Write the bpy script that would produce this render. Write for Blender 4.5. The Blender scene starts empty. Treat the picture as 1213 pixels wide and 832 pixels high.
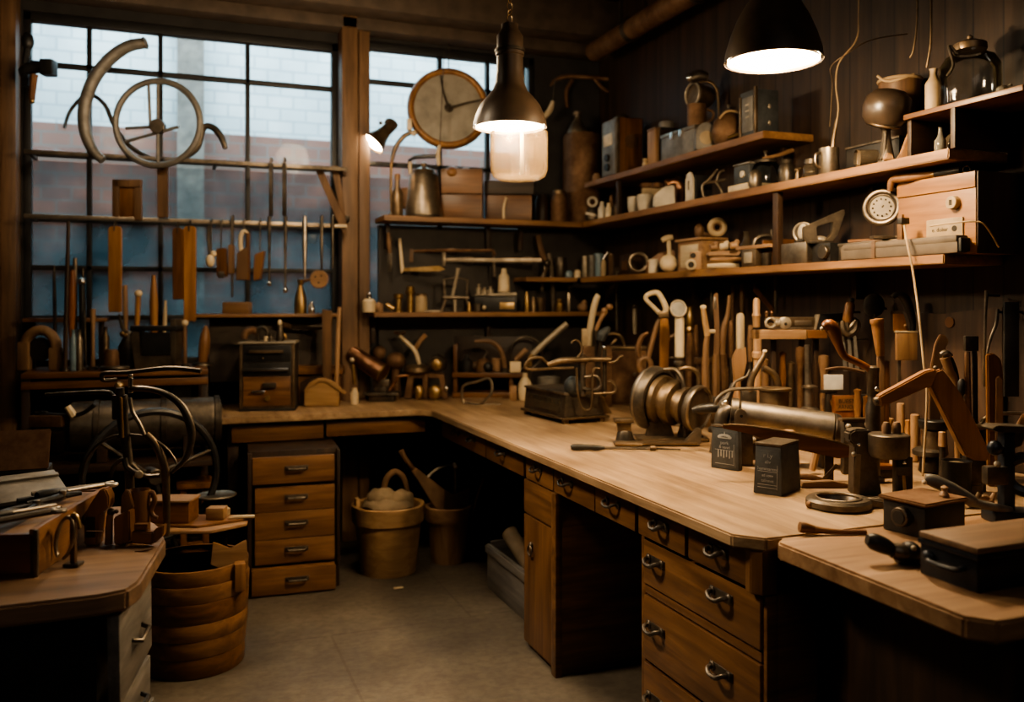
import bpy, bmesh, math, random
from mathutils import Vector, Matrix
random.seed(7)
SC = bpy.context.scene
COL = SC.collection
PI = math.pi
# ---------------------------------------------------------------- camera frame (1213 x 832)
F, CX, HZ, H = 1040.0, 606.5, 360.0, 1.52
YAW = math.radians(21.1)
FWD = Vector((math.sin(YAW), math.cos(YAW), 0)); RGT = Vector((math.cos(YAW), -math.sin(YAW), 0)); UP = Vector((0, 0, 1))
CAM = Vector((0, 0, H))
def ray(u, v=HZ): return FWD + RGT*((u-CX)/F) + UP*((HZ-v)/F)
def depth(p): return (p-CAM).dot(FWD)
def pZ(u, v, z): return CAM + ray(u, v)*((H-z)*F/(v-HZ))
def pX(u, X, z):
    r = ray(u); p = r*(X/r.x); p.z = z; return p
def pY(u, Y, z):
    r = ray(u); p = r*(Y/r.y); p.z = z; return p
def uvY(u, v, Y): r = ray(u, v); return CAM + r*(Y/r.y)
def uvX(u, v, X): r = ray(u, v); return CAM + r*(X/r.x)

# ---------------------------------------------------------------- materials
MATS = {}
WOOD = {  # dark, light, rough
 'oak': ((.22,.12,.06), (.45,.285,.16), .5), 'bench': ((.25,.155,.085), (.52,.365,.22), .42), 'walnut': ((.075,.032,.012), (.25,.115,.045), .4),
 'cab': ((.095,.045,.02), (.30,.15,.065), .36), 'pine': ((.33,.19,.085), (.55,.36,.18), .5), 'darkwood': ((.018,.010,.006), (.06,.032,.016), .5),
 'red': ((.12,.04,.015), (.3,.115,.04), .36), 'cream': ((.5,.4,.26), (.74,.62,.43), .55), 'grey_wood': ((.11,.1,.088), (.27,.25,.225), .6),
 'orange': ((.22,.10,.035), (.44,.225,.09), .45), 'plank': ((.035,.019,.011), (.1,.055,.03), .6), 'shelf': ((.18,.09,.04), (.38,.21,.1), .45), 'worn': ((.12,.072,.042), (.31,.195,.115), .5),
 'barrel': ((.13,.06,.027), (.33,.17,.08), .42), 'tub': ((.3,.175,.085), (.5,.325,.175), .5), 'post': ((.10,.055,.028), (.26,.15,.08), .55), 'arm': ((.2,.1,.05), (.42,.22,.11), .42)}
METAL = {  # colour a, colour b, rough, metallic
 'iron': ((.045,.038,.03), (.14,.115,.09), .42, .85), 'black': ((.012,.012,.012), (.035,.033,.032), .42, .3), 'steel': ((.2,.175,.145), (.4,.35,.29), .38, 1),
 'chrome': ((.55,.52,.48), (.72,.69,.64), .18, 1), 'brass': ((.24,.15,.065), (.5,.35,.18), .38, .95), 'rust': ((.10,.05,.025), (.22,.13,.075), .6, .6),
 'grey': ((.13,.12,.105), (.25,.23,.2), .5, .45), 'gun': ((.065,.055,.045), (.19,.157,.122), .43, .85), 'blueblack': ((.012,.015,.022), (.04,.045,.055), .35, .5),
 'pewter': ((.16,.13,.1), (.34,.28,.21), .38, .9), 'copper': ((.2,.1,.06), (.42,.24,.15), .35, .95), 'slate': ((.03,.034,.036), (.075,.08,.082), .5, .2),
 'pale': ((.26,.22,.165), (.42,.36,.275), .42, .4), 'bronze': ((.10,.07,.044), (.25,.18,.115), .44, .85), 'dullsteel': ((.15,.125,.1), (.3,.255,.2), .42, .85)}
PLAIN = {'white': ((.6,.53,.42), .5), 'ivory': ((.66,.53,.35), .5), 'paper': ((.62,.5,.33), .7), 'leather': ((.12,.07,.04), .55), 'rope': ((.42,.3,.17), .8),
 'bluejar': ((.18,.26,.31), .25), 'rubber': ((.012,.012,.012), .6), 'greycloth': ((.12,.095,.072), .7), 'speckle': ((.25,.21,.15), .6), 'chalk': ((.30,.31,.30), .8), 'clay': ((.3,.18,.1), .65),
 'canvas': ((.27,.2,.125), .85), 'ink': ((.02,.015,.01), .7), 'silvertxt': ((.5,.48,.42), .6), 'browncloth': ((.16,.09,.045), .8), 'tape': ((.4,.3,.18), .6),
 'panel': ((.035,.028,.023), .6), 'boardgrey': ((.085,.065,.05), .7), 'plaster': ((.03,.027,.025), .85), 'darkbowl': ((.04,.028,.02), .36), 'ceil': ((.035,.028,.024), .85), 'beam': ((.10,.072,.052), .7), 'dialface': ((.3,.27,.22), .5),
 'frame': ((.018,.017,.016), .5), 'shade': ((.085,.056,.035), .42), 'cardw': ((.75,.72,.64), .6)}
def nd(nt, t, **kw):
    n = nt.nodes.new(t)
    for a, b in kw.items():
        if a in n.inputs: n.inputs[a].default_value = b
        else: setattr(n, a, b)
    return n
def newmat(key):
    m = bpy.data.materials.new(key); m.use_nodes = True; nt = m.node_tree
    return m, nt, nt.nodes['Principled BSDF']
def ramp(nt, fac, stops):
    r = nt.nodes.new('ShaderNodeValToRGB'); e = r.color_ramp.elements
    while len(e) < len(stops): e.new(.5)
    for i, (p, c) in enumerate(stops): e[i].position = p; e[i].color = (*c, 1)
    nt.links.new(fac, r.inputs['Fac']); return r
def coords(nt, scale):
    tc = nd(nt, 'ShaderNodeTexCoord'); oi = nd(nt, 'ShaderNodeObjectInfo'); mul = nd(nt, 'ShaderNodeMath', operation='MULTIPLY'); mul.inputs[1].default_value = 37.0
    nt.links.new(oi.outputs['Random'], mul.inputs[0])
    add = nd(nt, 'ShaderNodeVectorMath', operation='ADD'); nt.links.new(tc.outputs['Object'], add.inputs[0]); nt.links.new(mul.outputs[0], add.inputs[1])
    mp = nd(nt, 'ShaderNodeMapping'); mp.inputs['Scale'].default_value = scale
    nt.links.new(add.outputs[0], mp.inputs['Vector']); return mp.outputs['Vector']
def mat(key, axis='z'):
    k = key + '_' + axis if key in WOOD else key
    if k in MATS: return MATS[k]
    m, nt, bs = newmat(k); L = nt.links.new
    if key in WOOD:
        a, b, ro = WOOD[key]; s = [16, 16, 16]; s['xyz'.index(axis)] = 1.1
        v = coords(nt, s)
        n1 = nd(nt, 'ShaderNodeTexNoise', Scale=1.6, Detail=6.0, Roughness=.62, Distortion=.5); L(v, n1.inputs['Vector'])
        r = ramp(nt, n1.outputs['Fac'], [(.3, a), (.52, [(x+y)/2 for x, y in zip(a, b)]), (.72, b)])
        s2 = [2.2, 2.2, 2.2]; s2['xyz'.index(axis)] = .9
        n2 = nd(nt, 'ShaderNodeTexNoise', Scale=2.4, Detail=3.0); L(coords(nt, s2), n2.inputs['Vector'])
        r2 = ramp(nt, n2.outputs['Fac'], [(.32, (.5, .46, .42)), (.62, (1, 1, 1))])
        mx = nd(nt, 'ShaderNodeMix', data_type='RGBA', blend_type='MULTIPLY'); mx.inputs[0].default_value = .85
        L(r.outputs[0], mx.inputs[6]); L(r2.outputs[0], mx.inputs[7]); L(mx.outputs[2], bs.inputs['Base Color'])
        bp = nd(nt, 'ShaderNodeBump', Strength=.18, Distance=.004); L(n1.outputs['Fac'], bp.inputs['Height']); L(bp.outputs[0], bs.inputs['Normal'])
        bs.inputs['Roughness'].default_value = ro
    elif key in METAL:
        a, b, ro, me = METAL[key]
        n1 = nd(nt, 'ShaderNodeTexNoise', Scale=9.0, Detail=5.0, Roughness=.65); L(coords(nt, (1, 1, 1)), n1.inputs['Vector'])
        r = ramp(nt, n1.outputs['Fac'], [(.34, a), (.66, b)]); L(r.outputs[0], bs.inputs['Base Color'])
        r2 = nd(nt, 'ShaderNodeMapRange'); r2.inputs[3].default_value = ro+.16; r2.inputs[4].default_value = max(.1, ro-.1); L(n1.outputs['Fac'], r2.inputs[0]); L(r2.outputs[0], bs.inputs['Roughness'])
        bs.inputs['Metallic'].default_value = me
    elif key in PLAIN:
        c, ro = PLAIN[key]
        n1 = nd(nt, 'ShaderNodeTexNoise', Scale=11.0, Detail=4.0); L(coords(nt, (1, 1, 1)), n1.inputs['Vector'])
        r = ramp(nt, n1.outputs['Fac'], [(.3, [x*.62 for x in c]), (.62, c)]); L(r.outputs[0], bs.inputs['Base Color']); bs.inputs['Roughness'].default_value = ro
    elif key in ('jarglass', 'amber', 'smoke'):
        bs.inputs['Base Color'].default_value = {'jarglass': (.86, .82, .7, 1), 'amber': (.8, .72, .52, 1), 'smoke': (.3, .24, .17, 1)}[key]
        bs.inputs['Roughness'].default_value = .06; bs.inputs['IOR'].default_value = 1.3; bs.inputs['Transmission Weight'].default_value = .85
    MATS[k] = m; return m
def emit(key, col, strength):
    if key in MATS: return MATS[key]
    m, nt, bs = newmat(key); bs.inputs['Base Color'].default_value = (*col, 1); bs.inputs['Emission Color'].default_value = (*col, 1); bs.inputs['Emission Strength'].default_value = strength
    MATS[key] = m; return m

# ---------------------------------------------------------------- geometry builder
def crom(P, n=5, closed=False):
    if len(P) < 3: return P
    out = []; N = len(P); rng = N if closed else N-1
    for i in range(rng):
        g = (lambda j: P[j % N]) if closed else (lambda j: P[max(0, min(N-1, j))])
        a, b, c, d = g(i-1), g(i), g(i+1), g(i+2)
        for s in range(n):
            t = s/n; out.append(.5*((2*b)+(c-a)*t+(2*a-5*b+4*c-d)*t*t+(3*b-a-3*c+d)*t**3))
    if not closed: out.append(P[-1])
    return out
class M:
    def __init__(s, t, name, mt, parent, label=None):
        s.t, s.name, s.mt, s.parent, s.label = t, name, mt, parent, label; s.bm = bmesh.new(); s.kind = None; s.obj = None
    def pt(s, p):
        t = s.t
        if t.px:
            u, v = p[0], p[1]; c = p[2] if len(p) > 2 else 0
            return Vector(((u-t.u0)*t.k, c*t.k, 0 if v is None else (t.v0-v)*t.k))
        return Vector(p)
    def box(s, p0, p1, bev=None, rot=None, taper=None):
        a, b = s.pt(p0), s.pt(p1); lo = Vector(map(min, a, b)); hi = Vector(map(max, a, b)); d = hi-lo; c = (lo+hi)/2
        bm = bmesh.new(); bmesh.ops.create_cube(bm, size=1)
        for v in bm.verts:
            v.co = Vector((v.co.x*d.x, v.co.y*d.y, v.co.z*d.z))
            if taper and v.co.z > 0: v.co.x *= taper; v.co.y *= taper
        w = min(d)*.14 if bev is None else bev*s.t.k
        w = min(w, .012)
        if w > 1e-5: bmesh.ops.bevel(bm, geom=bm.edges[:], offset=w, segments=2, affect='EDGES', profile=.6)
        if rot: bm.transform(Matrix.Rotation(math.radians(rot[1]), 4, rot[0]))
        bm.transform(Matrix.Translation(c)); s.merge(bm); return s
    def merge(s, bm):
        me = bpy.data.meshes.new('tmp'); bm.to_mesh(me); bm.free(); s.bm.from_mesh(me); bpy.data.meshes.remove(me)
    def tube(s, pts, r, seg=8, smooth=True, closed=False, n=5):
        P = [s.pt(p) for p in pts]; rr = [x*s.t.k for x in r] if isinstance(r, (list, tuple)) else [r*s.t.k]*len(P)
        if smooth and len(P) > 2:
            R3 = crom([Vector((x, 0, 0)) for x in rr], n, closed); P = crom(P, n, closed); rr = [max(1e-4, v.x) for v in R3]
        bm = s.bm; N = len(P); rings = []; nrm = None
        for i in range(N):
            tg = (P[(i+1) % N]-P[i-1]) if closed else (P[min(N-1, i+1)]-P[max(0, i-1)])
            if tg.length < 1e-9: tg = Vector((0, 0, 1))
            tg.normalize()
            if nrm is None: nrm = tg.orthogonal().normalized()
            nrm = (nrm-tg*nrm.dot(tg))
            nrm = nrm.normalized() if nrm.length > 1e-6 else tg.orthogonal().normalized()
            bi = tg.cross(nrm)
            rings.append([bm.verts.new(P[i]+(nrm*math.cos(2*PI*j/seg)+bi*math.sin(2*PI*j/seg))*rr[i]) for j in range(seg)])
        for i in range(N if closed else N-1):
            A, B = rings[i], rings[(i+1) % N]
            for j in range(seg): bm.faces.new((A[j], A[(j+1) % seg], B[(j+1) % seg], B[j]))
        if not closed: bm.faces.new(rings[0][::-1]); bm.faces.new(rings[-1])
        return s
    def lathe(s, base, prof, axis=(0, 0, 1), seg=20, hollow=False, yaw=0):
        bm = s.bm; o = s.pt(base); k = s.t.k; ax = Vector(axis).normalized(); q = Vector((0, 0, 1)).rotation_difference(ax).to_matrix()
        rings = []
        for r, h in prof:
            if r < 1e-6: rings.append([bm.verts.new(o+q@Vector((0, 0, h*k)))]); continue
            rings.append([bm.verts.new(o+q@Vector((r*k*math.cos(2*PI*j/seg+yaw), r*k*math.sin(2*PI*j/seg+yaw), h*k))) for j in range(seg)])
        for A, B in zip(rings, rings[1:]):
            for j in range(seg):
                a = [A[j % len(A)], A[(j+1) % len(A)], B[(j+1) % len(B)], B[j % len(B)]]; f = []
                for v in a:
                    if v not in f: f.append(v)
                if len(f) > 2: bm.faces.new(f)
        if not hollow:
            if len(rings[0]) > 1: bm.faces.new(rings[0][::-1])
            if len(rings[-1]) > 1: bm.faces.new(rings[-1])
        return s
    def cyl(s, p0, p1, r0, r1=None, seg=16):
        a, b = s.pt(p0), s.pt(p1); h = (b-a).length/s.t.k; r1 = r0 if r1 is None else r1; e = min(r0, r1, h/2)*.18
        return s.lathe(p0, [(r0-e, 0), (r0, e), (r1, h-e), (r1-e, h)], axis=b-a, seg=seg)
    def prism(s, poly, c0, c1, bev=.6, plane='xz'):
        bm = bmesh.new(); k = s.t.k
        if plane == 'xz': P = [s.pt((*p, 0)) if s.t.px else Vector((p[0], 0, p[1])) for p in poly]; off = Vector((0, 1, 0))
        elif plane == 'xy': P = [Vector((p[0], p[1], 0)) for p in poly]; off = Vector((0, 0, 1))
        else: P = [Vector((0, p[0], p[1])) for p in poly]; off = Vector((1, 0, 0))
        A = [bm.verts.new(p+off*c0*k) for p in P]; B = [bm.verts.new(p+off*c1*k) for p in P]; n = len(P)
        bm.faces.new(A); bm.faces.new(B[::-1])
        for i in range(n): bm.faces.new((A[i], B[i], B[(i+1) % n], A[(i+1) % n]))
        bmesh.ops.recalc_face_normals(bm, faces=bm.faces[:])
        if bev: bmesh.ops.bevel(bm, geom=[e for e in bm.edges if len(e.link_faces) == 2 and e.calc_face_angle(0) > .5], offset=bev*k if s.t.px else bev, segments=2, affect='EDGES', clamp_overlap=True)
        s.merge(bm); return s
    def ball(s, c, r, seg=14, zc=None):
        bm = bmesh.new(); rr = r if isinstance(r, (list, tuple)) else (r, r, r)
        bmesh.ops.create_uvsphere(bm, u_segments=seg, v_segments=max(6, seg*2//3), radius=1)
        k = s.t.k
        for v in bm.verts: v.co = Vector((v.co.x*rr[0]*k, v.co.y*rr[1]*k, v.co.z*rr[2]*k))
        bm.transform(Matrix.Translation(s.pt(c))); s.merge(bm); return s
    def ring(s, c, R, r, axis=(0, 1, 0), seg=28, rs=8, a0=0, a1=360, el=1.0):
        q = Vector((0, 0, 1)).rotation_difference(Vector(axis).normalized()).to_matrix(); o = s.pt(c); k = s.t.k; full = (a1-a0) >= 360
        n = seg if full else max(3, int(seg*(a1-a0)/360)); N = n if full else n+1; rings = []
        for i in range(N):
            t = math.radians(a0+(a1-a0)*i/n); d = Vector((math.cos(t), math.sin(t)*el, 0))
            rings.append([s.bm.verts.new(o+q@((d*R+d.normalized()*r*math.cos(2*PI*j/rs)+Vector((0, 0, r*math.sin(2*PI*j/rs))))*k)) for j in range(rs)])
        for i in range(N if full else N-1):
            A, B = rings[i], rings[(i+1) % N]
            for j in range(rs): s.bm.faces.new((A[j], B[j], B[(j+1) % rs], A[(j+1) % rs]))
        if not full: s.bm.faces.new(rings[0]); s.bm.faces.new(rings[-1][::-1])
        return s
    def text(s, txt, size, p, rot=(PI/2, 0, 0), ext=.0006):
        cu = bpy.data.curves.new('t', 'FONT'); cu.body = txt; cu.size = size*s.t.k; cu.extrude = ext; cu.align_x = 'CENTER'
        o = bpy.data.objects.new('t', cu); COL.objects.link(o); dg = bpy.context.evaluated_depsgraph_get(); me = bpy.data.meshes.new_from_object(o.evaluated_get(dg))
        from mathutils import Euler
        me.transform(Matrix.Translation(s.pt(p)) @ Euler(rot).to_matrix().to_4x4()); s.bm.from_mesh(me)
        bpy.data.objects.remove(o); bpy.data.curves.remove(cu); bpy.data.meshes.remove(me); return s
    def xf(s, m): s.bm.transform(m); return s
THINGS = []
class T:
    def __init__(s, name, label, cat, pos, px=True, rz=None, group=None, kind=None, u0=0, v0=0):
        s.name, s.label, s.cat, s.pos, s.px, s.group, s.kind = name, label, cat, pos, px, group, kind
        s.d = depth(pos); s.u0, s.v0 = u0, v0; s.k = s.d/F if px else 1.0; s.pk = s.d/F
        s.rz = (-YAW if px else 0) if rz is None else rz; s.parts = []; THINGS.append(s)
    def p(s, name, mt, parent=None, label=None):
        m = M(s, name, mt, parent, label); s.parts.append(m); return m
    def me(s, mt): return s.p(None, mt)
    def finish(s):
        root = None; single = [m for m in s.parts if m.name is None]
        if not single: root = bpy.data.objects.new(s.name, None); root.empty_display_size = .05; COL.objects.link(root)
        for m in s.parts:
            bm = m.bm; bmesh.ops.recalc_face_normals(bm, faces=bm.faces[:])
            me = bpy.data.meshes.new(m.name or s.name); bm.to_mesh(me); bm.free()
            me.polygons.foreach_set('use_smooth', [True]*len(me.polygons)); me.set_sharp_from_angle(angle=math.radians(38))
            mt = m.mt
            if isinstance(mt, str):
                ax = 'z'
                if mt in WOOD and len(me.vertices):
                    ext = [max(v.co[i] for v in me.vertices)-min(v.co[i] for v in me.vertices) for i in range(3)]; ax = 'xyz'[ext.index(max(ext))]
                mt = mat(mt, ax)
            me.materials.append(mt)
            o = bpy.data.objects.new(m.name or s.name, me); COL.objects.link(o); m.obj = o
            if m.label: o['label'] = m.label
            if m.kind: o['kind'] = m.kind
            if m.name is None: root = o
        for m in s.parts:
            if m.obj is not root: m.obj.parent = m.parent.obj if m.parent else root
        root.location = s.pos; root.rotation_euler = (0, 0, s.rz)
        if s.kind: root['kind'] = s.kind
        if s.kind != 'structure' or s.label:
            if s.label: root['label'] = s.label
            if s.cat: root['category'] = s.cat
        if s.group: root['group'] = s.group
        s.root = root
def _mk(n, l, c, P, g, rz=None):
    d = depth(P); u0 = CX+F*(P-CAM).dot(RGT)/d; v0 = HZ-F*(P.z-H)/d
    return T(n, l, c, P, True, rz, g, None, u0, v0)
def B(n, l, c, u, v, z=.9, g=None, ymax=5.52, xmax=2.72):                                        # stands on the surface at height z
    P = pZ(u, v, z); z0 = z
    if z == .9 and P.y > ymax: P = pY(u, ymax, z)
    if z == .9 and P.x > xmax: P = pX(u, xmax, z)
    P.z += .0012; t = _mk(n, l, c, P, g); t.v0 = v; return t
def R(n, l, c, u, X, z, g=None): return _mk(n, l, c, pX(u, X, z+.0012), g)             # stands at height z in the plane x = X
def K(n, l, c, u, Y, z, g=None): return _mk(n, l, c, pY(u, Y, z+.0012), g)             # stands at height z in the plane y = Y
def HY(n, l, c, u, v, Y, g=None): return _mk(n, l, c, uvY(u, v, Y), g)           # hangs in the plane y = Y
def HX(n, l, c, u, v, X, g=None): return _mk(n, l, c, uvX(u, v, X), g)
def A(n, l, c, P, g=None, rz=0): return T(n, l, c, Vector(P), False, rz, g)      # metric, aligned with the room
def S(n, mt, kind='structure'):
    t = T(n, None, None, Vector((0, 0, 0)), False, 0, None, kind); return t.me(mt)
# ================================================================ procedural surfaces
def floor_mat():
    m, nt, bs = newmat('concrete'); L = nt.links.new; tc = nd(nt, 'ShaderNodeTexCoord'); v = tc.outputs['Object']
    n1 = nd(nt, 'ShaderNodeTexNoise', Scale=1.3, Detail=8.0, Roughness=.65); L(v, n1.inputs['Vector'])
    r = ramp(nt, n1.outputs['Fac'], [(.3, (.05, .04, .03)), (.5, (.105, .086, .064)), (.72, (.185, .155, .118))])
    n2 = nd(nt, 'ShaderNodeTexNoise', Scale=26.0, Detail=6.0); L(v, n2.inputs['Vector'])
    r2 = ramp(nt, n2.outputs['Fac'], [(.35, (.72, .7, .68)), (.6, (1, 1, 1))])
    mx = nd(nt, 'ShaderNodeMix', data_type='RGBA', blend_type='MULTIPLY'); mx.inputs[0].default_value = .8; L(r.outputs[0], mx.inputs[6]); L(r2.outputs[0], mx.inputs[7])
    br = nd(nt, 'ShaderNodeTexBrick', Scale=1.0); br.inputs['Color1'].default_value = (1, 1, 1, 1); br.inputs['Color2'].default_value = (.93, .93, .93, 1); br.inputs['Mortar'].default_value = (.75, .72, .68, 1)
    br.inputs['Mortar Size'].default_value = .006; br.inputs['Brick Width'].default_value = 1.35; br.inputs['Row Height'].default_value = 1.35; L(v, br.inputs['Vector'])
    m2 = nd(nt, 'ShaderNodeMix', data_type='RGBA', blend_type='MULTIPLY'); m2.inputs[0].default_value = .9; L(mx.outputs[2], m2.inputs[6]); L(br.outputs[0], m2.inputs[7]); L(m2.outputs[2], bs.inputs['Base Color'])
    bp = nd(nt, 'ShaderNodeBump', Strength=.25, Distance=.01); L(n2.outputs['Fac'], bp.inputs['Height']); L(bp.outputs[0], bs.inputs['Normal']); bs.inputs['Roughness'].default_value = .62; return m
def brick_mat():
    m, nt, bs = newmat('painted_brick'); L = nt.links.new; tc = nd(nt, 'ShaderNodeTexCoord'); mp = nd(nt, 'ShaderNodeMapping'); mp.inputs['Rotation'].default_value = (PI/2, 0, 0); L(tc.outputs['Object'], mp.inputs['Vector'])
    def br(a, b, c):
        n = nd(nt, 'ShaderNodeTexBrick', Scale=2.2); n.inputs['Color1'].default_value = (*a, 1); n.inputs['Color2'].default_value = (*b, 1); n.inputs['Mortar'].default_value = (*c, 1); n.inputs['Mortar Size'].default_value = .02; L(mp.outputs[0], n.inputs['Vector']); return n
    w = br((.6, .68, .7), (.5, .6, .63), (.38, .47, .5)); rd = br((.23, .095, .06), (.16, .072, .05), (.15, .115, .095))
    sp = nd(nt, 'ShaderNodeSeparateXYZ'); L(tc.outputs['Object'], sp.inputs[0]); gt = nd(nt, 'ShaderNodeMath', operation='GREATER_THAN'); gt.inputs[1].default_value = 3.03; L(sp.outputs['Z'], gt.inputs[0])
    mx = nd(nt, 'ShaderNodeMix', data_type='RGBA'); L(gt.outputs[0], mx.inputs[0]); L(rd.outputs[0], mx.inputs[6]); L(w.outputs[0], mx.inputs[7])
    n1 = nd(nt, 'ShaderNodeTexNoise', Scale=1.6, Detail=5.0); L(tc.outputs['Object'], n1.inputs['Vector']); r = ramp(nt, n1.outputs['Fac'], [(.3, (.6, .62, .65)), (.62, (1, 1, 1))])
    m2 = nd(nt, 'ShaderNodeMix', data_type='RGBA', blend_type='MULTIPLY'); m2.inputs[0].default_value = .7; L(mx.outputs[2], m2.inputs[6]); L(r.outputs[0], m2.inputs[7]); L(m2.outputs[2], bs.inputs['Base Color']); bs.inputs['Roughness'].default_value = .85; return m
def pane_mat(key, frost, col):
    m = bpy.data.materials.new(key); m.use_nodes = True; nt = m.node_tree; nt.nodes.clear(); L = nt.links.new
    out = nd(nt, 'ShaderNodeOutputMaterial'); tr = nd(nt, 'ShaderNodeBsdfTransparent'); tr.inputs[0].default_value = (.9, .93, .94, 1); gl = nd(nt, 'ShaderNodeBsdfGlossy'); gl.inputs['Roughness'].default_value = .08
    fr = nd(nt, 'ShaderNodeFresnel', IOR=1.12); m1 = nd(nt, 'ShaderNodeMixShader'); L(fr.outputs[0], m1.inputs[0]); L(tr.outputs[0], m1.inputs[1]); L(gl.outputs[0], m1.inputs[2])
    df = nd(nt, 'ShaderNodeBsdfTranslucent'); df.inputs[0].default_value = (*col, 1)
    tc = nd(nt, 'ShaderNodeTexCoord'); n1 = nd(nt, 'ShaderNodeTexNoise', Scale=2.6, Detail=5.0); L(tc.outputs['Object'], n1.inputs['Vector'])
    mr = nd(nt, 'ShaderNodeMapRange'); mr.inputs[1].default_value = .35; mr.inputs[2].default_value = .65; mr.inputs[3].default_value = frost*.35; mr.inputs[4].default_value = frost; L(n1.outputs['Fac'], mr.inputs[0])
    m2 = nd(nt, 'ShaderNodeMixShader'); L(mr.outputs[0], m2.inputs[0]); L(m1.outputs[0], m2.inputs[1]); L(df.outputs[0], m2.inputs[2]); L(m2.outputs[0], out.inputs[0]); return m
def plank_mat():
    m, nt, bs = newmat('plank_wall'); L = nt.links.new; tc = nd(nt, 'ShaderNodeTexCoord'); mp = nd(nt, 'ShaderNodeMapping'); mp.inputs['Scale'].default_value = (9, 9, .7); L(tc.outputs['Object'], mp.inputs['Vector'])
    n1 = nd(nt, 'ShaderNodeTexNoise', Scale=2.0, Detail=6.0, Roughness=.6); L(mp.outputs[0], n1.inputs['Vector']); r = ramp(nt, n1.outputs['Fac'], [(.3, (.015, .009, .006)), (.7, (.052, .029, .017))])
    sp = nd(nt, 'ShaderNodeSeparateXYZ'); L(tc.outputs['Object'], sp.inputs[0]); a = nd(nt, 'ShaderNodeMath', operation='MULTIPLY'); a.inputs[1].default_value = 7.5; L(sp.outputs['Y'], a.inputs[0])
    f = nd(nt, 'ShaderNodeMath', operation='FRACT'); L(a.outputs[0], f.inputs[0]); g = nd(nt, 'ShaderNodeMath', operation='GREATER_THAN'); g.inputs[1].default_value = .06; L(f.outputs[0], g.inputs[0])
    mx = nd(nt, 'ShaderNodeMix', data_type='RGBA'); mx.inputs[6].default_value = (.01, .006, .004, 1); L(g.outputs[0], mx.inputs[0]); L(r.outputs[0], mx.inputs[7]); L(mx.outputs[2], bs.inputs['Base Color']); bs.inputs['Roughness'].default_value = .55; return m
def cyc(m, lo, hi): m.box(lo, hi, bev=0); return m
# ================================================================ the setting
WB = 5.75                                                            # inner face of the window wall
x1a, x1b = pY(27, WB, 0).x, pY(401, WB, 0).x; x2a, x2b = pY(432, WB, 0).x, pY(634, WB, 0).x; WT = 3.22; W1B = 1.14; W2B = 1.47
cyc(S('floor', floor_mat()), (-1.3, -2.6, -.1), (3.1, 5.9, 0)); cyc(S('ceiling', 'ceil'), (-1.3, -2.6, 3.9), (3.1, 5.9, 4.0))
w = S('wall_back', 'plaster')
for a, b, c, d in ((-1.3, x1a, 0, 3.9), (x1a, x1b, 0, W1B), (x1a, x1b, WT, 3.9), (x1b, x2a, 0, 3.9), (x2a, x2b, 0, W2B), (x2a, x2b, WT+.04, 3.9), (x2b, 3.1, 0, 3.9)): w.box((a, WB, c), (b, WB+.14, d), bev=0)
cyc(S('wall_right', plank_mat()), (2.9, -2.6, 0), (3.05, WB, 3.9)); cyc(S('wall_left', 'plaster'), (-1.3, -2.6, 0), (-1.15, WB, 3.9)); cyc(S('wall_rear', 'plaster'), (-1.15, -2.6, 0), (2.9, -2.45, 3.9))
UPPER = pane_mat('pane_clear', .06, (.55, .66, .7)); LOWER = pane_mat('pane_frost', .9, (.085, .135, .15)); MIDDLE = pane_mat('pane_grimy', .5, (.045, .075, .085))
def window(n, xa, xb, zb, zt, vx, hz):
    t = T(n, None, None, Vector((0, WB, 0)), False, 0, None, 'structure'); f = t.p('window_frame', 'frame')
    for a, b, c, d in ((xa, xb, zb, zb+.05), (xa, xb, zt-.05, zt), (xa, xa+.04, zb, zt), (xb-.04, xb, zb, zt)): f.box((a, .02, c), (b, .09, d), bev=.004)
    for x in vx: f.box((x-.014, .03, zb), (x+.014, .08, zt), bev=.003)
    for z in hz: f.box((xa, .03, z-.014), (xb, .08, z+.014), bev=.003)
    g = t.p('window_pane', UPPER); g.box((xa, .052, 2.36), (xb, .056, zt), bev=0)
    g = t.p('window_pane', LOWER, label='frosted lower window pane'); g.box((xa, .052, zb), (xb, .056, 2.03), bev=0)
    g = t.p('window_pane', MIDDLE, label='grimy middle window pane'); g.box((xa, .052, 2.03), (xb, .056, 2.36), bev=0)
zw = lambda v, u=215: uvY(u, v, WB).z; xw = lambda u: pY(u, WB, 0).x
window('window_1', x1a, x1b, W1B, WT, [xw(105), xw(190), xw(294)], [zw(88), zw(190), zw(264), zw(319), zw(376)])
window('window_2', x2a, x2b, W2B, WT+.04, [xw(523), xw(580), xw(622)], [zw(100, 500), zw(196, 500)])
S('trim_1', 'post').box((x1b-.005, 5.60, 0), (x1b+.10, 5.75, 3.4), bev=.01).box((x1b+.11, 5.63, 0), (x2a+.01, 5.75, 3.4), bev=.01)
S('trim_2', 'post').box((x1a-.09, 5.58, 0), (x1a-.01, 5.75, 3.4), bev=.01).box((x1a-.26, 5.5, 0), (x1a-.11, 5.75, 3.6), bev=.01)
S('trim_3', 'beam').box((-1.15, 5.42, 3.36), (2.9, 5.75, 3.62), bev=.01)
S('trim_4', 'beam').box((-1.15, 5.60, 3.28), (2.9, 5.75, 3.36), bev=.01)
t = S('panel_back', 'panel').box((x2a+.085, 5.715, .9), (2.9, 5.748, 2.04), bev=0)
t = S('wall_outside', brick_mat()); t.box((-7, 8.2, -.5), (9, 8.4, 8), bev=0); 
cyc(S('ground_outside', 'plaster'), (-7, 5.95, -.3), (9, 8.2, -.1))
p0 = pY(226, 8.05, 0).x; S('pilaster_outside', mat('grey')).box((p0-.11, 8.1, 0), (p0+.11, 8.2, 7), bev=0)
JARG = pane_mat('jar_pane', .3, (.22, .18, .11)); JARG.node_tree.nodes['Fresnel'].inputs['IOR'].default_value = 1.4
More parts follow.
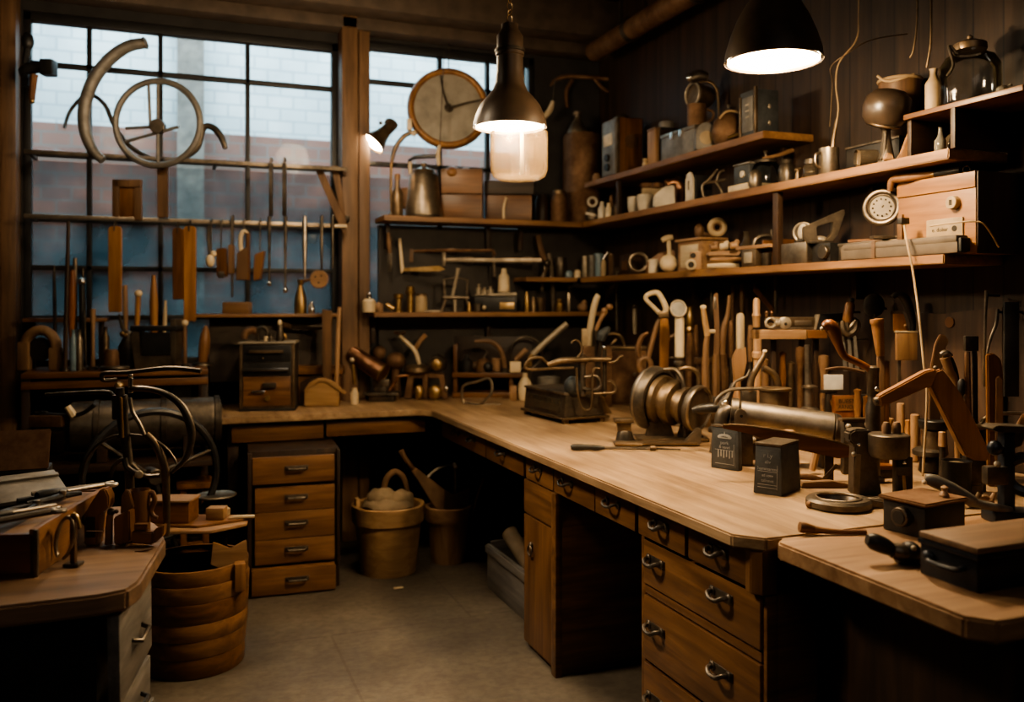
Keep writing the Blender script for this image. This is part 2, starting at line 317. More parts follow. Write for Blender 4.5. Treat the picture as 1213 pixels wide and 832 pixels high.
# duct under the ceiling along the shelf wall
t = A('ceiling_pipe', 'fat round metal duct pipe running under the dark ceiling above the shelves', 'pipe', (2.68, 0, 3.24)); t.me('rust').cyl((0, .3, 0), (0, 5.4, 0), .066, seg=20)
for y in (2.2, 3.3, 4.1, 4.85): t.p('pipe_band', 'iron').lathe((0, y, 0), [(.069, 0), (.076, .004), (.076, .036), (.069, .04)], axis=(0, 1, 0))
for y in (3.6, 5.0): t.p('hanger_strap', 'iron').box((-.012, y, .05), (.012, y+.01, .66), bev=.001)

# ================================================================ shelves on the right wall and in the corner
def shelf(n, label, poly, z, th, brs=()):
    t = A(n, label, 'shelf', (0, 0, z)); t.p('board', 'shelf').prism(poly, -th, 0, bev=.004, plane='xy')
    for lo, hi in brs: t.p('bracket', 'darkwood').box(lo, hi, bev=.003)
XF = 2.60
shelf('long_shelf', 'top wooden shelf on the plank wall, below the bigger lit lamp', [(XF, 3.44), (2.895, 3.44), (2.895, 5.38), (XF, 5.38)], 2.34, .035, [((2.84, y, -.17), (2.89, y+.03, -.036)) for y in (3.6, 4.6)])
shelf('long_shelf', 'middle wooden shelf on the plank wall, under the cash box and radio shelf', [(XF, 2.38), (2.895, 2.38), (2.895, 5.40), (XF, 5.40)], 2.08, .038, [((XF+.03, 4.95, .0), (XF+.06, 4.98, .222)), ((2.84, 3.0, -.17), (2.89, 3.03, -.04))])
shelf('long_shelf', 'lowest wooden shelf on the plank wall, holding the big wooden chest', [(XF, 2.40), (2.895, 2.40), (2.895, 5.44), (XF, 5.44)], 1.70, .036, [((XF+.02, 3.36, 0), (XF+.05, 3.40, .34)), ((2.84, 3.1, -.16), (2.89, 3.13, -.038)), ((2.84, 4.4, -.16), (2.89, 4.43, -.038))])
shelf('corner_shelf', 'short dark shelf in the room corner holding cans and old books', [(2.21, 5.46), (2.59, 5.46), (2.59, 5.71), (2.21, 5.71)], 1.70, .03)
shelf('back_shelf', 'upper shelf by the window carrying the kettle and wooden crate', [(x2a+.06, 5.44), (2.89, 5.44), (2.89, 5.71), (x2a+.06, 5.71)], 2.08, .035, [((x2a+.12, 5.66, -.2), (x2a+.15, 5.71, -.036)), ((2.0, 5.66, -.2), (2.03, 5.71, -.036))])
shelf('back_shelf', 'lower shelf on the dark panel crowded with small brass parts', [(x2a+.0, 5.44), (2.80, 5.44), (2.80, 5.71), (x2a+.0, 5.71)], 1.465, .03, [((2.0, 5.66, -.2), (2.03, 5.71, -.03)), ((1.2, 5.66, -.2), (1.23, 5.71, -.03))])

# ================================================================ workbenches
t = A('worktop', 'long pale wooden worktop turning the corner along both walls', 'worktop', (0, 0, .9)); t.me('bench').prism([(1.40, 1.99), (1.46, 1.92), (2.89, 1.92), (2.89, 5.71), (.24, 5.71), (.24, 5.0), (1.30, 5.0), (1.40, 4.92)], -.036, 0, bev=.005, plane='xy')
def handle(m, x, y, z, L, s=1):      # bow pull on a face looking to -x
    m.tube([(x, y-L/2, z+.004), (x-.022, y-L*.42, z+.004), (x-.03, y-L*.2, z-.006), (x-.03, y+L*.2, z-.006), (x-.022, y+L*.42, z+.004), (x, y+L/2, z+.004)], .0055*s, seg=8)
    m.ball((x-.004, y-L/2, z+.004), (.006, .014, .014)).ball((x-.004, y+L/2, z+.004), (.006, .014, .014))
def xdrawer(t, name, mt, x, y0, y1, z0, z1, hs, L=.09, sty=0, th=.022):
    d = t.p(name, mt).box((x, y0, z0), (x+th, y1, z1), bev=.003)
    for yy, zz in hs:
        h = t.p('handle', 'gun', d)
        if sty == 0: handle(h, x, yy, zz, L)
        elif sty == 1:                # cast cup pull with a flat back
            h.box((x-.004, yy-L*.55, zz-.012), (x+.001, yy+L*.55, zz+.016), bev=.002); handle(h, x-.002, yy, zz, L*.8, 1.3)
        else: h.ring((x-.012, yy, zz-.02), .021, .0045, axis=(1, 0, 0), a0=0, a1=360).ball((x-.006, yy, zz+.004), (.01, .013, .013))
    return d
Ys = lambda u: pX(u, 1.45, 0).y
t = A('drawer_rail', 'long row of shallow drawers hung under the front edge of the worktop', 'drawer unit', (0, 0, 0)); t.p('back_board', 'darkwood').box((1.475, 2.0, .745), (1.50, 4.9, .86), bev=.002)
us = [(523, 575, [541]), (576, 620, [560, 595]), (623, 655, [637]), (656, 704, [672]), (705, 752, [726]), (756, 811, [783]), (815, 889, [851])]
for a, b, hs in us: xdrawer(t, 'drawer', 'cab', 1.45, Ys(b), Ys(a), .752, .858, [(Ys(h), .812) for h in hs], L=.085 if b > 700 else .07, sty=1 if b > 755 else 0)
t = A('corner_post', 'chamfered dark wooden post under the near end of the worktop', 'post', (0, 0, 0)); t.me('cab').prism([(1.455, 1.925), (1.50, 1.925), (1.50, 1.985), (1.44, 1.985), (1.435, 1.955)], .746, .863, bev=.003, plane='xy')
t = A('drawer_cabinet', 'big wooden drawer cabinet with bow handles under the near end of the worktop', 'cabinet', (0, 0, 0)); t.p('carcass', 'cab').box((1.505, 1.93, .0), (2.3, 2.6, .742), bev=.004).box((1.47, 2.572, .0), (1.505, 2.6, .742), bev=.003).box((1.47, 1.93, .0), (1.505, 1.945, .74), bev=.003)
for z0, z1, hs in ((.592, .738, 2), (.342, .552, 2), (.10, .33, 2)): xdrawer(t, 'drawer', 'cab', 1.462, 1.95, 2.57, z0, z1, [(2.49, (z0+z1)/2+.015), (2.125, (z0+z1)/2+.02)], L=.1, sty=1, th=.04)
t.p('moulding', 'cab').box((1.466, 1.95, .558), (1.50, 2.57, .586), bev=.006)
t.p('plinth', 'darkwood').box((1.48, 1.95, .0), (1.52, 2.57, .095), bev=.003)
t = A('cupboard', 'narrow wooden cupboard with a tall door beside the knee hole', 'cabinet', (0, 0, 0)); t.p('carcass', 'cab').box((1.475, 3.27, 0), (2.2, 3.62, .745), bev=.003).box((1.445, 3.255, 0), (1.475, 3.30, .748), bev=.004)
xdrawer(t, 'drawer', 'cab', 1.452, 3.31, 3.615, .60, .745, [], L=.08); xdrawer(t, 'door', 'cab', 1.452, 3.31, 3.615, .03, .592, [(3.52, .47)], sty=2)
t = A('end_bench', 'low wooden bench butted against the near end of the worktop', 'workbench', (0, 0, 0)); t.p('top', 'oak').prism([(1.46, 1.30), (1.50, 1.255), (2.88, 1.22), (2.88, 1.912), (1.50, 1.912), (1.465, 1.88)], .853, .9, bev=.006, plane='xy')
t.p('side_panel', 'darkwood').box((1.62, 1.32, 0), (1.65, 1.9, .852), bev=.002); t.p('end_panel', 'darkwood').box((1.66, 1.34, 0), (2.85, 1.37, .852), bev=.002)
# back bench base
t = A('bench_trestle', 'dark wooden frame with apron board carrying the worktop under the windows', 'bench frame', (0, 0, 0))
t.p('apron', 'cab').box((.30, 5.06, .752), (.80, 5.085, .845), bev=.003).box((.815, 5.055, .76), (1.40, 5.08, .845), bev=.003)
for x, y in ((.28, 5.1), (1.70, 5.3), (.28, 5.62)): t.p('leg', 'darkwood').box((x, y, 0), (x+.06, y+.06, .862), bev=.004)
t = A('drawer_pedestal', 'stack of five honey wood drawers under the window worktop', 'drawer unit', (pZ(298, 703, 0).x, 4.74, 0), rz=math.radians(-3))
WP = .43; t.p('carcass', 'darkwood').box((-.02, .03, 0), (WP+.02, .5, .745), bev=.004).box((-.025, .0, .14), (-.003, .06, .74), bev=.003).box((WP+.003, .0, .14), (WP+.022, .06, .74), bev=.003)
for z0, z1, dx, dy in ((.575, .715, 0, 0), (.43, .555, .012, 0), (.285, .428, .012, 0), (.155, .283, .012, 0), (.01, .14, -.005, -.05)):
    d = t.p('drawer', 'barrel').box((dx, dy, z0), (WP-.008, dy+.028 if dy == 0 else .03, z1), bev=.004); h = t.p('handle', 'gun', d); zc = (z0+z1)/2+.01
    h.box((WP*.38, dy-.006, zc-.012), (WP*.66, dy+.001, zc+.012), bev=.003); h.tube([(WP*.4, dy, zc), (WP*.42, dy-.025, zc-.004), (WP*.62, dy-.025, zc-.004), (WP*.64, dy, zc)], .006, smooth=False)

# ================================================================ pendant lamps and light
def pendant(label, P, k, prof, chain, glow):
    t = A('pendant_lamp', label, 'lamp', P); t.k = k; m = t.p('lamp_shade', 'shade'); m.lathe((0, 0, 0), prof+[(r*.93, h-.5) for r, h in prof[::-1]], seg=40, hollow=True); r0 = prof[0][0]
    m = t.p('bulb', emit(glow[0], glow[1], glow[2])); m.lathe((0, 0, .004), [(0, 0), (r0*.6, .3), (r0*.93, 1.6), (r0*.9, 2.4), (0, 2.6)], seg=32)
    top = prof[-1]; c = t.p('chain' if chain else 'cord', 'brass' if chain else 'rubber'); zt = (3.88-P[2])/k
    if chain:
        h = top[1]; i = 0
        while h < zt: c.ring((0, 0, (h+4.5)*k), 3.4, .8, axis=(1, 0, 0) if i % 2 else (0, 1, 0), seg=12, rs=5, el=1.5); h += 7.6; i += 1
    else: c.tube([(0, 0, top[1]*k), (0, 0, zt*k)], .9)
    return t
P1 = CAM+ray(604, 151)*3.45; k1 = 3.45/F
lamp1 = pendant('dark bell shaped pendant lamp on a chain above a hanging glass jar', P1, k1, [(44, 0), (43, 7), (40, 16), (36, 25), (29, 34), (21, 43), (17.5, 52), (16, 66), (15.5, 84), (17, 85), (17, 90), (15.5, 91), (15.5, 108), (13, 112), (10, 117), (10, 122), (5, 124)], True, ('lamp_glow', (1, .74, .44), 60))
m = lamp1.p('collar', 'iron'); m.lathe((0, 0, 88*k1), [(16, 0), (18, 1), (18, 4), (16, 5)], seg=28)
P2 = CAM+ray(916, 73)*3.15; k2 = 3.15/F
lamp2 = pendant('wide dark pendant lamp glowing above the upper shelves', P2, k2, [(57, 0), (55.5, 12), (50, 30), (42, 50), (32, 68), (22, 80), (13, 90), (11, 106), (5, 110)], False, ('lamp_glow_wide', (1, .75, .45), 60))
m = lamp2.p('wire', 'rubber'); m.tube([(54*k2, 0, 20*k2), (40*k2, 0, 74*k2), (10*k2, 0, 100*k2)], .7)
# frosted glass jar hung beneath the bell lamp
t = HY('glass_jar', 'cloudy glass cylinder with rounded bottom hanging just below the bell lamp', 'jar', 615, 213, P1.y+.08)
gm = pane_mat('cloudy_glass', .3, (.1, .066, .036))
m = t.p('glass', gm); m.lathe((615, 213), [(0, 0), (24, 0), (31, 4), (34, 12), (34, 56), (32.5, 56), (32.5, 12), (29, 5.5), (23, 1.5), (0, 1.5)], seg=32, hollow=True)
t.p('seam', 'tape').box((616, 158, -34.6), (620, 212, -33.4), bev=.3); t.p('hanging_wire', 'iron').tube([(585, 158), (592, 154.5), (604, 153.2), (630, 154), (646, 158)], .8)

def area(n, loc, rot, sx, sy, e, col):
    l = bpy.data.lights.new(n, 'AREA'); l.shape = 'RECTANGLE'; l.size = sx; l.size_y = sy; l.energy = e; l.color = col; o = bpy.data.objects.new(n, l); COL.objects.link(o); o.location = loc; o.rotation_euler = rot; return o
def plight(n, loc, e, col, r=.05):
    l = bpy.data.lights.new(n, 'POINT'); l.energy = e; l.color = col; l.shadow_soft_size = r; o = bpy.data.objects.new(n, l); COL.objects.link(o); o.location = loc; return o
area('alley_daylight', (1.2, 6.9, 6.5), (math.radians(28), 0, 0), 9, 1.6, 1050, (.79, .94, 1))
area('room_fill', (.6, -1.6, 3.6), (math.radians(35), 0, 0), 2.5, 1.2, 9, (1, .88, .74))  # added soft warm fill from behind the camera, not daylight
plight('lamp_and_fill_light', P1+Vector((0, 0, -.04)), 26, (1, .72, .42)); plight('lamp_and_fill_light', P2+Vector((0, 0, -.05)), 26, (1, .72, .42))
plight('lamp_and_fill_light', (.9, 4.35, 2.7), 24, (1, .75, .47), .12); plight('lamp_and_fill_light', (-.35, 4.5, 2.75), 9, (1, .76, .5), .15)  # two added warm fills for the back and window side, no lamp hangs there
sl = bpy.data.lights.new('bench_fill_spot', 'SPOT'); sl.energy = 170; sl.color = (1, .78, .53); sl.spot_size = math.radians(66); sl.spot_blend = .9; sl.shadow_soft_size = .22  # added spot fill for the cabinet fronts, no lamp stands for it
so = bpy.data.objects.new('bench_fill_spot', sl); COL.objects.link(so); so.location = (-.45, 3.45, 3.05); so.rotation_euler = (Vector((1.4, 2.75, .3))-Vector((-.45, 3.45, 3.05))).to_track_quat('-Z', 'Y').to_euler()
w = bpy.data.worlds.new('World'); SC.world = w; w.use_nodes = True; bg = w.node_tree.nodes['Background']; bg.inputs[0].default_value = (.45, .62, .75, 1); bg.inputs[1].default_value = .35
cd = bpy.data.cameras.new('Camera'); cam = bpy.data.objects.new('Camera', cd); COL.objects.link(cam); cam.location = CAM; cam.rotation_euler = (PI/2, 0, -YAW)
cd.sensor_width = 36; cd.lens = 36*F/1213; cd.shift_y = -(416-HZ)/1213*1.0; cd.clip_start = .05
cd.dof.use_dof = True; cd.dof.focus_distance = 2.95; cd.dof.aperture_fstop = 1.8
SC.camera = cam
vs = SC.view_settings; vs.view_transform = 'AgX'; vs.look = 'AgX - Medium High Contrast'; vs.exposure = .92
SC.cycles.max_bounces = 7; SC.cycles.diffuse_bounces = 4; SC.cycles.glossy_bounces = 3; SC.cycles.transmission_bounces = 5; SC.cycles.transparent_max_bounces = 8; SC.cycles.sample_clamp_indirect = 3; SC.cycles.caustics_reflective = False; SC.cycles.caustics_refractive = False
SC.cycles.use_denoising = True
# ================================================================ window side: rails, rack and what hangs there
YR = 5.52
def bar(n, label, cat, u0, v0, u1, v1, Y, r, mt='iron'):
    t = HY(n, label, cat, u0, v0, Y); t.me(mt).tube([(u0, v0), (u1, v1)], r); return t
xa, xb = pY(28, YR, 0).x, pY(411, YR, 0).x
def rail(label, v, h, mt):
    z = uvY(215, v, YR).z; t = A('tool_rail', label, 'rail', (0, YR, z)); t.p('bar', mt).box((xa, -.012, -h), (xb, .012, h), bev=.004)
    for x in (xa+.02, xa+1.0, xb-.04): t.p('mount', 'iron').box((x, .012, -.012), (x+.02, .24, .012), bev=.002)
    return z
ZR1 = rail('upper thin dark rail across the big window below the hung wheels', 190, .013, 'gun'); ZR2 = rail('lower tool rail across the big window with hand tools hanging from it', 262, .013, 'pewter')
xl0, xl1 = pY(232, 5.55, 0).x, pY(402, 5.55, 0).x; zl = uvY(315, 372, 5.5).z
t = A('window_ledge', 'narrow wooden ledge across the window beneath the hanging tools', 'ledge', (0, 0, zl)); t.p('board', 'shelf').box((xl0, 5.48, -.02), (xl1, 5.74, 0), bev=.003); t.p('back_board', 'boardgrey').box((xl0+.08, 5.66, -.42), (xl1, 5.70, -.02), bev=.003)
xl2, xl3 = pY(30, 5.6, 0).x, pY(128, 5.6, 0).x; zl2 = uvY(80, 377, 5.5).z
t = A('window_ledge', 'short wooden ledge over the arched wooden ring', 'ledge', (0, 0, zl2)); t.p('board', 'walnut').box((xl2, 5.5, -.022), (xl3, 5.74, 0), bev=.003)
for x in (xl2+.02, xl3-.05): t.p('leg', 'darkwood').box((x, 5.6, 1.157-zl2), (x+.03, 5.63, -.022), bev=.002)
# rack under the window
xr0, xr1, zr = pY(32, 5.4, 0).x, pY(245, 5.4, 0).x, 1.155
t = A('steel_rack', 'dark rack under the big window with tools crowded on its plank top', 'rack', (0, 0, 0)); t.p('top_board', 'walnut').box((xr0, 5.185, zr-.03), (xr1, 5.72, zr), bev=.004)
t.p('lower_shelf', 'darkwood').box((xr0, 4.81, .68), (xr1+.03, 5.7, .71), bev=.003); t.p('bottom_shelf', 'darkwood').box((xr0, 5.15, .2), (xr1, 5.7, .23), bev=.003)
for x in (xr0, xr1-.04):
    for y in (5.20, 5.66): t.p('leg', 'darkwood').box((x, y, 0), (x+.04, y+.04, zr-.03), bev=.003)
t.p('rail', 'walnut').box((xr0, 5.19, zr-.085), (xr1, 5.21, zr-.045), bev=.003)
# long dark tank on the rack
t = A('tank', 'long dark metal tank with banded round end lying in the rack', 'tank', (0, 5.03, .886)); x0, x1 = pY(78, 5.03, 0).x, pY(263, 5.03, 0).x
m = t.p('body', 'gun'); m.lathe((x0, 0, 0), [(.0, 0), (.1, .005), (.128, .03), (.13, .06), (.13, x1-x0-.06), (.128, x1-x0-.03), (.11, x1-x0-.004), (0, x1-x0)], axis=(1, 0, 0), seg=32)
for q in (.62, .97, .2): t.p('band', 'iron').lathe((x0+(x1-x0)*q-.02, 0, 0), [(.131, 0), (.137, .003), (.137, .027), (.131, .03)], axis=(1, 0, 0), seg=32)
for x in (x0+.15, x1-.2): t.p('cradle', 'darkwood').prism([(-.12, -.175), (.12, -.175), (.12, -.06), (.07, -.11), (0, -.13), (-.07, -.11), (-.12, -.06)], x, x+.05, bev=.003, plane='yz')
t.p('valve', 'brass').cyl((x0+.25, 0, .125), (x0+.25, 0, .19), .018).ball((x0+.25, 0, .2), .026)
# stool behind the barrel / stand legs at the bench end
t = A('wooden_stand', 'slim dark wooden trestle between the rack and the drawer stack', 'stand', (.035, 4.88, 0)); t.p('top', 'walnut').box((-.02, -.05, .56), (.16, .16, .59), bev=.004)
for x, y in ((0, -.03), (.11, -.03), (0, .11), (.11, .11)): t.p('leg', 'walnut').box((x, y, 0), (x+.03, y+.03, .56), bev=.003)
t.p('stretcher', 'walnut').box((.02, -.025, .25), (.12, -.005, .28), bev=.003)
# big bent hose and wheels on the upper rail
t = HY('bent_horn', 'thick curved grey hook of bent pipe leaning high against the window', 'pipe', 120, 190, 5.46); t.p('pipe', 'grey').tube([(172, 51), (152, 55), (130, 70), (110, 96), (100, 128), (101, 156), (110, 178), (122, 190)], [6.5, 7, 7.5, 7.5, 7.5, 7, 6, 5], seg=12)
t.p('mouth_rim', 'pewter').ring((172, 51), 6.4, 1.2, axis=(1, 0, .25), seg=16)
t = HY('belt_pulley', 'big thin grey wheel hung on the window rail with crossed spokes', 'wheel', 190, 190, 5.42); t.p('rim', 'grey').ring((187, 146), 50, 4, seg=44)
t.p('hub', 'iron').cyl((187, 150, -4), (187, 150, 4), 9)
for a, b in (((187, 98), (187, 196)), ((148, 168), (212, 150)), ((149, 152), (186, 150)), ((176, 100), (178, 150))): t.p('spoke', 'grey').tube([a, b], 2)
t.p('hook', 'iron').tube([(187, 196, 3), (187, 194, 10), (187, 189, 17)], 2, smooth=False)
t = HY('loose_hoop', 'open dark hoop behind the big wheel ending in a drooping hook', 'hoop', 200, 190, 5.60); t.p('hoop', 'gun').tube([(76, 152), (84, 130), (104, 112), (124, 124), (136, 150), (160, 178), (200, 192), (232, 178), (241, 152), (252, 151), (262, 162), (267, 176)], [2, 2.2, 2.4, 2.6, 2.6, 2.8, 2.8, 3, 3.6, 4.2, 4, 3], seg=10)
t = HY('bracket_lamp', 'black cast wall bracket with a down-pointing handle at the window corner', 'bracket', 30, 80, 5.44); m = t.p('arm', 'black'); m.tube([(26, 95, 20), (28, 84), (44, 80), (62, 80)], [4, 6, 7, 8]).ball((33, 49), (7, 7, 11)).tube([(33, 58), (31, 70), (30, 82)], 4).box((50, 71, -8), (65, 90, 8), bev=2)
t.p('handle', 'walnut').tube([(41, 88), (39, 104), (38, 118)], [4.5, 4, 3.4]); t.p('handle_tip', 'brass').ball((38, 120), 3.2); t.p('mount', 'black').box((22, 70, 6), (30, 100, 24), bev=2)
# planks and frames leaning in the window
def plank(label, u0, u1, v0, v1, mt, Y, n='plank', hole=True):
    t = HY(n, label, 'plank', (u0+u1)/2, v1, Y); m = t.p('board', mt); m.prism([(u0, v1), (u1, v1), (u1+.3, v0+3), (u1-2, v0), (u0+2, v0), (u0-.3, v0+3)], -2.2, 2.2, bev=.8)
    t.p('hanging_loop', 'iron').tube([((u0+u1)/2, v0+6, -2.6), ((u0+u1)/2, v0-2, -2), ((u0+u1)/2, v0-7, 2), ((u0+u1)/2, v0+2, 3)], .7); return t
plank('wide orange wooden board hanging from the lower rail, farthest from the bench', 129, 144, 268, 370, 'orange', 5.49)
plank('long orange wooden batten hanging from the lower rail beside the ledge', 218, 232, 268, 381, 'orange', 5.49)
plank('dark wooden batten hanging beside the long orange batten', 205, 217, 270, 355, 'walnut', 5.50)
t = HY('wooden_jig', 'small open wooden frame standing on the lower window rail', 'frame', 150, 262, 5.53); m = t.p('frame', 'post'); m.box((134, 213, -3), (142, 261, 3)).box((134, 213, -3), (168, 222, 3)).box((160, 222, -2), (168, 261, 2)); t.p('panel', 'walnut').box((142, 222, 0), (160, 261, 2), bev=.2)
plank('narrow wooden stick hanging between the two rails', 187, 199, 196, 258, 'post', 5.49, 'wooden_stick')
# tools on the lower rail
def hung(n, label, cat, u, v, fn, Y=5.49, top=264, lm='gun', g='hand tools on the lower window rail'):
    t = HY(n, label, cat, u, v, Y, g); t.p('hanging_loop', lm).tube([(u, v-1), (u, (v+top)/2), (u, top-3), (u, top-5, 2.5), (u, top, 5.5)], .8, smooth=False); fn(t); return t
hung('ladle', 'small ivory headed ladle hanging by a dark stem from the window rail', 'ladle', 250, 300, lambda t: (t.p('bowl', 'ivory').ball((249, 309), (5.2, 5, 8)).ball((253, 301), (3.5, 3, 4)), t.p('stem', 'iron').tube([(249, 306), (247, 285), (247, 268)], 2)))
hung('wood_plane', 'squat brown wooden block plane hanging next to the ladle', 'plane', 262, 296, lambda t: (t.p('body', 'walnut').prism([(257, 295), (268, 294), (269, 326), (258, 328)], -4, 4), t.p('blade', 'steel').box((260, 322, -5), (267, 330, -4), bev=.3)))
hung('wood_plane', 'thin dark wooden plane hanging next to the squat block plane', 'plane', 274, 292, lambda t: (t.p('body', 'post').prism([(271, 290), (277, 290), (277, 324), (271, 325)], -4, 4), t.p('button', 'brass').ball((268, 326), 2)))
hung('mallet', 'wooden mallet with pale hooked top hanging in the middle of the rail', 'mallet', 289, 276, lambda t: (t.p('head', 'post').prism([(282, 300), (295, 292), (295, 332), (281, 332)], -5, 5), t.p('crook', 'ivory').tube([(286, 304), (285, 282), (289, 274), (294, 277)], [2.5, 2.6, 2.4, 1.6]), t.p('side_bar', 'walnut').box((292, 276, -2), (296, 332, 2))))
hung('wood_plane', 'tilted reddish wooden plane hanging past the mallet', 'plane', 308, 298, lambda t: t.p('body', 'barrel').prism([(302, 302), (314, 297), (309, 331), (301, 333)], -4, 4))
for u, v, l in ((275, 352, 'long thin iron rod hanging behind the planes'), (319, 336, 'thin wire hook rod hanging past the tilted plane'), (338, 344, 'long dark rod with silver ball tip hanging by itself'), (361, 330, 'steel pointed rod hanging above the brass burner'), (381, 320, 'slim dark rod hanging nearest the brace'), (394, 318, 'slim dark rod hanging nearest the window post')):
    t = HY('hanging_rod', l, 'rod', u, v, 5.495, 'rods on the lower window rail'); t.p('shaft', 'iron' if u != 361 else 'steel').tube([(u, v), (u, 290), (u, 257)], [1.2, 1.8, 2.2] if u != 361 else [1, 3, 2.4]); t.p('hook', 'iron').tube([(u, 258), (u, 255, 3), (u, 259, 6)], 1)
    if u in (338, 319): t.p('tip', 'chrome').ball((u, v), 3)
for u0, u1, l in ((321, 321, 'dark iron bar hanging from the upper rail between the tool rods'), (337, 337, 'dark iron bar hanging from the upper rail above the silver ball tip')):
    t = HY('hanging_bar', l, 'bar', u0, 256, 5.5); t.p('bar', 'iron').box((u0-2.2, 193, -2), (u0+2.2, 256, 2), bev=.6); t.p('hook', 'iron').tube([(u0, 196), (u0, 187), (u0, 190, 5)], 1.2)
t = HY('diagonal_brace', 'crossed dark timber brace bolted against the window post', 'brace', 395, 280, 5.56); t.p('strut', 'post').prism([(372, 197), (380, 196), (410, 262), (410, 280), (404, 272)], -3, 2); t.p('upright', 'post').prism([(392, 196), (400, 196), (409, 262), (405, 268)], 2.2, 6); t.p('mount', 'iron').box((400, 255, 3), (412, 262, 12), bev=1)
# on the ledge
t = K('wood_block', 'small pale wooden block lying on the window ledge', 'block', 281, 5.6, zl); t.me('oak').box((265, 358, -6), (297, None, 6), bev=1)
t = K('burner', 'brass bottle burner with a round disc arm on the window ledge', 'burner', 356, 5.58, zl); t.p('bottle', 'brass').lathe((356, None), [(7, 0), (7.5, 3), (7, 18), (4, 28), (2.5, 34), (3.5, 36), (3.5, 40)]); t.p('arm', 'rust').tube([(357, 338), (360, 333), (370, 331)], 2); d = t.p('disc', 'oak'); d.lathe((378, 331, 2), [(10, 0), (11, 1), (11, 3), (10, 4)], axis=(0, -1, 0), seg=24)
for a, b in ((-4, -3), (3, -4), (0, 4)): t.p('hole', 'ink', d).lathe((378+a, 331+b, -2), [(1.2, 0), (1.2, .3)], axis=(0, -1, 0), seg=8)
t = K('oil_glass', 'tiny shiny glass bottle beside the brass burner', 'bottle', 369, 5.55, zl); t.me('chrome').lathe((369, None), [(3.5, 0), (4, 2), (3.6, 8), (1.5, 12), (1.5, 14)])
t = B('wooden_stave', 'tall dark wooden stave standing at the window post', 'stave', 387, 470, ymax=5.40); t.me('post').prism([(383, 470), (392, 470), (393, 358), (382, 356)], -3, 3)
t = B('wooden_stave', 'tall thin pale stick standing next to the dark stave', 'stave', 400, 468, ymax=5.38); t.me('oak').tube([(398, 467), (400, 400), (402, 352)], [2.6, 3, 2.4])
t = HY('wooden_handle_bar', 'long wooden handled bar fixed below the ledge', 'bar', 355, 388, 5.56); t.p('grip', 'post').tube([(329, 384), (345, 387)], [4, 3.2]); t.p('shaft', 'iron').tube([(345, 387), (383, 387)], 2.4); t.p('mount', 'iron').box((374, 383, 0), (382, 391, 6))
t = B('wooden_tray', 'flat honey wood tray on edge behind the arched block', 'tray', 385, 474, ymax=5.50); t.me('barrel').box((341, 429, 2), (406, 440, 15), bev=2).box((341, 440, 9), (402, None, 15), bev=1)
# on the rack top (z = 1.155)
Q = zr
t = K('arched_ring', 'thick pale wooden arch standing on edge on the rack', 'arch', 46, 5.4, Q); m = t.p('arch', 'oak'); m.ring((48, 412), 18.5, 6, seg=36, rs=12, a0=170, a1=370, el=1.12); m.box((23, 405, -6), (36, None, 6), bev=2).box((60, 412, -6), (72, None, 6), bev=2); t.p('hollow', 'ink').lathe((48, 414, 2), [(14, 0), (14, 3)], axis=(0, -1, 0))
def stick(n, label, cat, u, Y, z, vt, prof, mt, lean=0, tip=None):
    t = K(n, label, cat, u, Y, z, 'tall tools standing on the rack'); v0 = t.v0; m = t.p('shaft', mt); h = v0-vt; m.tube([(u, v0), (u+lean*.35, v0-h*.35), (u+lean*.7, v0-h*.7), (u+lean, vt)], prof, seg=10)
    t.p('foot', 'iron').lathe((u, None), [(max(prof)*1.9, 0), (max(prof)*1.7, 2.4), (prof[0], 4)])
    if tip: t.p('tip', tip).ball((u+lean, vt), prof[-1]*1.5)
    return t
stick('candlestick', 'tall pale turned candlestick on the rack near the wooden arch', 'candlestick', 110, 5.34, Q, 366, [3.2, 2.2, 2.6, 3.4], 'oak')
stick('iron_bar', 'long dark iron bar leaning past the short ledge', 'bar', 77, 5.3, Q, 262, [3, 2.6, 2.4, 2], 'darkwood', 4)
stick('file_tool', 'dark wooden handled file standing beside the leaning iron bar', 'file', 84, 5.36, Q, 320, [2, 3, 4.4, 3], 'red', 2)
stick('file_tool', 'slim black file with silver ferrule standing behind the candlestick', 'file', 97, 5.42, Q, 334, [2, 2.2, 3.4, 3], 'black', 0, 'chrome')
stick('file_tool', 'thin grey file standing above the short ledge', 'file', 89, 5.46, Q, 306, [2, 2.2, 2.6, 2.4], 'pewter', 0)
stick('file_tool', 'curved dark spike tool standing at the end of the short ledge', 'file', 102, 5.46, Q, 318, [1.6, 2, 2, 1.4], 'iron', -4)
stick('file_tool', 'black spike standing over the wooden arch', 'file', 66, 5.46, Q, 315, [1.8, 2, 2, 1.2], 'iron', -2)
stick('chisel', 'pale handled chisel standing behind the metal hopper', 'chisel', 150, 5.5, Q, 338, [1.6, 1.8, 3, 2.6], 'oak', -2)
stick('chisel', 'orange handled turning chisel standing tall above the metal hopper', 'chisel', 183, 5.48, Q, 326, [4.5, 4, 5, 2.2], 'orange', -1)
stick('chisel', 'short orange chisel standing left of the pale stick', 'chisel', 160, 5.5, Q, 348, [2, 2.4, 3.2, 3], 'orange', 4, 'ivory')
stick('chisel', 'narrow bone white stick standing beside the orange turning chisel', 'chisel', 194, 5.46, Q, 356, [1.6, 1.8, 2.6, 1.4], 'cream', 2)
stick('rod_tool', 'brown stick with round pale knob standing at the rack end', 'rod', 219, 5.4, Q, 383, [2.4, 2.6, 2.6, 2.8], 'post', 0, 'ivory')
stick('rod_tool', 'brown straight stick standing next to the knobbed stick', 'rod', 213, 5.44, Q, 378, [2.4, 2.6, 2.8, 2.6], 'post', 1)
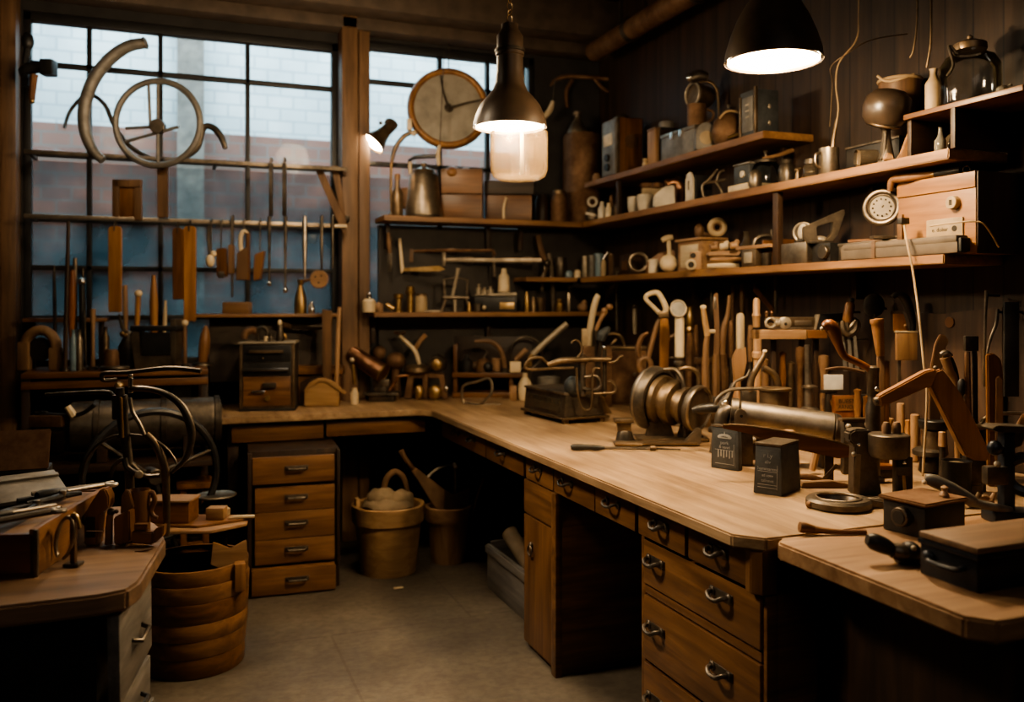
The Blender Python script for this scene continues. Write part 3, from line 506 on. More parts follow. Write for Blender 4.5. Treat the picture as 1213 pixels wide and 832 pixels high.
t = stick('wooden_paddle', 'broad pointed wooden blade standing past the rack end', 'blade', 240, 5.5, Q, 386, [5, 6.4, 6, 2], 'barrel', 4)
t = K('metal_hopper', 'square grey metal hopper with flared sides on the rack', 'hopper', 187, 5.27, Q); v0 = t.v0; m = t.p('body', 'pewter'); m.prism([(168, 393), (172, 421), (209, 421), (209, 427), (212, v0), (164, v0), (158, 398), (163, 390)], -10, 10, bev=1); m.box((205, 378, -10), (212, v0-4, 10), bev=1); t.p('inside', 'black').box((172, 394, -11), (206, 420, 8), bev=.5); t.p('lid', 'black').box((158, 386, -11), (214, 392, 11), bev=1.5)
t = K('rope_pulley', 'small brown wooden spool on an iron base on the rack', 'spool', 132, 5.25, Q); t.p('spool', 'rust').lathe((132, None), [(12, 0), (13, 3), (9, 6), (8, 22), (6, 25)]); t.p('base', 'iron').ring((136, t.v0-3), 14, 3, axis=(0, 0, 1)); t.p('knob', 'ivory').ball((140, t.v0-2, -12), 3.4)
t = K('oil_can', 'dark round oil can with brass fittings standing behind the spool', 'oil can', 153, 5.41, Q); t.p('body', 'iron').lathe((153, None), [(13, 0), (14, 3), (12, 26), (5, 40), (3, 44)]); t.p('spout', 'iron').tube([(150, 397), (144, 385), (141, 372)], [3, 2, 1.2]); t.p('cap', 'brass').ball((146, 396), 4).ball((151, 398, -4), 3.4)
for u, c, l in ((87, 'bluejar', 'pale blue glass phial standing beside the wooden arch'), (94, 'pewter', 'thin pewter phial standing beside the blue phial'), (125, 'bronze', 'bronze bottle standing behind the spool')):
    t = K('phial', l, 'bottle', u, 5.3 if u < 100 else 5.45, Q); h = t.v0; t.me(c).lathe((u, None), [(4, 0), (4.4, 2), (4.2, 36), (2, 42), (2, 48), (2.6, 49)])
# left bracket on the rack front
t = K('clamp_rod', 'black rod handle with brass knob set across the tank', 'rod', 100, 4.855, .711); t.p('post', 'black').box((48, 487, -3), (56, None, 3)); t.p('bar', 'black').tube([(42, 490), (90, 492), (112, 480)], 2.6); t.p('knob', 'ivory').tube([(80, 482), (88, 494)], [4, 5]); t.p('clamp_head', 'rust').box((36, 492, -5), (75, 506, 5), bev=2)
t = K('tin_box', 'small dark box with white label on the lower rack shelf', 'box', 55, 5.32, .712); t.p('box', 'darkwood').box((38, t.v0-26, -9), (72, None, 9)); t.p('paper_label', 'paper').box((51, t.v0-12, -9.6), (63, t.v0-3, -9.1), bev=.1)
# ================================================================ near bench by the window: z = .85
LB = .85
t = A('side_bench', 'low dark bench with a worn wooden top near the window side', 'workbench', (0, 0, 0)); t.p('top', 'worn').prism([(-1.1, 2.20), (-.16, 2.225), (-.10, 2.245), (-.075, 2.30), (-.02, 2.68), (-.04, 2.86), (-.14, 3.18), (-1.1, 3.22)], LB-.05, LB, bev=.007, plane='xy')
t.p('carcass', 'blueblack').prism([(-1.1, 2.26), (-.17, 2.28), (-.10, 2.66), (-.13, 2.85), (-.2, 3.12), (-1.1, 3.16)], 0, LB-.052, bev=.004, plane='xy')
def sided(z0, z1, y0, y1, x, tilt):
    d = t.p('drawer', 'grey_wood'); bm0 = len(d.bm.verts); ang = math.atan2(.075, .4); L = y1-y0
    d.box((-.014, 0, z0), (.014, L, z1), bev=.004); d.xf(Matrix.Translation((x, y0, 0)) @ Matrix.Rotation(-ang, 4, 'Z') @ Matrix.Rotation(tilt, 4, 'X'))
    h = t.p('handle', 'iron', d); h.tube([(.014, L*.35, (z0+z1)/2), (.035, L*.38, (z0+z1)/2-.005), (.035, L*.62, (z0+z1)/2-.005), (.014, L*.65, (z0+z1)/2)], .006, smooth=False); h.xf(Matrix.Translation((x, y0, 0)) @ Matrix.Rotation(-ang, 4, 'Z') @ Matrix.Rotation(tilt, 4, 'X'))
sided(.565, .785, 2.30, 2.64, -.125, .05); sided(.43, .55, 2.31, 2.64, -.135, -.02); sided(.05, .415, 2.30, 2.66, -.125, .03)
# tool chest tray on the side bench
P = pZ(42, 684, LB); t = A('tool_tray', 'open wooden tool tray crammed with dark hand tools on the side bench', 'tray', (P.x, P.y, LB+.001), rz=math.radians(-15)); W, Dp, Hh = .62, .53, .105
m = t.p('body', 'red'); m.box((-W, 0, 0), (0, .016, Hh), bev=.003).box((-W, 0, 0), (0, Dp, .012), bev=.002).box((-W, Dp-.016, 0), (0, Dp, Hh), bev=.003)
t.p('side_board', 'barrel').box((-.016, 0, 0), (0.002, Dp, Hh+.012), bev=.004); t.p('corner_strip', 'gun').box((-.004, -.004, 0), (.006, .006, Hh+.01), bev=.001)
t.p('inner_rail', 'oak').box((-.09, .016, .06), (-.016, Dp-.02, Hh-.004), bev=.003)
rt = lambda x, y, z: Vector((P.x, P.y, LB)) + Matrix.Rotation(math.radians(-15), 3, 'Z') @ Vector((x, y, z))
def lay(n, label, x, y, z, ang, fn): t = T(n, label, n.split('_')[-1], rt(x, y, z), False, math.radians(ang), 'tools lying in the wooden tray'); fn(t)
def wrench(t, L=.2): t.p('shank', 'iron').tube([(-L/2, 0, .012), (L/2, 0, .012)], [.008, .009]); t.p('jaw', 'steel').ring((L/2+.016, 0, .012), .017, .007, axis=(0, 0, 1), a0=40, a1=320)
def screwd(t): t.p('handle', 'black').lathe((-.1, 0, .016), [(.012, 0), (.016, .01), (.013, .06), (.008, .09)], axis=(1, 0, 0)); t.p('blade', 'steel').tube([(-.02, 0, .016), (.11, 0, .012)], .005)
def pliers_f(t):
    for s in (-1, 1): t.p('grip', 'black').tube([(-.09, .03*s, .014), (-.03, .022*s, .014), (.02, 0, .014), (.07, .006*s, .014)], [.008, .009, .01, .006])
    t.p('pivot', 'steel').cyl((.02, 0, .004), (.02, 0, .03), .01)
for i, (n, l, x, y, z, a, f) in enumerate([('iron_wrench', 'dark wrench lying across the near corner of the wooden tool tray', -.10, .10, .11, 30, wrench), ('black_screwdriver', 'black handled screwdriver lying on the tray near the ring stand', -.12, .17, .108, 38, screwd), ('black_pliers', 'open black pliers in the middle of the wooden tool tray', -.12, .26, .10, 55, pliers_f), ('iron_wrench', 'dark wrench at the back corner of the wooden tool tray', -.09, .45, .11, 20, wrench), ('black_pliers', 'black pliers lying beside the grey metal slab in the tray', -.09, .35, .108, 30, pliers_f), ('steel_screwdriver', 'screwdriver pointing at the back of the wooden tool tray', -.07, .40, .115, 40, screwd)]): lay(n, l, x, y, z, a, f)
m = [q for q in THINGS if q.name == 'tool_tray'][0].p('tool_bed', 'darkwood'); m.box((-.6, .02, .012), (-.03, .51, .092), bev=.004)
t = T('metal_slab', 'grey metal cover slab resting askew on the tool tray', 'slab', rt(-.21, .44, .125), False, math.radians(24)); m = t.p('slab', 'grey'); m.box((-.10, -.075, 0), (.10, .075, .014), bev=.003); m.box((-.10, .03, .014), (.10, .045, .022), bev=.002); m.xf(Matrix.Rotation(math.radians(20), 4, 'X')); t.p('frame', 'iron').box((-.11, .06, -.02), (.10, .08, .035), bev=.003)
t = T('black_case', 'small black case with open lid behind the grey metal slab', 'case', rt(-.29, .56, .001), False, 0); t.p('case', 'black').box((-.12, 0, 0), (.09, .12, .16), bev=.006); t.p('lid', 'rust').prism([(.0, .16), (.012, .16), (.075, .27), (.063, .275)], -.12, .09, bev=.002, plane='yz')
# ring stand
t = B('ring_stand', 'iron ring clamped to a short upright post on the side bench', 'ring stand', 86, 671, LB); t.p('post', 'rust').box((84, 611, -3), (90, None, 3), bev=1); t.p('ring', 'pewter').ring((77, 638), 11.5, 2.6, axis=(.25, 1, 0), seg=36, a0=-250, a1=70, el=2.2); t.p('clip', 'brass').tube([(84, 612), (90, 611), (95, 627)], [1.6, 2.2, 2]); t.p('foot', 'iron').box((78, 667, -8), (96, None, 8), bev=1)
t = B('wooden_ball', 'round dark wooden knob lying between the tray and the wooden cups', 'knob', 107, 645, LB); t.p('ball', 'darkwood').ball((107, 616), (9.5, 9.5, 9.5)); t.p('stem', 'iron').cyl((107, None), (107, 624), 3.6, 3)
# wooden cups
t = B('wooden_scoop', 'tall curved wooden scoop behind the round knob on the side bench', 'scoop', 118, 646, LB); m = t.p('shell', 'barrel'); m.prism([(101, 610), (112, 592), (121, 579), (127, 579), (131, 588), (131, 600), (120, 610), (117, 646), (102, 646)], -5, 12, bev=1.5); t.p('dark_mouth', 'ink').box((104, 612, -6), (115, 636, -4.6), bev=.4); t.p('pin', 'chrome').tube([(106, 628, -7), (126, 628, -7)], 1)
t = B('wooden_holder', 'wooden tool holder block with tall tongue and pegs on the side bench', 'holder', 146, 645, LB); m = t.p('block', 'barrel'); m.prism([(138, 612), (157, 603), (158, 640), (151, 644), (139, 644)], -9, 9, bev=1.6); t.p('tongue', 'oak').prism([(141, 611), (142, 589), (147, 581), (152, 584), (157, 603)], 3, 8, bev=1); t.p('peg', 'post').tube([(131, 644, -5), (132, 616, -5), (134, 606, -5)], [4.5, 4.2, 3.5]); t.p('peg', 'darkwood').ball((134, 606, -5), 4.6).ball((141, 605, -7), 2.6)
t = B('wooden_mug', 'round wooden mug with curled handle at the far bench corner', 'mug', 165, 640, LB); t.p('cup', 'barrel').lathe((165, None), [(11.5, 0), (12.5, 2), (12, 30), (12.6, 58), (12.3, 59.5), (11.5, 58), (10.8, 30), (0, 28)], seg=28, hollow=True); t.p('handle', 'barrel').tube([(176, 586), (181, 584), (183, 594), (179, 605), (182, 612), (187, 614)], [2.6, 2.8, 3, 2.8, 2.6, 2])
t = B('wooden_dish', 'shallow stepped wooden dish at the edge of the side bench', 'dish', 178, 647, LB); m = t.p('dish', 'barrel'); m.prism([(158, 643), (183, 645), (184, 630), (158, 628)], -6, 6, bev=1.6); m.box((160, 621, -3), (176, 628, 6), bev=1); t.p('wing', 'barrel').prism([(184, 644), (195, 634), (196, 621), (184, 627)], -5, 6, bev=1.2)
t = B('wood_chip', 'curled wooden chip lying on the side bench', 'chip', 172, 654, LB); t.me('post').tube([(160, 654), (170, 653), (181, 651)], [.8, 1.4, .8])
# tall screw press
t = B('screw_press', 'tall black iron press with long bent handles standing behind the wooden cups', 'press', 140, 640, LB); m = t.p('column', 'gun'); m.tube([(146, 640, 18), (146, 580, 18), (143, 540, 18), (137, 500, 18), (134, 462, 18)], [6, 5.5, 5.5, 6.5, 5], seg=12); m.box((126, 470, 13), (142, 500, 23), bev=2); m.box((130, 630, 13), (154, None, 26), bev=2)
t.p('top_handle', 'iron').tube([(130, 452, 18), (119, 452, 8), (118, 446, 6), (124, 443, 4), (150, 442, 2), (200, 437, 0), (238, 440, 0)], [2.5, 2.6, 2.8, 2.6, 2.6, 3, 3], seg=10)
t.p('side_handle', 'iron').tube([(44, 470, 18), (80, 468, 18), (116, 467, 18), (124, 470, 18), (128, 478, 18)], [2, 2.2, 2.8, 3, 3], seg=10)
t.p('curved_arm', 'gun').tube([(146, 463, 18), (165, 463, 18), (186, 468, 18), (205, 480, 18), (217, 500, 18), (220, 525, 18), (212, 548, 18), (196, 564, 18)], [3.6, 3.6, 3.8, 4.4, 5.4, 4.6, 3.4, 2.4], seg=10)
t.p('inner_arm', 'gun').tube([(146, 474, 18), (149, 490, 18), (158, 506, 18), (164, 520, 18)], [2.4, 2.6, 2.6, 2.4])
t.p('hoop', 'iron').ring((142, 572, 18), 54, 1.8, seg=40, a0=180, a1=280, el=1.0); t.p('hoop', 'iron').ring((150, 572, 18), 56, 1.6, seg=40, a0=250, a1=340, el=.95)
t.p('side_leg', 'bronze').tube([(166, 518, 18), (178, 532, 18), (188, 560, 18), (190, 600, 18), (190, 640, 18)], [4, 4.6, 5, 4.6, 4], seg=10)
t.p('lower_yoke', 'iron').tube([(122, 570, 18), (128, 555, 18), (140, 548, 18), (150, 556, 18), (164, 568, 18), (182, 568, 18)], 3); t.p('ball_knob', 'ivory').ball((162, 564, 6), 5); t.p('crank', 'iron').tube([(144, 545, 8), (148, 556, 7), (160, 564, 6)], 3.6)
t.p('top_knob', 'chrome').ball((147, 447, 18), (3.2, 3.2, 4)).cyl((147, 450, 18), (147, 468, 18), 3); t.p('screw', 'brass').tube([(141, 472, 5), (143, 520, 5)], 1.8)
t = A('flywheel', 'big dark spoked flywheel standing on the floor behind the press', 'wheel', (pY(180, 4.4, 0).x, 4.4, .0)); R0 = .30; m = t.p('rim', 'black'); m.ring((0, 0, .72), R0, .018, axis=(-.3, 1, 0), seg=44)
for a in (20, 140, 260): c, s_ = math.cos(math.radians(a)), math.sin(math.radians(a)); t.p('spoke', 'iron').tube([(c*.03, c*.009, .72+s_*.03), (c*R0*.95, c*R0*.28, .72+s_*R0*.95)], .009)
t.p('hub', 'iron').cyl((-.02, .05, .72), (.02, -.05, .72), .04)
for x in (-.10, .10): t.p('leg', 'black').tube([(0, .09, .72), (x, .12, .36), (x*2, .15, .0)], .014, smooth=False)
t.p('axle', 'iron').cyl((0, 0, .72), (.0, .13, .72), .016)
# hooped barrel of bent wood beside the bench
bc = pZ(231, 806, 0); bc = Vector((bc.x, bc.y+.2, 0)); t = A('bentwood_barrel', 'low barrel of overlapping bentwood hoops standing on the floor', 'barrel', (bc.x, bc.y, 0)); RB = .215
t.p('inner_drum', 'darkwood').lathe((0, 0, .004), [(RB-.03, 0), (RB-.02, .4), (RB-.03, .41), (RB-.04, .2), (0, .2)], seg=40, hollow=True)
z = 0
for i, (h, r) in enumerate(((.085, -.012), (.075, -.006), (.07, 0), (.085, .004), (.07, .006), (.065, .002))):
    rr = RB+r; t.p('hoop', 'barrel' if i % 3 else 'walnut').lathe((0, 0, z), [(rr-.012, 0), (rr-.002, .0), (rr+.003, .006), (rr+.006, h-.006), (rr+.004, h), (rr-.008, h)], seg=48, hollow=True); z += h-.002
t.p('lap_joint', 'barrel').box((RB*.72, -RB*.86, .33), (RB*.92, -RB*.60, .445), bev=.005); t.p('upright_flap', 'oak').prism([(.06, .44), (.14, .40), (.21, .44), (.205, .53), (.14, .50), (.07, .535)], -RB*.62, -RB*.56, bev=.003)
t.p('rim_post', 'darkwood').box((-.17, -.05, .40), (-.13, 0, .575), bev=.003).box((.10, .08, .40), (.14, .12, .575), bev=.003)
BT = .578
def top(n, label, cat, dx, dy, z): return T(n, label, cat, Vector((bc.x+dx, bc.y+dy, z)), False, math.radians(-21), 'things piled on the bentwood barrel')
top('lid_board', 'lower thin wooden board laid across the bentwood barrel', 'board', 0, 0, BT).me('oak').prism([(-.26, -.16), (.12, -.14), (.23, -.02), (.20, .12), (-.2, .17)], 0, .012, bev=.003, plane='xy')
top('lid_board', 'upper angled wooden board on the bentwood barrel', 'board', 0, 0, BT+.013).me('barrel').prism([(-.25, -.06), (.05, -.10), (.24, .05), (.22, .09), (-.2, .11)], 0, .01, bev=.003, plane='xy')
t = top('wooden_box', 'dark wooden box with pale lid on top of the bentwood barrel', 'box', -.07, .02, BT+.024); t.p('box', 'walnut').box((-.10, -.06, 0), (.075, .06, .085), bev=.003); t.p('lid', 'oak').box((-.105, -.065, .086), (.08, .065, .096), bev=.003)
t = top('cork_block', 'small tan wooden block beside the pale lidded box', 'block', .085, -.01, BT+.024); t.me('oak').box((-.03, -.03, 0), (.045, .03, .05), bev=.004)
t = top('tape_roll', 'small pale roll lying at the back of the barrel boards', 'roll', .12, .04, BT+.024); t.me('tape').cyl((0, 0, 0), (0, 0, .03), .03)
t = top('wood_scrap', 'flat pale wood scrap sticking out over the barrel edge', 'scrap', .16, -.03, BT+.024); t.me('cream').prism([(-.02, -.02), (.09, 0), (.08, .03), (-.01, .02)], 0, .008, bev=.002, plane='xy')
t = B('tin_plate', 'round grey tin plate on the wooden trestle', 'plate', 256, 590, .59); t.me('pewter').lathe((256, None), [(0, 0), (18, 0), (24, 3), (23, 4), (17, 1.5), (0, 1.2)], hollow=True)
# ================================================================ under the worktop
def bucket(label, P, r0, r1, h, mt, n='wooden_bucket'):
    t = A(n, label, 'bucket', (P.x, P.y, 0)); t.p('staves', mt).lathe((0, 0, 0), [(0, 0), (r0, 0), (r0+(r1-r0)*.62, h*.62), (r1, h*.985), (r1-.006, h), (r1-.02, h*.98), (r0-.01, .03), (0, .03)], seg=40, hollow=True)
    rm = r0+(r1-r0)*.86; t.p('band', mt).lathe((0, 0, h*.74), [(rm-.004, 0), (rm+.008, .003), (r1+.008, h*.25), (r1-.004, h*.262)], seg=40, hollow=True); return t
b1 = pZ(460, 676, 0); t = bucket('big pale wooden bucket full of rags on the floor under the worktop', b1, .155, .20, .385, 'tub'); t.p('knot', 'darkwood').ball((-.10, -.145, .28), (.016, .008, .016)); t.p('ear', 'tub').box((-.19, -.03, .37), (-.165, .04, .425), bev=.006)
def heap(n, label, cat, P, z, mt, blobs):
    t = A(n, label, cat, (P.x, P.y, z)); m = t.me(mt)
    for x, y, zz, a, b, c in blobs: m.ball((x, y, zz), (a, b, c), 16)
    for v in m.bm.verts: n_ = math.sin(v.co.x*60)*math.cos(v.co.y*53+v.co.z*41); v.co += Vector((n_*.006, n_*.005, n_*.01))
heap('rags', 'crumpled brown rags heaped in the big bucket', 'rags', b1, .385, 'canvas', [(0, 0, -.01, .15, .14, .05), (-.03, .02, .03, .09, .09, .05), (.06, -.02, .02, .08, .07, .05)])
t = A('strap_loop', 'looped strap handle sticking up from the big bucket', 'handle', (b1.x, b1.y, .40)); t.me('browncloth').tube([(-.02, .05, .02), (-.0, .05, .11), (.05, .05, .15), (.10, .04, .11), (.12, .02, .02)], [.016, .018, .018, .017, .014], seg=10)
b2 = pZ(531, 664, 0); t = bucket('smaller tan bucket holding tools beside the big rag bucket', b2, .10, .135, .33, 'oak')
t = A('canvas_scoop', 'wide pale brown trowel blade leaning out of the smaller bucket', 'trowel', (b2.x-.03, b2.y, .33)); t.p('blade', 'clay').prism([(-.20, .22), (-.17, .235), (.04, .06), (.05, -.02), (-.05, -.02)], -.03, .0, bev=.004); t.p('handle', 'post').tube([(-.18, -.015, .22), (-.24, -.015, .30), (-.26, -.01, .34)], [.012, .014, .018])
t = A('bent_pipe', 'grey bent tap pipe rising from the smaller bucket', 'pipe', (b2.x+.02, b2.y+.05, .06)); t.p('pipe', 'steel').tube([(-.14, 0, .42), (-.08, 0, .47), (0, 0, .49), (.035, 0, .47), (.04, 0, .40), (.04, 0, 0)], .013, seg=10); t.p('tap', 'chrome').ball((.04, 0, .49), .024)
t = A('clay_sheet', 'tan folded leather sheet standing in the smaller bucket', 'sheet', (b2.x+.03, b2.y-.03, .33)); t.me('leather').prism([(-.07, -.05), (.08, -.05), (.10, .10), (.0, .06), (-.06, .10)], -.01, .01, bev=.003)
t = A('curved_stick', 'thin pale curved stick leaning against the smaller bucket', 'stick', (b2.x+.17, b2.y+.03, 0)); t.me('post').tube([(.03, 0, .0), (-.015, 0, .12), (.0, 0, .28), (.07, .02, .46)], .009)
t = A('crate', 'grey weathered wooden crate pushed under the worktop beside the cupboard', 'crate', (1.57, 3.66, 0)); m = t.p('side', 'grey_wood'); m.box((0, 0, 0), (.018, .78, .235), bev=.003); m.box((.3, 0, 0), (.318, .78, .235), bev=.003); t.p('end_board', 'grey_wood').box((0.018, .762, 0), (.3, .78, .25), bev=.003); t.p('end_board', 'grey_wood').box((.018, 0, 0), (.3, .018, .235), bev=.003); t.p('bottom', 'grey_wood').box((.018, .018, .0), (.3, .762, .015), bev=.002); t.p('batten', 'grey_wood').box((-.012, .0, .19), (0, .78, .23), bev=.003)
c0 = Vector((1.7, 4.1, 0)); t = A('canvas_roll', 'rolled pale canvas sticking out of the grey crate', 'roll', (1.67, 4.2, .02)); t.me('canvas').tube([(.04, -.22, .10), (.02, .0, .19), (.0, .16, .28)], [.035, .04, .045], seg=14)
t = A('canvas_roll', 'darker brown canvas roll lying deeper in the grey crate', 'roll', (1.80, 4.12, .02)); t.me('browncloth').tube([(0, -.22, .13), (0, .0, .22), (0, .2, .30)], [.04, .045, .05], seg=14)
t = A('floor_scrap', 'tiny pale wood scrap on the floor beside the cupboard foot', 'scrap', (*pZ(629, 762, 0).xy, 0)); t.me('paper').box((-.012, -.008, 0), (.012, .008, .004), bev=.001)
t = A('floor_scrap', 'tiny pale wood scrap on the floor in front of the big bucket', 'scrap', (*pZ(472, 697, 0).xy, 0)); t.me('paper').box((-.025, -.012, 0), (.025, .012, .004), bev=.001)
# ================================================================ back corner: upper shelf z = 2.08, lower shelf z = 1.465, bench z = .9
G2 = 'things on the upper shelf by the window'
t = K('desk_lamp', 'lit brass desk lamp bending over the end of the upper shelf by the window', 'lamp', 464, 5.64, 2.08); v0 = t.v0
t.p('base', 'iron').lathe((464, None), [(7, 0), (7.5, 2), (4, 4), (2, 7)]); t.p('stem', 'brass').tube([(464, v0), (463, 215), (464, 192)], 1.5); t.p('arm', 'bronze').tube([(464, 192), (468, 176), (478, 162), (488, 157)], [2.2, 2.6, 2.8, 2.6], seg=10); t.p('joint', 'ivory').box((482, 141, -3), (488, 155, 3), bev=1).ball((490, 158), 3.6)
ax = Vector((-.62, -.35, -.75)).normalized(); s_ = t.p('lamp_shade', 'bronze'); s_.lathe((463, 149), [(6, -6), (7, -4), (7, 10), (9, 18), (15, 33), (14.2, 33), (8, 18), (0, 10)], axis=ax, seg=28, hollow=True); s_.ball((461, 146), 6)
t.p('bulb', emit('desk_glow', (1, .78, .5), 34)).lathe((463, 149), [(0, 21), (12.5, 30), (9, 33), (0, 34)], axis=ax, seg=20)
t.p('switch', 'chrome').ball((452, 147, -6), 2.4)
t = HY('wall_clock', 'large round wood rimmed clock face hanging in front of the window', 'clock', 531, 128, 5.62); q = (.12, -1, .05)
t.p('rim', 'orange').ring((531, 128), 44, 3.6, axis=q, seg=56, rs=10); t.p('outer_rim', 'walnut').ring((531, 128, 3), 46.5, 2.6, axis=q, seg=56); d = t.p('dial', 'dialface'); d.lathe((531, 128, 1), [(0, 0), (42, 0), (42, .6), (0, .6)], axis=q, seg=48, hollow=True)
t.p('hub', 'iron').cyl((532, 129, 1), (531, 128, -6), 4.6); t.p('hand', 'iron').tube([(532, 129, -4), (556, 122, -4), (574, 118, -4)], [1.6, 1, .6]); t.p('hand', 'iron').tube([(532, 129, -4), (526, 112, -4), (522, 90, -4)], [1.4, 1, .7])
t.p('hanging_wire', 'iron').tube([(531, 82, 4), (531, 60, 8), (531, 40, 14)], .7)
t = K('bottle', 'slim dark bottle with pale wooden stopper beside the kettle', 'bottle', 463, 5.56, 2.08, G2); t.u0 = 463; t.p('glass', 'bronze').lathe((472, None, -10), [(6, 0), (6.6, 2), (6.4, 26), (3, 34), (2.6, 42)]); t.p('stopper', 'oak').lathe((472, t.v0-42, -10), [(3.2, 0), (3.6, 4), (2.8, 7)])
t = K('wood_disc', 'thin round wooden disc leaning behind the kettle', 'disc', 482, 5.69, 2.08, G2); t.me('orange').cyl((480, 235, 0), (480, 235, 3), 13, 13, 28)
t = K('kettle', 'big tapered brass kettle with black lid handle on the upper shelf', 'kettle', 500, 5.54, 2.08, G2); v0 = t.v0; h = v0-197
t.p('body', 'pewter').lathe((502, None), [(19, 0), (21.5, 2), (21.5, 5), (17, h*.8), (14.5, h*.86), (14, h*.88)], seg=32); t.p('lid', 'bronze').lathe((502, v0-h*.87), [(14.5, 0), (13, 3), (6, 6), (3, 7), (3.6, 11), (0, 13)], seg=24)
t.p('handle', 'black').tube([(486, 204), (485, 190), (492, 186), (518, 185), (520, 196)], [2, 2, 2.6, 2.6, 2], smooth=False); t.p('handle_grip', 'ivory').tube([(486, 206), (485.6, 192)], 2.2); t.p('foot_ring', 'iron').lathe((502, None), [(17, -.0), (22, .4), (22, 1.6), (17, 2)], seg=32)
t = K('wooden_crate', 'open wooden crate with orange lumps inside on the upper shelf', 'crate', 550, 5.60, 2.08, G2); v0 = t.v0; m = t.p('front_board', 'walnut'); m.box((524, v0-28, -20), (572, None, -17), bev=.8); t.p('front_board', 'barrel').box((524, v0-58, -20), (572, v0-29, -17), bev=.8)
t.p('side_board', 'walnut').box((524, v0-58, -17), (527, None, 18)); t.p('side_board', 'walnut').box((569, v0-58, -17), (572, None, 18)); t.p('back_board', 'walnut').box((524, v0-58, 15), (572, None, 18)); t.p('bottom_board', 'walnut').box((527, v0-3, -17), (569, v0-.4, 15), bev=.5)
for x, y, r, l in ((536, -4, 9, 'orange lump at the kettle end of the open crate'), (552, -6, 8, 'orange lump in the middle of the open crate'), (562, 4, 7, 'orange lump at the far end of the open crate')):
    t = K('pumice_lump', l, 'lump', x, 5.57, 2.08, 'lumps in the open crate'); vv = t.v0; m = t.p(None, 'orange'); m.ball((x, vv-54, y*.6), (r*1.1, r, r*.9))
t = HY('white_hook', 'bone white curved hook hanging between kettle and crate', 'hook', 520, 190, 5.46); t.p('hook', 'ivory').tube([(521, 172), (519, 182), (520, 196)], [1.6, 2.6, 2.2]); t.p('hanging_wire', 'iron').tube([(521, 173), (522, 150), (526, 60)], .5, smooth=False)
t = K('wooden_box', 'flat plank box with dark lid next to the open crate', 'box', 602, 5.58, 2.08, G2); v0 = t.v0; t.p('box', 'walnut').box((576, v0-29, -18), (630, None, 18), bev=1); t.p('lid', 'darkwood').box((574, v0-46, -19), (632, v0-29.5, 19), bev=1.2); t.p('band', 'ivory').tube([(600, v0-26, -19), (597, v0-14, -20), (597, v0-1, -19)], 1.6)
t = K('tin_jar', 'ribbed brown tin jar near the corner of the upper shelf', 'jar', 662, 5.51, 2.08, G2); t.p('jar', 'rust').lathe((662, None), [(9.4, 0), (10.4, 2), (9.4, 8), (10.4, 11), (9.4, 17), (10.4, 20), (9.4, 27), (7, 33)], seg=24); t.p('lid', 'bronze').lathe((662, t.v0-33), [(8, 0), (8, 4), (6, 5)])
t = K('canister', 'narrow dark canister standing between plank box and tin jar', 'canister', 642, 5.60, 2.08, G2); t.me('darkwood').lathe((642, None), [(8, 0), (8.6, 2), (8.6, 26), (6, 30), (6, 33)], seg=20)
# dark drum stack in the corner
t = K('drum', 'big dark rusty drum in the corner on the upper shelf', 'drum', 690, 5.59, 2.08, G2); t.p('body', 'rust').lathe((690, None, 0), [(22, 0), (23, 2), (23, 34), (24, 36), (23, 38), (23, 70), (23, 102), (21, 106)], seg=32)
zz = t.pos.z+106*t.k
t = T('flask', 'small grey flask with a ring neck on top of the dark drum', 'flask', Vector((t.pos.x-.05, t.pos.y-.02, zz)), True, None, None, None, 680, HZ-F*(zz-H)/t.d); t.me('pewter').lathe((680, None), [(12, 0), (12, 3), (7, 12), (4, 17), (4, 21), (5.4, 22), (5.4, 25), (4, 26)])
t = HY('looped_pipe', 'dull looped pipework running along the dark corner above the drum', 'pipe', 690, 100, 5.68); m = t.p('pipe', 'rust'); m.tube([(640, 124), (650, 104), (664, 92), (690, 91), (730, 95), (744, 98)], 2.6); t.p('branch', 'rust').tube([(672, 128), (671, 108), (678, 95)], 2.4); t.p('branch', 'rust').tube([(704, 93), (716, 106), (738, 116)], 2); t.p('standpipe', 'rust').cyl((744, 96), (744, 128), 5); t.p('mount', 'iron').box((660, 88, 2), (667, 96, 14)).box((738, 92, 2), (746, 100, 14))
t = HY('horn_tip', 'pale curved horn tip showing behind the bell lamp', 'horn', 648, 130, 5.62); t.p('horn', 'cream').tube([(644, 140), (651, 131), (655, 120)], [3, 3.6, 2.2]); t.p('hanging_wire', 'iron').tube([(655, 120), (657, 100), (658, 92)], .6)
# tools on the dark panel between the two back shelves
G3 = 'long tools hung on the dark panel'
def panel_tool(n, label, cat, u, v, fn): t = HY(n, label, cat, u, v, 5.62, G3); fn(t); return t
panel_tool('bar_clamp', 'long pale steel bar clamp hung level on the dark panel', 'clamp', 575, 308, lambda t: (t.p('bar', 'pewter').box((514, 306, -2), (642, 311, 2)), t.p('jaw', 'pewter').box((524, 296, -4), (528, 316, 2)), t.p('screw', 'iron').cyl((506, 308, 0), (516, 308, 0), 4), t.p('jaw', 'pewter').tube([(584, 299), (585, 312), (586, 328)], 1.8), t.p('mount', 'iron').box((550, 304, 2), (560, 313, 16)).box((620, 304, 2), (630, 313, 16))))
panel_tool('long_bar', 'thin brown bar with bent end hung above the pale bar clamp', 'bar', 540, 298, lambda t: (t.p('bar', 'rust').tube([(486, 298), (520, 297), (570, 297), (583, 297), (586, 303)], 2), t.p('grip', 'post').box((482, 295, -3), (490, 311, 3)), t.p('mount', 'iron').box((530, 294, 2), (538, 300, 16))))
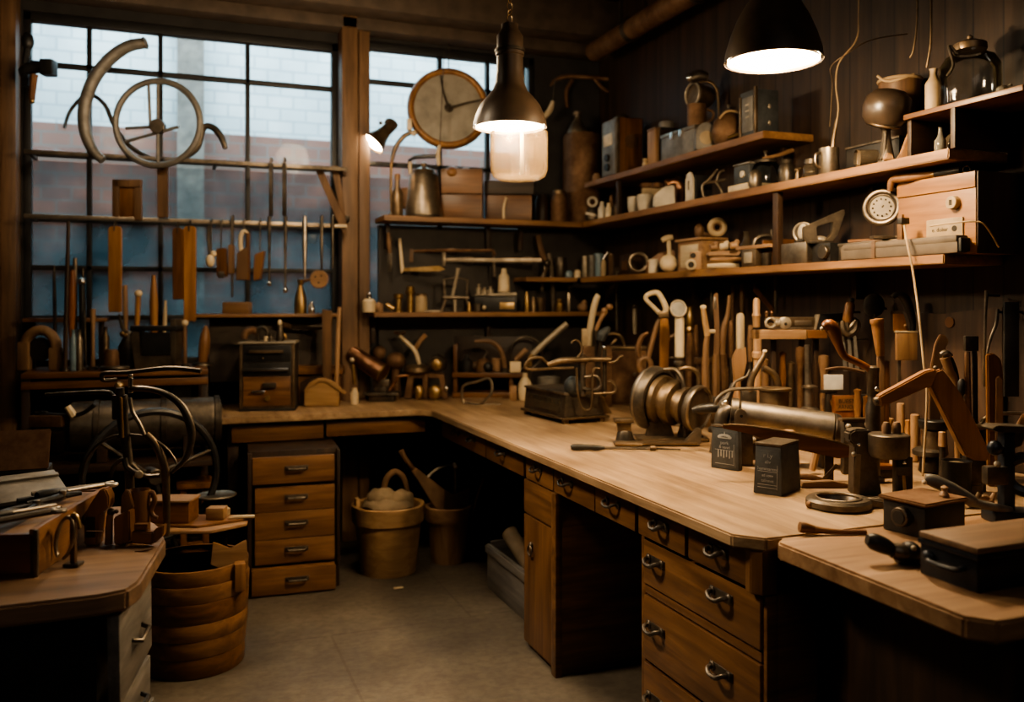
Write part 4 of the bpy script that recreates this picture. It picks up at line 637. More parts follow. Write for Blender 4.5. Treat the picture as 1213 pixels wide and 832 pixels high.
panel_tool('try_square', 'brass try square with pale upright blade hung on the dark panel', 'square', 490, 318, lambda t: (t.p('blade', 'ivory').prism([(472, 283), (475, 282), (479, 320), (475, 325)], -1, 1, bev=.4), t.p('stock', 'brass').prism([(478, 318), (520, 315), (528, 319), (520, 322), (478, 322)], -2, 2), t.p('mount', 'iron').box((485, 316, 2), (493, 322, 14))))
panel_tool('chisel', 'slim wooden handled chisel hung at the window end of the dark panel', 'chisel', 461, 300, lambda t: (t.p('handle', 'post').tube([(460, 276), (461, 290), (462, 300)], [2.4, 3, 2]), t.p('blade', 'iron').box((459.5, 300, -1), (464.5, 322, 1)), t.p('mount', 'iron').box((458, 280, 2), (464, 286, 14))))
panel_tool('peg', 'short dark wooden peg hung below the upper shelf', 'peg', 616, 285, lambda t: (t.p('peg', 'darkwood').tube([(616, 274), (616, 282), (616, 296)], [3, 3.4, 2.6]), t.p('mount', 'iron').box((613, 266, 2), (619, 272, 14))))
# lower back shelf
G4 = 'small things on the lower back shelf'; ZL = 1.465; YL = 5.52
def LS(n, label, cat, u, Y=YL): return K(n, label, cat, u, Y, ZL, G4)
def lathe_thing(t, u, mt, prof, part=None, seg=18): m = t.p(part, mt); m.lathe((u, None), prof, seg=seg); return m
t = LS('ivory_jar', 'ivory jar with glass stopper at the window end of the lower back shelf', 'jar', 437); lathe_thing(t, 437, 'ivory', [(7.5, 0), (8, 2), (8, 13), (5, 16)], 'jar'); t.p('stopper', 'chrome').lathe((437, t.v0-16), [(3, 0), (2.5, 2), (3.4, 5), (0, 9)])
t = LS('fitting', 'small brown knuckle fitting beside the ivory jar', 'fitting', 449); t.me('clay').ball((448, t.v0-6), (5, 5, 6)).cyl((450, None), (450, t.v0-10), 4)
t = LS('brass_elbow', 'bright brass elbow lying on the lower back shelf', 'elbow', 461); t.me('brass').tube([(457, t.v0-9), (461, t.v0-7), (466, t.v0-3.5)], [2.6, 3.4, 3.2])
t = LS('candle_holder', 'brass candle holder with wide cap on the lower back shelf', 'holder', 472); lathe_thing(t, 472, 'brass', [(5, 0), (5, 2), (3.4, 4), (3.4, 16), (5.4, 17), (5.6, 21), (3, 22)])
t = LS('brass_shell', 'tall brass cartridge tube with rolled rim on the lower back shelf', 'tube', 486); lathe_thing(t, 486, 'brass', [(4, 0), (4, 20), (5.6, 21), (5.8, 25), (4.6, 26), (4.6, 30), (2, 31)])
t = LS('brown_can', 'squat tan can beside the brass cartridge tube', 'can', 499); lathe_thing(t, 499, 'tape', [(7.4, 0), (7.8, 1), (7.6, 16), (6.6, 19)], 'can'); t.p('lid', 'bronze').lathe((499, t.v0-19), [(6.8, 0), (6.8, 2), (5, 3)])
t = LS('file_tool', 'flat pale file lying on the lower back shelf edge', 'file', 512, 5.47); t.me('pale').box((502, t.v0-2.4, -1.6), (522, None, 1.6))
t = LS('caliper_stand', 'thin metal frame stand with slanted lever on the lower back shelf', 'stand', 539); v0 = t.v0; m = t.p('frame', 'pewter'); m.tube([(527, v0-14), (526, v0-38), (540, v0-41), (554, v0-38), (553, v0-16)], 1.6, smooth=False); m.cyl((524, v0-17), (556, v0-17), 2.2); t.p('foot', 'pewter').tube([(528, v0-16), (523, v0)], 1.8); t.p('foot', 'pewter').tube([(552, v0-16), (557, v0)], 1.8); t.p('lever', 'pale').tube([(536, v0-18), (540, v0-38), (543, v0-52)], [2, 2, 2.8]); t.p('pin', 'pale').cyl((539, None), (539, v0-15), 2.2)
t = LS('brass_cone', 'short brass cone under the frame stand lever', 'cone', 556, 5.47); lathe_thing(t, 556, 'brass', [(3.4, 0), (3.4, 3), (1.4, 11), (0, 12)])
t = LS('dark_cup', 'dark metal cup beside the short brass cone', 'cup', 566, 5.47); lathe_thing(t, 566, 'gun', [(4, 0), (5, 1), (5.4, 9), (4.6, 10)])
t = LS('scale_box', 'black weighing box with pale drawer on the lower back shelf', 'scale', 586); v0 = t.v0; t.p('body', 'black').box((562, v0-18, -9), (612, None, 9), bev=1.4); t.p('top_plate', 'pale').prism([(592, v0-22), (612, v0-23), (612, v0-19), (558, v0-19)], -10, 10, bev=.6); t.p('drawer', 'brass').box((592, v0-11, -10), (609, v0-3, -8.6), bev=.6); t.p('lamp_knob', 'ivory').ball((574, v0-5, -10), 2.6)
zt = t.pos.z+23.4*t.k
def on_top(n, label, cat, u, base, dz): 
    P = pY(u, base.pos.y-.01, base.pos.z+dz*base.k); return _mk(n, label, cat, P, G4)
sb = t; t = on_top('ivory_bottle', 'round shouldered ivory bottle standing on the black weighing box', 'bottle', 597, sb, 23.4); lathe_thing(t, 597, 'ivory', [(7, 0), (7.4, 2), (6.2, 19), (3.6, 22), (3, 27), (2.6, 28)])
t = on_top('weight_plate', 'low cluster of pale brass weights cast on one plate on the weighing box', 'weights', 575, sb, 19.4); m = t.p('plate', 'pale'); m.box((563, t.v0-1.5, -5), (585, None, 5)); 
for x, h in ((567, 12), (574, 8), (581, 9)): t.p('weight', 'pale').lathe((x, t.v0-1.5), [(3.4, 0), (3.6, h*.6), (1.4, h*.7), (2, h)])
t = LS('brass_cone', 'tall pointed brass cone at the end of the weighing box', 'cone', 624); lathe_thing(t, 624, 'brass', [(4, 0), (4.2, 8), (2.6, 20), (1.4, 24)])
t = LS('brass_cone', 'small dark cone with bright tip beside the tall brass cone', 'cone', 632, 5.49); lathe_thing(t, 632, 'bronze', [(3.4, 0), (3.4, 10), (1, 18)])
t = LS('bronze_cup', 'bronze cup leaning against the long pliers', 'cup', 640, 5.53); lathe_thing(t, 640, 'bronze', [(5, 0), (5.4, 1), (6.4, 16), (5.6, 16.5)])
t = LS('long_pliers', 'very long handled pliers leaning on the wall over the lower back shelf', 'pliers', 648, 5.60); v0 = t.v0; t.p('arm', 'post').tube([(637, 279), (642, 300), (648, 312)], [3.2, 3.8, 3]); t.p('arm', 'pewter').tube([(648, 312), (643, 330), (642, 345)], [2.6, 3, 2.4]); t.p('arm', 'pewter').tube([(650, 300), (653, 318), (656, v0)], [2.6, 3, 2.4]); t.p('pivot', 'iron').ball((648, 312, -3), 4.4)
t = LS('amber_jar', 'small glowing amber brass jar near the corner of the lower back shelf', 'jar', 663); lathe_thing(t, 663, 'brass', [(5.2, 0), (5.6, 1), (5.4, 10), (3.4, 12), (3.6, 15)])
t = LS('tin_sheet', 'thin upright tin plate near the corner of the lower back shelf', 'plate', 674); t.me('pewter').box((672, t.v0-22, -6), (675, None, 6))
t = LS('shell_lump', 'rough pale lump at the corner end of the lower back shelf', 'lump', 690); t.me('clay').ball((690, t.v0-5), (6, 5, 5.5)).ball((692, t.v0-10), (3.4, 3.4, 4))
# short corner shelf z = 1.70
G5 = 'cans and books on the short corner shelf'
def CS(n, label, cat, u, Y=5.56): return K(n, label, cat, u, Y, 1.70, G5)
for u, w, h, c, l in ((674, 4.6, 8, 'bluejar', 'tiny pale blue jar on the short corner shelf'), (684, 4.4, 9, 'ivory', 'tiny cream jar on the short corner shelf')): t = CS('small_jar', l, 'jar', u, 5.50); lathe_thing(t, u, c, [(w, 0), (w, h*.7), (w*.6, h)])
for u, w, h, c, l in ((664, 7, 24, 'iron', 'dark can at the window end of the short corner shelf'), (693, 3.6, 26, 'pale', 'slim pale can in the row on the short corner shelf'), (701, 4.2, 27, 'grey', 'slim grey can in the row on the short corner shelf'), (709, 6, 29, 'bluejar', 'blue grey can in the row on the short corner shelf')):
    t = CS('tin_can', l, 'can', u); lathe_thing(t, u, c, [(w*.94, 0), (w, .8), (w, h-1), (w*.94, h), (w*.9, h-.8)])
t = CS('oil_bottle', 'slim bottle with tilted silver cap on the short corner shelf', 'bottle', 715, 5.50); lathe_thing(t, 715, 'tape', [(3, 0), (3.4, 1), (3.4, 18), (1.6, 22)], 'bottle'); t.p('cap', 'chrome').tube([(715, t.v0-22), (720, t.v0-30)], 2)
for i, (u, c, l) in enumerate(((722, 'walnut', 'first worn brown book on the short corner shelf, next to the blue grey can'), (727.5, 'red', 'second worn book on the short corner shelf, the redder one'), (733, 'walnut', 'last worn brown book on the short corner shelf'))):
    t = CS('book', l, 'book', u, 5.57); t.p('cover', 'browncloth' if i != 1 else 'leather').box((u-2.5, t.v0-29+i, -9), (u+2.5, None, 9), bev=.5); t.p('pages', 'paper').box((u-1.8, t.v0-28.3+i, -9.2), (u+1.8, t.v0-27.6+i, 8.4), bev=0)
# back worktop
GB = None
t = A('metal_chest', 'dark metal chest with bright drawer bars standing on the window worktop', 'chest', (pY(284, 5.27, .9).x, 5.27, .9), rz=math.radians(-12)); w, h, dp = .305, .40, .30
t.p('body', 'gun').box((0, 0, .012), (w, dp, h-.012), bev=.006); t.p('top_plate', 'pale').box((-.008, -.012, h-.012), (w+.008, dp+.005, h), bev=.003); t.p('base', 'black').box((-.006, -.008, 0), (w+.006, dp, .014), bev=.003)
for x in (0, w-.012): t.p('corner_strip', 'bronze').box((x-.002, -.006, .014), (x+.014, .004, h-.014), bev=.002)
d = t.p('drawer', 'black').box((.02, -.006, .285), (w-.02, .002, h-.02), bev=.002); t.p('bar_handle', 'bronze', d).box((.055, -.03, .335), (w-.06, -.01, .352), bev=.003); t.p('knob', 'bronze', d).ball((.13, -.012, .305), .007)
d = t.p('drawer', 'black').box((.02, -.006, .205), (w-.02, .002, .28), bev=.002); t.p('bar_handle', 'chrome', d).box((.02, -.034, .232), (w-.03, -.012, .25), bev=.003)
d = t.p('door', 'barrel').box((.02, -.006, .03), (w-.02, .002, .2), bev=.003); t.p('handle', 'chrome', d).box((.07, -.035, .108), (.145, -.008, .122), bev=.004); t.p('lock', 'brass', d).cyl((.155, -.006, .075), (.155, -.02, .075), .015); t.p('latch', 'iron', d).box((.13, -.03, .135), (.205, -.006, .165), bev=.004)
def chest_top(n, label, cat, x, y): 
    P = t_ch.pos + Matrix.Rotation(t_ch.rz, 3, 'Z') @ Vector((x, y, h)); return T(n, label, cat, P, False, 0, 'small things on the metal chest')
t_ch = t
t = chest_top('pipe_elbow', 'rusty pipe elbow standing on the metal chest', 'elbow', .04, .1); t.me('rust').tube([(-.03, 0, .015), (-.02, 0, .05), (.02, 0, .065), (.05, 0, .04)], [.02, .022, .022, .018], seg=12)
t = chest_top('iron_loop', 'dark iron loop with pale foot on the metal chest', 'loop', .115, .1); t.p('loop', 'iron').tube([(-.025, 0, .0), (-.025, 0, .06), (0, 0, .085), (.025, 0, .06), (.02, 0, .03)], .011); t.p('foot', 'ivory').cyl((.02, 0, 0), (.02, 0, .03), .012)
t = chest_top('oil_can', 'small dark pump oil can with ivory tip on the metal chest', 'oil can', .215, .1); t.p('can', 'iron').lathe((0, 0, 0), [(.022, 0), (.024, .01), (.018, .06), (.012, .1)]); t.p('tip', 'ivory').ball((-.002, 0, .108), (.014, .014, .02)); t.p('spout', 'brass').tube([(.01, 0, .05), (.03, 0, .03), (.034, 0, .01)], .006)
t = chest_top('small_weight', 'tiny dark weight between loop and oil can on the metal chest', 'weight', .165, .08); t.me('iron').lathe((0, 0, 0), [(.012, 0), (.013, .02), (.006, .03), (.009, .04)])
t = B('arched_block', 'honey wood block with an arched front like a tiny barn on the window worktop', 'block', 381, 480, ymax=5.36); m = t.p('front', 'tub'); m.prism([(361, 480), (361, 461), (369, 452), (378, 447), (386, 447), (395, 451), (402, 459), (402, 480)], -3, 3, bev=.8); t.p('body', 'darkwood').prism([(354, 479), (354, 452), (366, 446), (380, 446), (396, 452), (398, 479)], 3.2, 23, bev=1); t.p('roof_edge', 'tub').prism([(360, 462), (367, 452), (378, 446), (386, 446), (396, 450), (411, 463), (409, 466), (395, 456), (386, 450), (378, 450), (368, 457)], -5, -2.5, bev=.5)
t = B('brass_valve', 'brass valve with white knob on a slim post beside the telescope tube', 'valve', 420, 480, ymax=5.36); t.p('base', 'ivory').lathe((420, None), [(4.6, 0), (5, 2), (5, 14), (3, 18), (3.4, 20)]); t.p('stem', 'brass').cyl((420, 456), (418, 432), 2); t.p('knob', 'pale').ball((417, 427), 3.2)
t = B('glass_tube', 'upright grey glass tube behind the brass valve', 'tube', 430, 470, ymax=5.66); t.me('bluejar').lathe((430, None), [(5, 0), (5.4, 1), (5.2, 34), (6, 35), (5, 36)])
t = B('telescope', 'fat copper telescope tube tilted on an iron stand', 'telescope', 443, 473); m = t.p('tube', 'copper'); m.cyl((414, 416, 6), (456, 440, -8), 9.6, 11.6, 24); t.p('lens_hood', 'brass').lathe((456, 440, -8), [(11.8, -3), (12.4, 0), (11.2, 0), (9, -4), (0, -4)], axis=Vector((42, -14, -24)), seg=24, hollow=True); t.p('bracket', 'gun').box((442, 447, -5), (462, 456, 5), bev=1.5); t.p('stand', 'gun').box((444, 455, -4), (458, 462, 4), bev=1).box((432, 462, -12), (474, 466, 12), bev=1.2).box((438, 466, -8), (468, None, 8), bev=1); t.p('lever', 'copper').tube([(462, 460, -8), (470, 448, -8), (474, 443, -8), (485, 442, -8)], 1.8)
t = B('wood_ball_fitting', 'round dark wooden ball fitting behind the telescope', 'fitting', 466, 470); t.me('rust').ball((466, 425, 22), (12, 10, 11)).cyl((466, None, 22), (466, 430, 22), 6, 5).ball((446, 415, 22), (8, 7, 9))
t = B('double_bell', 'brass double bell machine on wooden legs in the corner of the worktop', 'bell', 505, 472); m = t.p('stand', 'rust'); m.prism([(484, 441), (504, 441), (502, 447), (490, 447), (488, 471), (479, 471)], -6, 6, bev=1).prism([(506, 441), (526, 442), (531, 471), (524, 471), (521, 447), (507, 447)], -6, 6, bev=1).box((501, 441, -5), (507, 471, 5), bev=1); t.p('head', 'bronze').lathe((494, 441, 0), [(14, 0), (15.5, 2), (15, 7), (10, 10)]); 
t.p('bell', 'brass').ball((497, 463, -9), (6.5, 5, 9)); t.p('bell', 'brass').ball((516, 463, -9), (9, 6, 9)); t.p('lamp_housing', 'iron').cyl((519, 430, 6), (518, 431, -6), 11, 10, 22); t.p('lamp_lens', 'brass').ball((518, 431, -6.5), (7, 3, 7)); t.p('side_knob', 'chrome').ball((529, 459, -7), (2.6, 2, 4))
t.p('horn', 'ivory').tube([(497, 431), (492, 416), (482, 405), (473, 397)], [2.4, 2.6, 2.4, 1.8]); t.p('horn', 'oak').tube([(491, 414, 4), (497, 404, 4), (504, 396, 4)], [2.6, 2.8, 3.2]); t.p('clamp_cross', 'rust').tube([(467, 393), (474, 395), (480, 393)], 1.6)
t = B('wire_hexagon', 'bent wire frame like an open hexagon standing on the pale worktop', 'frame', 562, 467, ymax=5.15); m = t.p('wire', 'pewter'); m.tube([(548, 447, 2), (549, 466, 2), (556, 468, -2), (570, 466, -6), (581, 456, -8), (583, 445, -6), (579, 437, -3), (564, 441, 0)], 1.7, closed=True, smooth=True, n=3)
t = B('metal_strip', 'thin dark metal strip lying flat on the pale worktop', 'strip', 573, 477, ymax=5.1); t.me('gun').tube([(552, 474), (566, 477), (594, 477)], [.6, 1, .8])
t = B('wooden_hutch', 'small wooden desk hutch with open shelf at the back of the corner worktop', 'hutch', 580, 468, ymax=5.40); v0 = t.v0; t.p('shelf_board', 'walnut').box((535, 438, 8), (630, 444, 44), bev=1); t.p('base_board', 'walnut').box((535, 462, 10), (624, None, 44), bev=1); t.p('upright', 'walnut').box((536, 405, 14), (541, 438, 44)); t.p('upright', 'walnut').box((536, 444, 14), (541, 462, 44)); t.p('upright', 'walnut').box((603, 444, 14), (608, 462, 44)); t.p('back_panel', 'darkwood').box((526, 396, 44), (632, 438, 47), bev=.5)
zh = t.pos.z+(t.v0-438)*t.k+.002; hb_ = t
def HU(n, label, cat, u, c=20):
    q_ = hb_.pos + RGT*((u-hb_.u0)*hb_.k) + FWD*(c*hb_.k); q_.z = zh; return _mk(n, label, cat, q_, 'small things on the desk hutch')
def up(t, fn): fn(t, t.u0, t.v0, 1)
t = HU('black_inkwell', 'black inkwell at the window end of the desk hutch', 'inkwell', 552); lathe_thing(t, t.u0, 'black', [(7, 0), (7.4, 1), (7, 12), (3, 16), (3, 20)])
t = HU('oil_can', 'round brown oil can with thin spout on the desk hutch', 'oil can', 572); u = t.u0; lathe_thing(t, u, 'rust', [(9, 0), (9.6, 2), (8, 12), (3, 16)], 'can'); t.p('spout', 'iron').tube([(u, t.v0-15), (u+4, t.v0-24), (u-10, t.v0-30)], [1.6, 1.2, .8])
t = HU('wooden_roller', 'pale wooden roller lying on the desk hutch', 'roller', 558, 30); u = t.u0; t.me('post').cyl((u-6, t.v0-5), (u+12, t.v0-6), 5)
t = HU('black_grip', 'black ball grip on the desk hutch', 'grip', 578, 12); u = t.u0; t.me('black').ball((u, t.v0-6), 6)
t = HU('clay_pot', 'small clay pot on the desk hutch', 'pot', 588, 24); lathe_thing(t, t.u0, 'clay', [(5, 0), (6.4, 10), (7, 15), (6, 15.5)])
t = HU('wooden_crank', 'large curved wooden crank rising from the desk hutch', 'crank', 592, 12); u = t.u0; t.p('crank', 'post').tube([(u-30, t.v0-36), (u-10, t.v0-36), (u+2, t.v0-24), (u+6, t.v0-4)], [2, 2.6, 3, 3]); t.p('foot', 'iron').lathe((u+6, None), [(5, 0), (5, 3), (3, 5)])
t = HU('ivory_block', 'small ivory block on the desk hutch near the leaning pipe', 'block', 610, 10); u = t.u0; t.me('ivory').box((u-6, t.v0-13, -6), (u+7, None, 6), bev=1)
t = HU('hoop', 'thin dark hoop standing at the far end of the desk hutch', 'hoop', 622, 30); u = t.u0; t.p('hoop', 'iron').ring((u+2, t.v0-21), 19, 1.7, axis=(0, 1, 0), seg=36); t.p('stub_handle', 'oak').tube([(u-11, t.v0-13, -6), (u-4, t.v0-20, -6), (u+2, t.v0-26, -6)], [3, 3.2, 3])
t = B('leaning_pipe', 'long pale pipe leaning over the corner of the worktop', 'pipe', 630, 468, ymax=5.3); v0 = t.v0; t.p('pipe', 'pale').tube([(631, 416), (650, 398), (672, 379)], [4, 3.6, 3.8], seg=12); t.p('elbow', 'brass').tube([(628, 430), (628, 421), (632, 415)], 3); t.p('foot', 'iron').tube([(628, 430), (629, 450), (630, v0)], [2.4, 2.4, 4])
t = B('ivory_bottle', 'ivory bottle standing behind the press scale', 'bottle', 622, 474, ymax=5.25); lathe_thing(t, 622, 'ivory', [(8, 0), (8.6, 2), (8.4, 18), (5, 25), (3, 27), (3, 32)])
t = B('pewter_can', 'low grey can behind the press scale', 'can', 650, 471, ymax=5.25); lathe_thing(t, 650, 'grey', [(13, 0), (13.6, 1), (13.6, 25), (12.6, 26), (12.2, 25)])
t = B('wood_block', 'tan block standing next to the ivory bottle', 'block', 608, 470, ymax=5.25); t.me('oak').box((604, 453, -5), (612, None, 5), bev=1)
# ================================================================ shelf wall: aligned boxes show their -x and -y faces
def AB(n, label, cat, u, X, z, g=None, rz=0): return T(n, label, cat, pX(u, X, z+.0012), False, math.radians(rz), g)
def dims(t, wpx, dpx):                       # image px of the -y face and of the -x face -> metres
    a = math.atan2(t.pos.x, t.pos.y); return wpx*t.pk*math.cos(a-YAW)**0/math.cos(a), dpx*t.pk/math.sin(a)
# ---- top shelf z = 2.34
z3 = 2.34; G = 'things on the top shelf'
t = R('small_jar', 'tiny pale jar at the corner end of the top shelf', 'jar', 707, 2.68, z3, G); lathe_thing(t, t.u0, 'clay', [(5, 0), (5.6, 1), (5, 8), (3, 11)])
t = AB('radio', 'tall radio cabinet with pale dial front on the top shelf', 'radio', 731, 2.635, z3, G); w, h = .185, .37; t.p('cabinet', 'walnut').box((0, 0, 0), (w, .20, h), bev=.008)
t.p('front_panel', 'grey').box((-.012, .01, .01), (0, .19, h-.012), bev=.004); t.p('dial', 'ivory').box((-.016, .045, .20), (-.011, .16, .275), bev=.002); t.p('knob', 'black').cyl((-.010, .10, .12), (-.03, .10, .12), .024); t.p('knob', 'black').cyl((-.010, .10, .06), (-.03, .10, .06), .024); t.p('edge_strip', 'bronze').box((-.006, -.006, 0), (.014, .008, h), bev=.002)
t.p('badge', 'rust').cyl((.10, .002, .22), (.10, -.006, .22), .045, .045, 24); t.p('top_dome', 'gun').lathe((.085, .1, h), [(.055, 0), (.05, .02), (.03, .036), (0, .042)])
t = R('small_finial', 'little tan knob beside the radio cabinet', 'knob', 764, 2.62, z3, G); t.me('tape').lathe((t.u0, None), [(3, 0), (3.4, 2), (2, 5), (3, 8), (0, 10)])
t = AB('wood_box', 'tan upright wooden file box on the top shelf', 'box', 776, 2.63, z3, G); t.p('box', 'oak').box((0, 0, 0), (.035, .09, .20), bev=.004); t.p('lid', 'post').box((-.003, -.003, .2), (.038, .093, .215), bev=.003)
t = AB('dark_box', 'dark wooden box behind the long grey tool chest', 'box', 783, 2.70, z3, G); t.p('box', 'darkwood').box((0, 0, 0), (.15, .13, .215), bev=.005); t.p('lid', 'black').box((-.004, -.004, .215), (.154, .134, .23), bev=.004)
bx = t; t = T('tin_jar', 'low grey tin lying on the dark wooden box', 'tin', bx.pos+Vector((.075, .06, .23)), False, 0, G); t.me('grey').lathe((0, 0, 0), [(.045, 0), (.048, .003), (.048, .035), (.042, .045)])
t = AB('tool_chest', 'long low grey metal tool chest on the top shelf', 'tool chest', 823, 2.63, z3, G); L_ = t.pos.y; y1_ = pX(783, 2.63, 0).y-t.pos.y; t.p('body', 'grey').box((0, 0, 0), (.13, y1_, .13), bev=.005); t.p('lid', 'pewter').box((-.004, -.004, .13), (.134, y1_+.004, .15), bev=.004)
for y in (.12, y1_-.14): t.p('latch', 'chrome').box((-.010, y, .105), (-.002, y+.03, .145), bev=.002)
bx = t; t = T('mug', 'dark brown mug standing on the long grey tool chest', 'mug', bx.pos+Vector((.07, .09, .15)), False, 0, G); t.p('cup', 'rust').lathe((0, 0, 0), [(.045, 0), (.05, .006), (.052, .13), (.046, .13), (.043, .01), (0, .01)], hollow=True, seg=24); t.p('handle', 'rust').tube([(.045, -.02, .105), (.085, -.03, .09), (.08, -.03, .05), (.045, -.02, .03)], .008)
t = R('arched_tin', 'round topped grey tin standing past the tool chest', 'tin', 835, 2.66, z3, G); u = t.u0; m = t.p('tin', 'grey'); m.prism([(u-12, t.v0), (u-12, t.v0-22), (u-7, t.v0-30), (u, t.v0-33), (u+7, t.v0-30), (u+12, t.v0-22), (u+12, t.v0)], -8, 8, bev=1.2); t.p('plate', 'tape').lathe((u, t.v0-14, -8), [(8, 0), (8, .8)], axis=(0, -1, 0))
t = R('gooseneck_lamp', 'black gooseneck lamp with chrome cap rising over the top shelf', 'lamp', 852, 2.84, z3, G); v0 = t.v0; u = t.u0; t.p('base', 'black').lathe((u, None), [(12, 0), (12, 3), (4, 6)]); t.p('neck', 'bronze').tube([(u, v0), (u-1, 120), (u-4, 104), (840, 97), (828, 97)], [2, 1.8, 1.8, 1.8, 2]); t.p('lamp_head', 'gun').tube([(838, 92), (828, 90), (818, 93)], [5, 7, 6], seg=12); t.p('cap', 'chrome').ball((817, 92), (4.4, 5, 5.2))
t = R('brass_horn', 'dark brass spotlight drum with pale rim behind the gooseneck', 'spotlight', 828, 2.78, z3, G); v0 = t.v0; u = t.u0; t.p('drum', 'bronze').cyl((u+14, 116, 4), (u-8, 113, -6), 12, 14, 24); t.p('rim', 'pale').ring((u-9, 113, -6), 13.4, 1.4, axis=(.9, .42, 0), seg=28); t.p('stand', 'iron').tube([(u+4, 126), (u+8, 145), (u+8, v0)], [2, 2, 5])
t = R('round_kettle', 'bellied brown kettle with a curled cable across its top', 'kettle', 863, 2.70, z3, G); v0 = t.v0; u = t.u0; t.p('body', 'rust').lathe((u, None), [(12, 0), (17, 5), (20, 16), (17, 30), (10, 37), (8, 38)], seg=28); t.p('lid', 'iron').lathe((u, v0-38), [(8.6, 0), (7, 4), (2, 6), (2, 9), (3, 11), (0, 13)]); t.p('cable', 'rope').tube([(u-14, v0-30, -14), (u-6, v0-38, -14), (u+6, v0-38, -14), (u+18, v0-32, -12)], 1.4)
for x, y in ((16, 44), (24, 40)): t.p('valve_pin', 'chrome').tube([(u+x-4, v0-33, 4), (u+x, v0-y, 4)], 1.6)
t = R('brass_scrap', 'small twist of brass lying at the near edge of the top shelf', 'scrap', 868, 2.61, z3, G); t.me('brass').tube([(t.u0-6, t.v0-2), (t.u0+2, t.v0-5), (t.u0+10, t.v0-7)], 2)
t = AB('cash_register', 'grey metal cash box cabinet with pressed panels at the near end of the top shelf', 'cabinet', 896, 2.63, z3, G); hb = .222; dp = pX(877, 2.63, 0).y-t.pos.y; t.p('body', 'slate').box((0, 0, 0), (.13, dp, hb), bev=.005); t.p('side_frame', 'bronze').box((-.008, -.004, 0), (.006, .012, hb+.01), bev=.002); t.p('side_frame', 'bronze').box((-.008, dp-.012, 0), (.006, dp+.004, hb-.02), bev=.002); t.p('panel', 'grey').box((-.006, .02, .02), (0, dp-.02, hb-.03), bev=.003)
for z in (.15, .12, .09): t.p('raised_line', 'pale').box((-.0085, .05, z), (-.0055, dp-.05, z+.008), bev=.001)
for z in (.06, .14): t.p('stud', 'pale').ball((.075, -.002, z), (.008, .004, .012))
# ---- middle shelf z = 2.08
z2 = 2.08; G = 'things on the middle shelf'
t = R('lidded_jar', 'dark striped jar with white ring handle at the corner end of the middle shelf', 'jar', 702, 2.66, z2, G); u = t.u0; v0 = t.v0; lathe_thing(t, u, 'gun', [(8, 0), (9, 2), (8.6, 10), (4, 16)], 'jar'); t.p('ring_handle', 'white').ring((u, v0-23), 5, 1.6, axis=(0, 1, 0), seg=18); t.p('stripe', 'white').tube([(u-8, v0-9, -3), (u, v0-7, -8), (u+8, v0-4, -3)], 1.8)
for u_, w, h, c, l in ((713, 5, 21, 'white', 'cream bottle next to the striped jar on the middle shelf'), (721, 4.4, 18, 'ivory', 'second cream bottle further from the striped jar'), (724, 4.6, 30, 'rust', 'brown bottle standing behind the cream bottles'), (731, 4, 26, 'bronze', 'dark bottle standing against the shelf upright')):
    t = R('bottle', l, 'bottle', u_, 2.66 if c in ('white', 'ivory') else 2.76, z2, G); lathe_thing(t, t.u0, c, [(w, 0), (w*1.05, 1.4), (w, h*.6), (w*.5, h*.78), (w*.45, h*.95), (w*.55, h)])
for u_, w, h, c, l in ((750, 6.5, 20, 'white', 'white enamel pot just past the shelf upright'), (764, 9, 20, 'white', 'broad white enamel bowl on the middle shelf')):
    t = R('enamel_pot', l, 'pot', u_, 2.68, z2, G); lathe_thing(t, t.u0, c, [(w*.8, 0), (w, h*.3), (w*1.05, h), (w*.95, h), (w*.85, h*.3), (0, h*.2)])
t = R('brown_tin', 'long brown tin standing behind the white enamel bowl', 'tin', 772, 2.78, z2, G); u = t.u0; t.p('tin', 'tape').box((u-12, t.v0-30, -6), (u+12, None, 6), bev=1.5); t.p('lid', 'rust').box((u-13, t.v0-36, -7), (u+13, t.v0-30.4, 7), bev=1.4)
t = R('enamel_box', 'slanted white enamel box on the middle shelf', 'box', 787, 2.67, z2, G); u = t.u0; v0 = t.v0; t.p('box', 'white').prism([(u-13, v0), (u-12, v0-14), (u-2, v0-24), (u+11, v0-26), (u+12, v0)], -7, 9, bev=1.6); t.p('mouth', 'rust').lathe((u-8, v0-24, 6), [(5, 0), (6, 4), (5, 6)])
t = R('pipe_tee', 'brown iron pipe tee standing behind the white arch plate', 'fitting', 801, 2.79, z2, G); u = t.u0; v0 = t.v0; m = t.p('body', 'copper'); m.tube([(u+4, v0), (u+4, v0-26), (u-2, v0-32), (u-10, v0-30)], [6, 6, 5, 4.5], seg=12); t.p('flange', 'copper').cyl((u-12, v0-29), (u-8, v0-30), 7)
t = AB('dial_plate', 'white round topped enamel dial plate fixed on a black box', 'dial', 822, 2.64, z2, G); t.p('box', 'black').box((.004, -.01, 0), (.11, .085, .14), bev=.004)
q = t.p('plate', 'white'); q.prism([(0, 0), (.075, 0), (.075, .12), (.06, .15), (.0375, .162), (.015, .15), (0, .12)], -.008, .004, bev=.002, plane='yz'); t.p('pointer', 'iron').tube([(-.010, .037, .06), (-.011, .037, .11)], .004)
t = R('wire_antler', 'branching pale wire stand like antlers on the middle shelf', 'stand', 846, 2.68, z2, G); u = t.u0; v0 = t.v0
for pts in ([(u-12, v0-1), (u-14, v0-14), (u-6, v0-22), (u+4, v0-34)], [(u-10, v0-18), (u+2, v0-20), (u+14, v0-22)], [(u+3, v0-20), (u+6, v0-30), (u+12, v0-33)], [(u+10, v0), (u+8, v0-10), (u+2, v0-19)]): t.p('branch', 'pewter').tube(pts, 1.7)
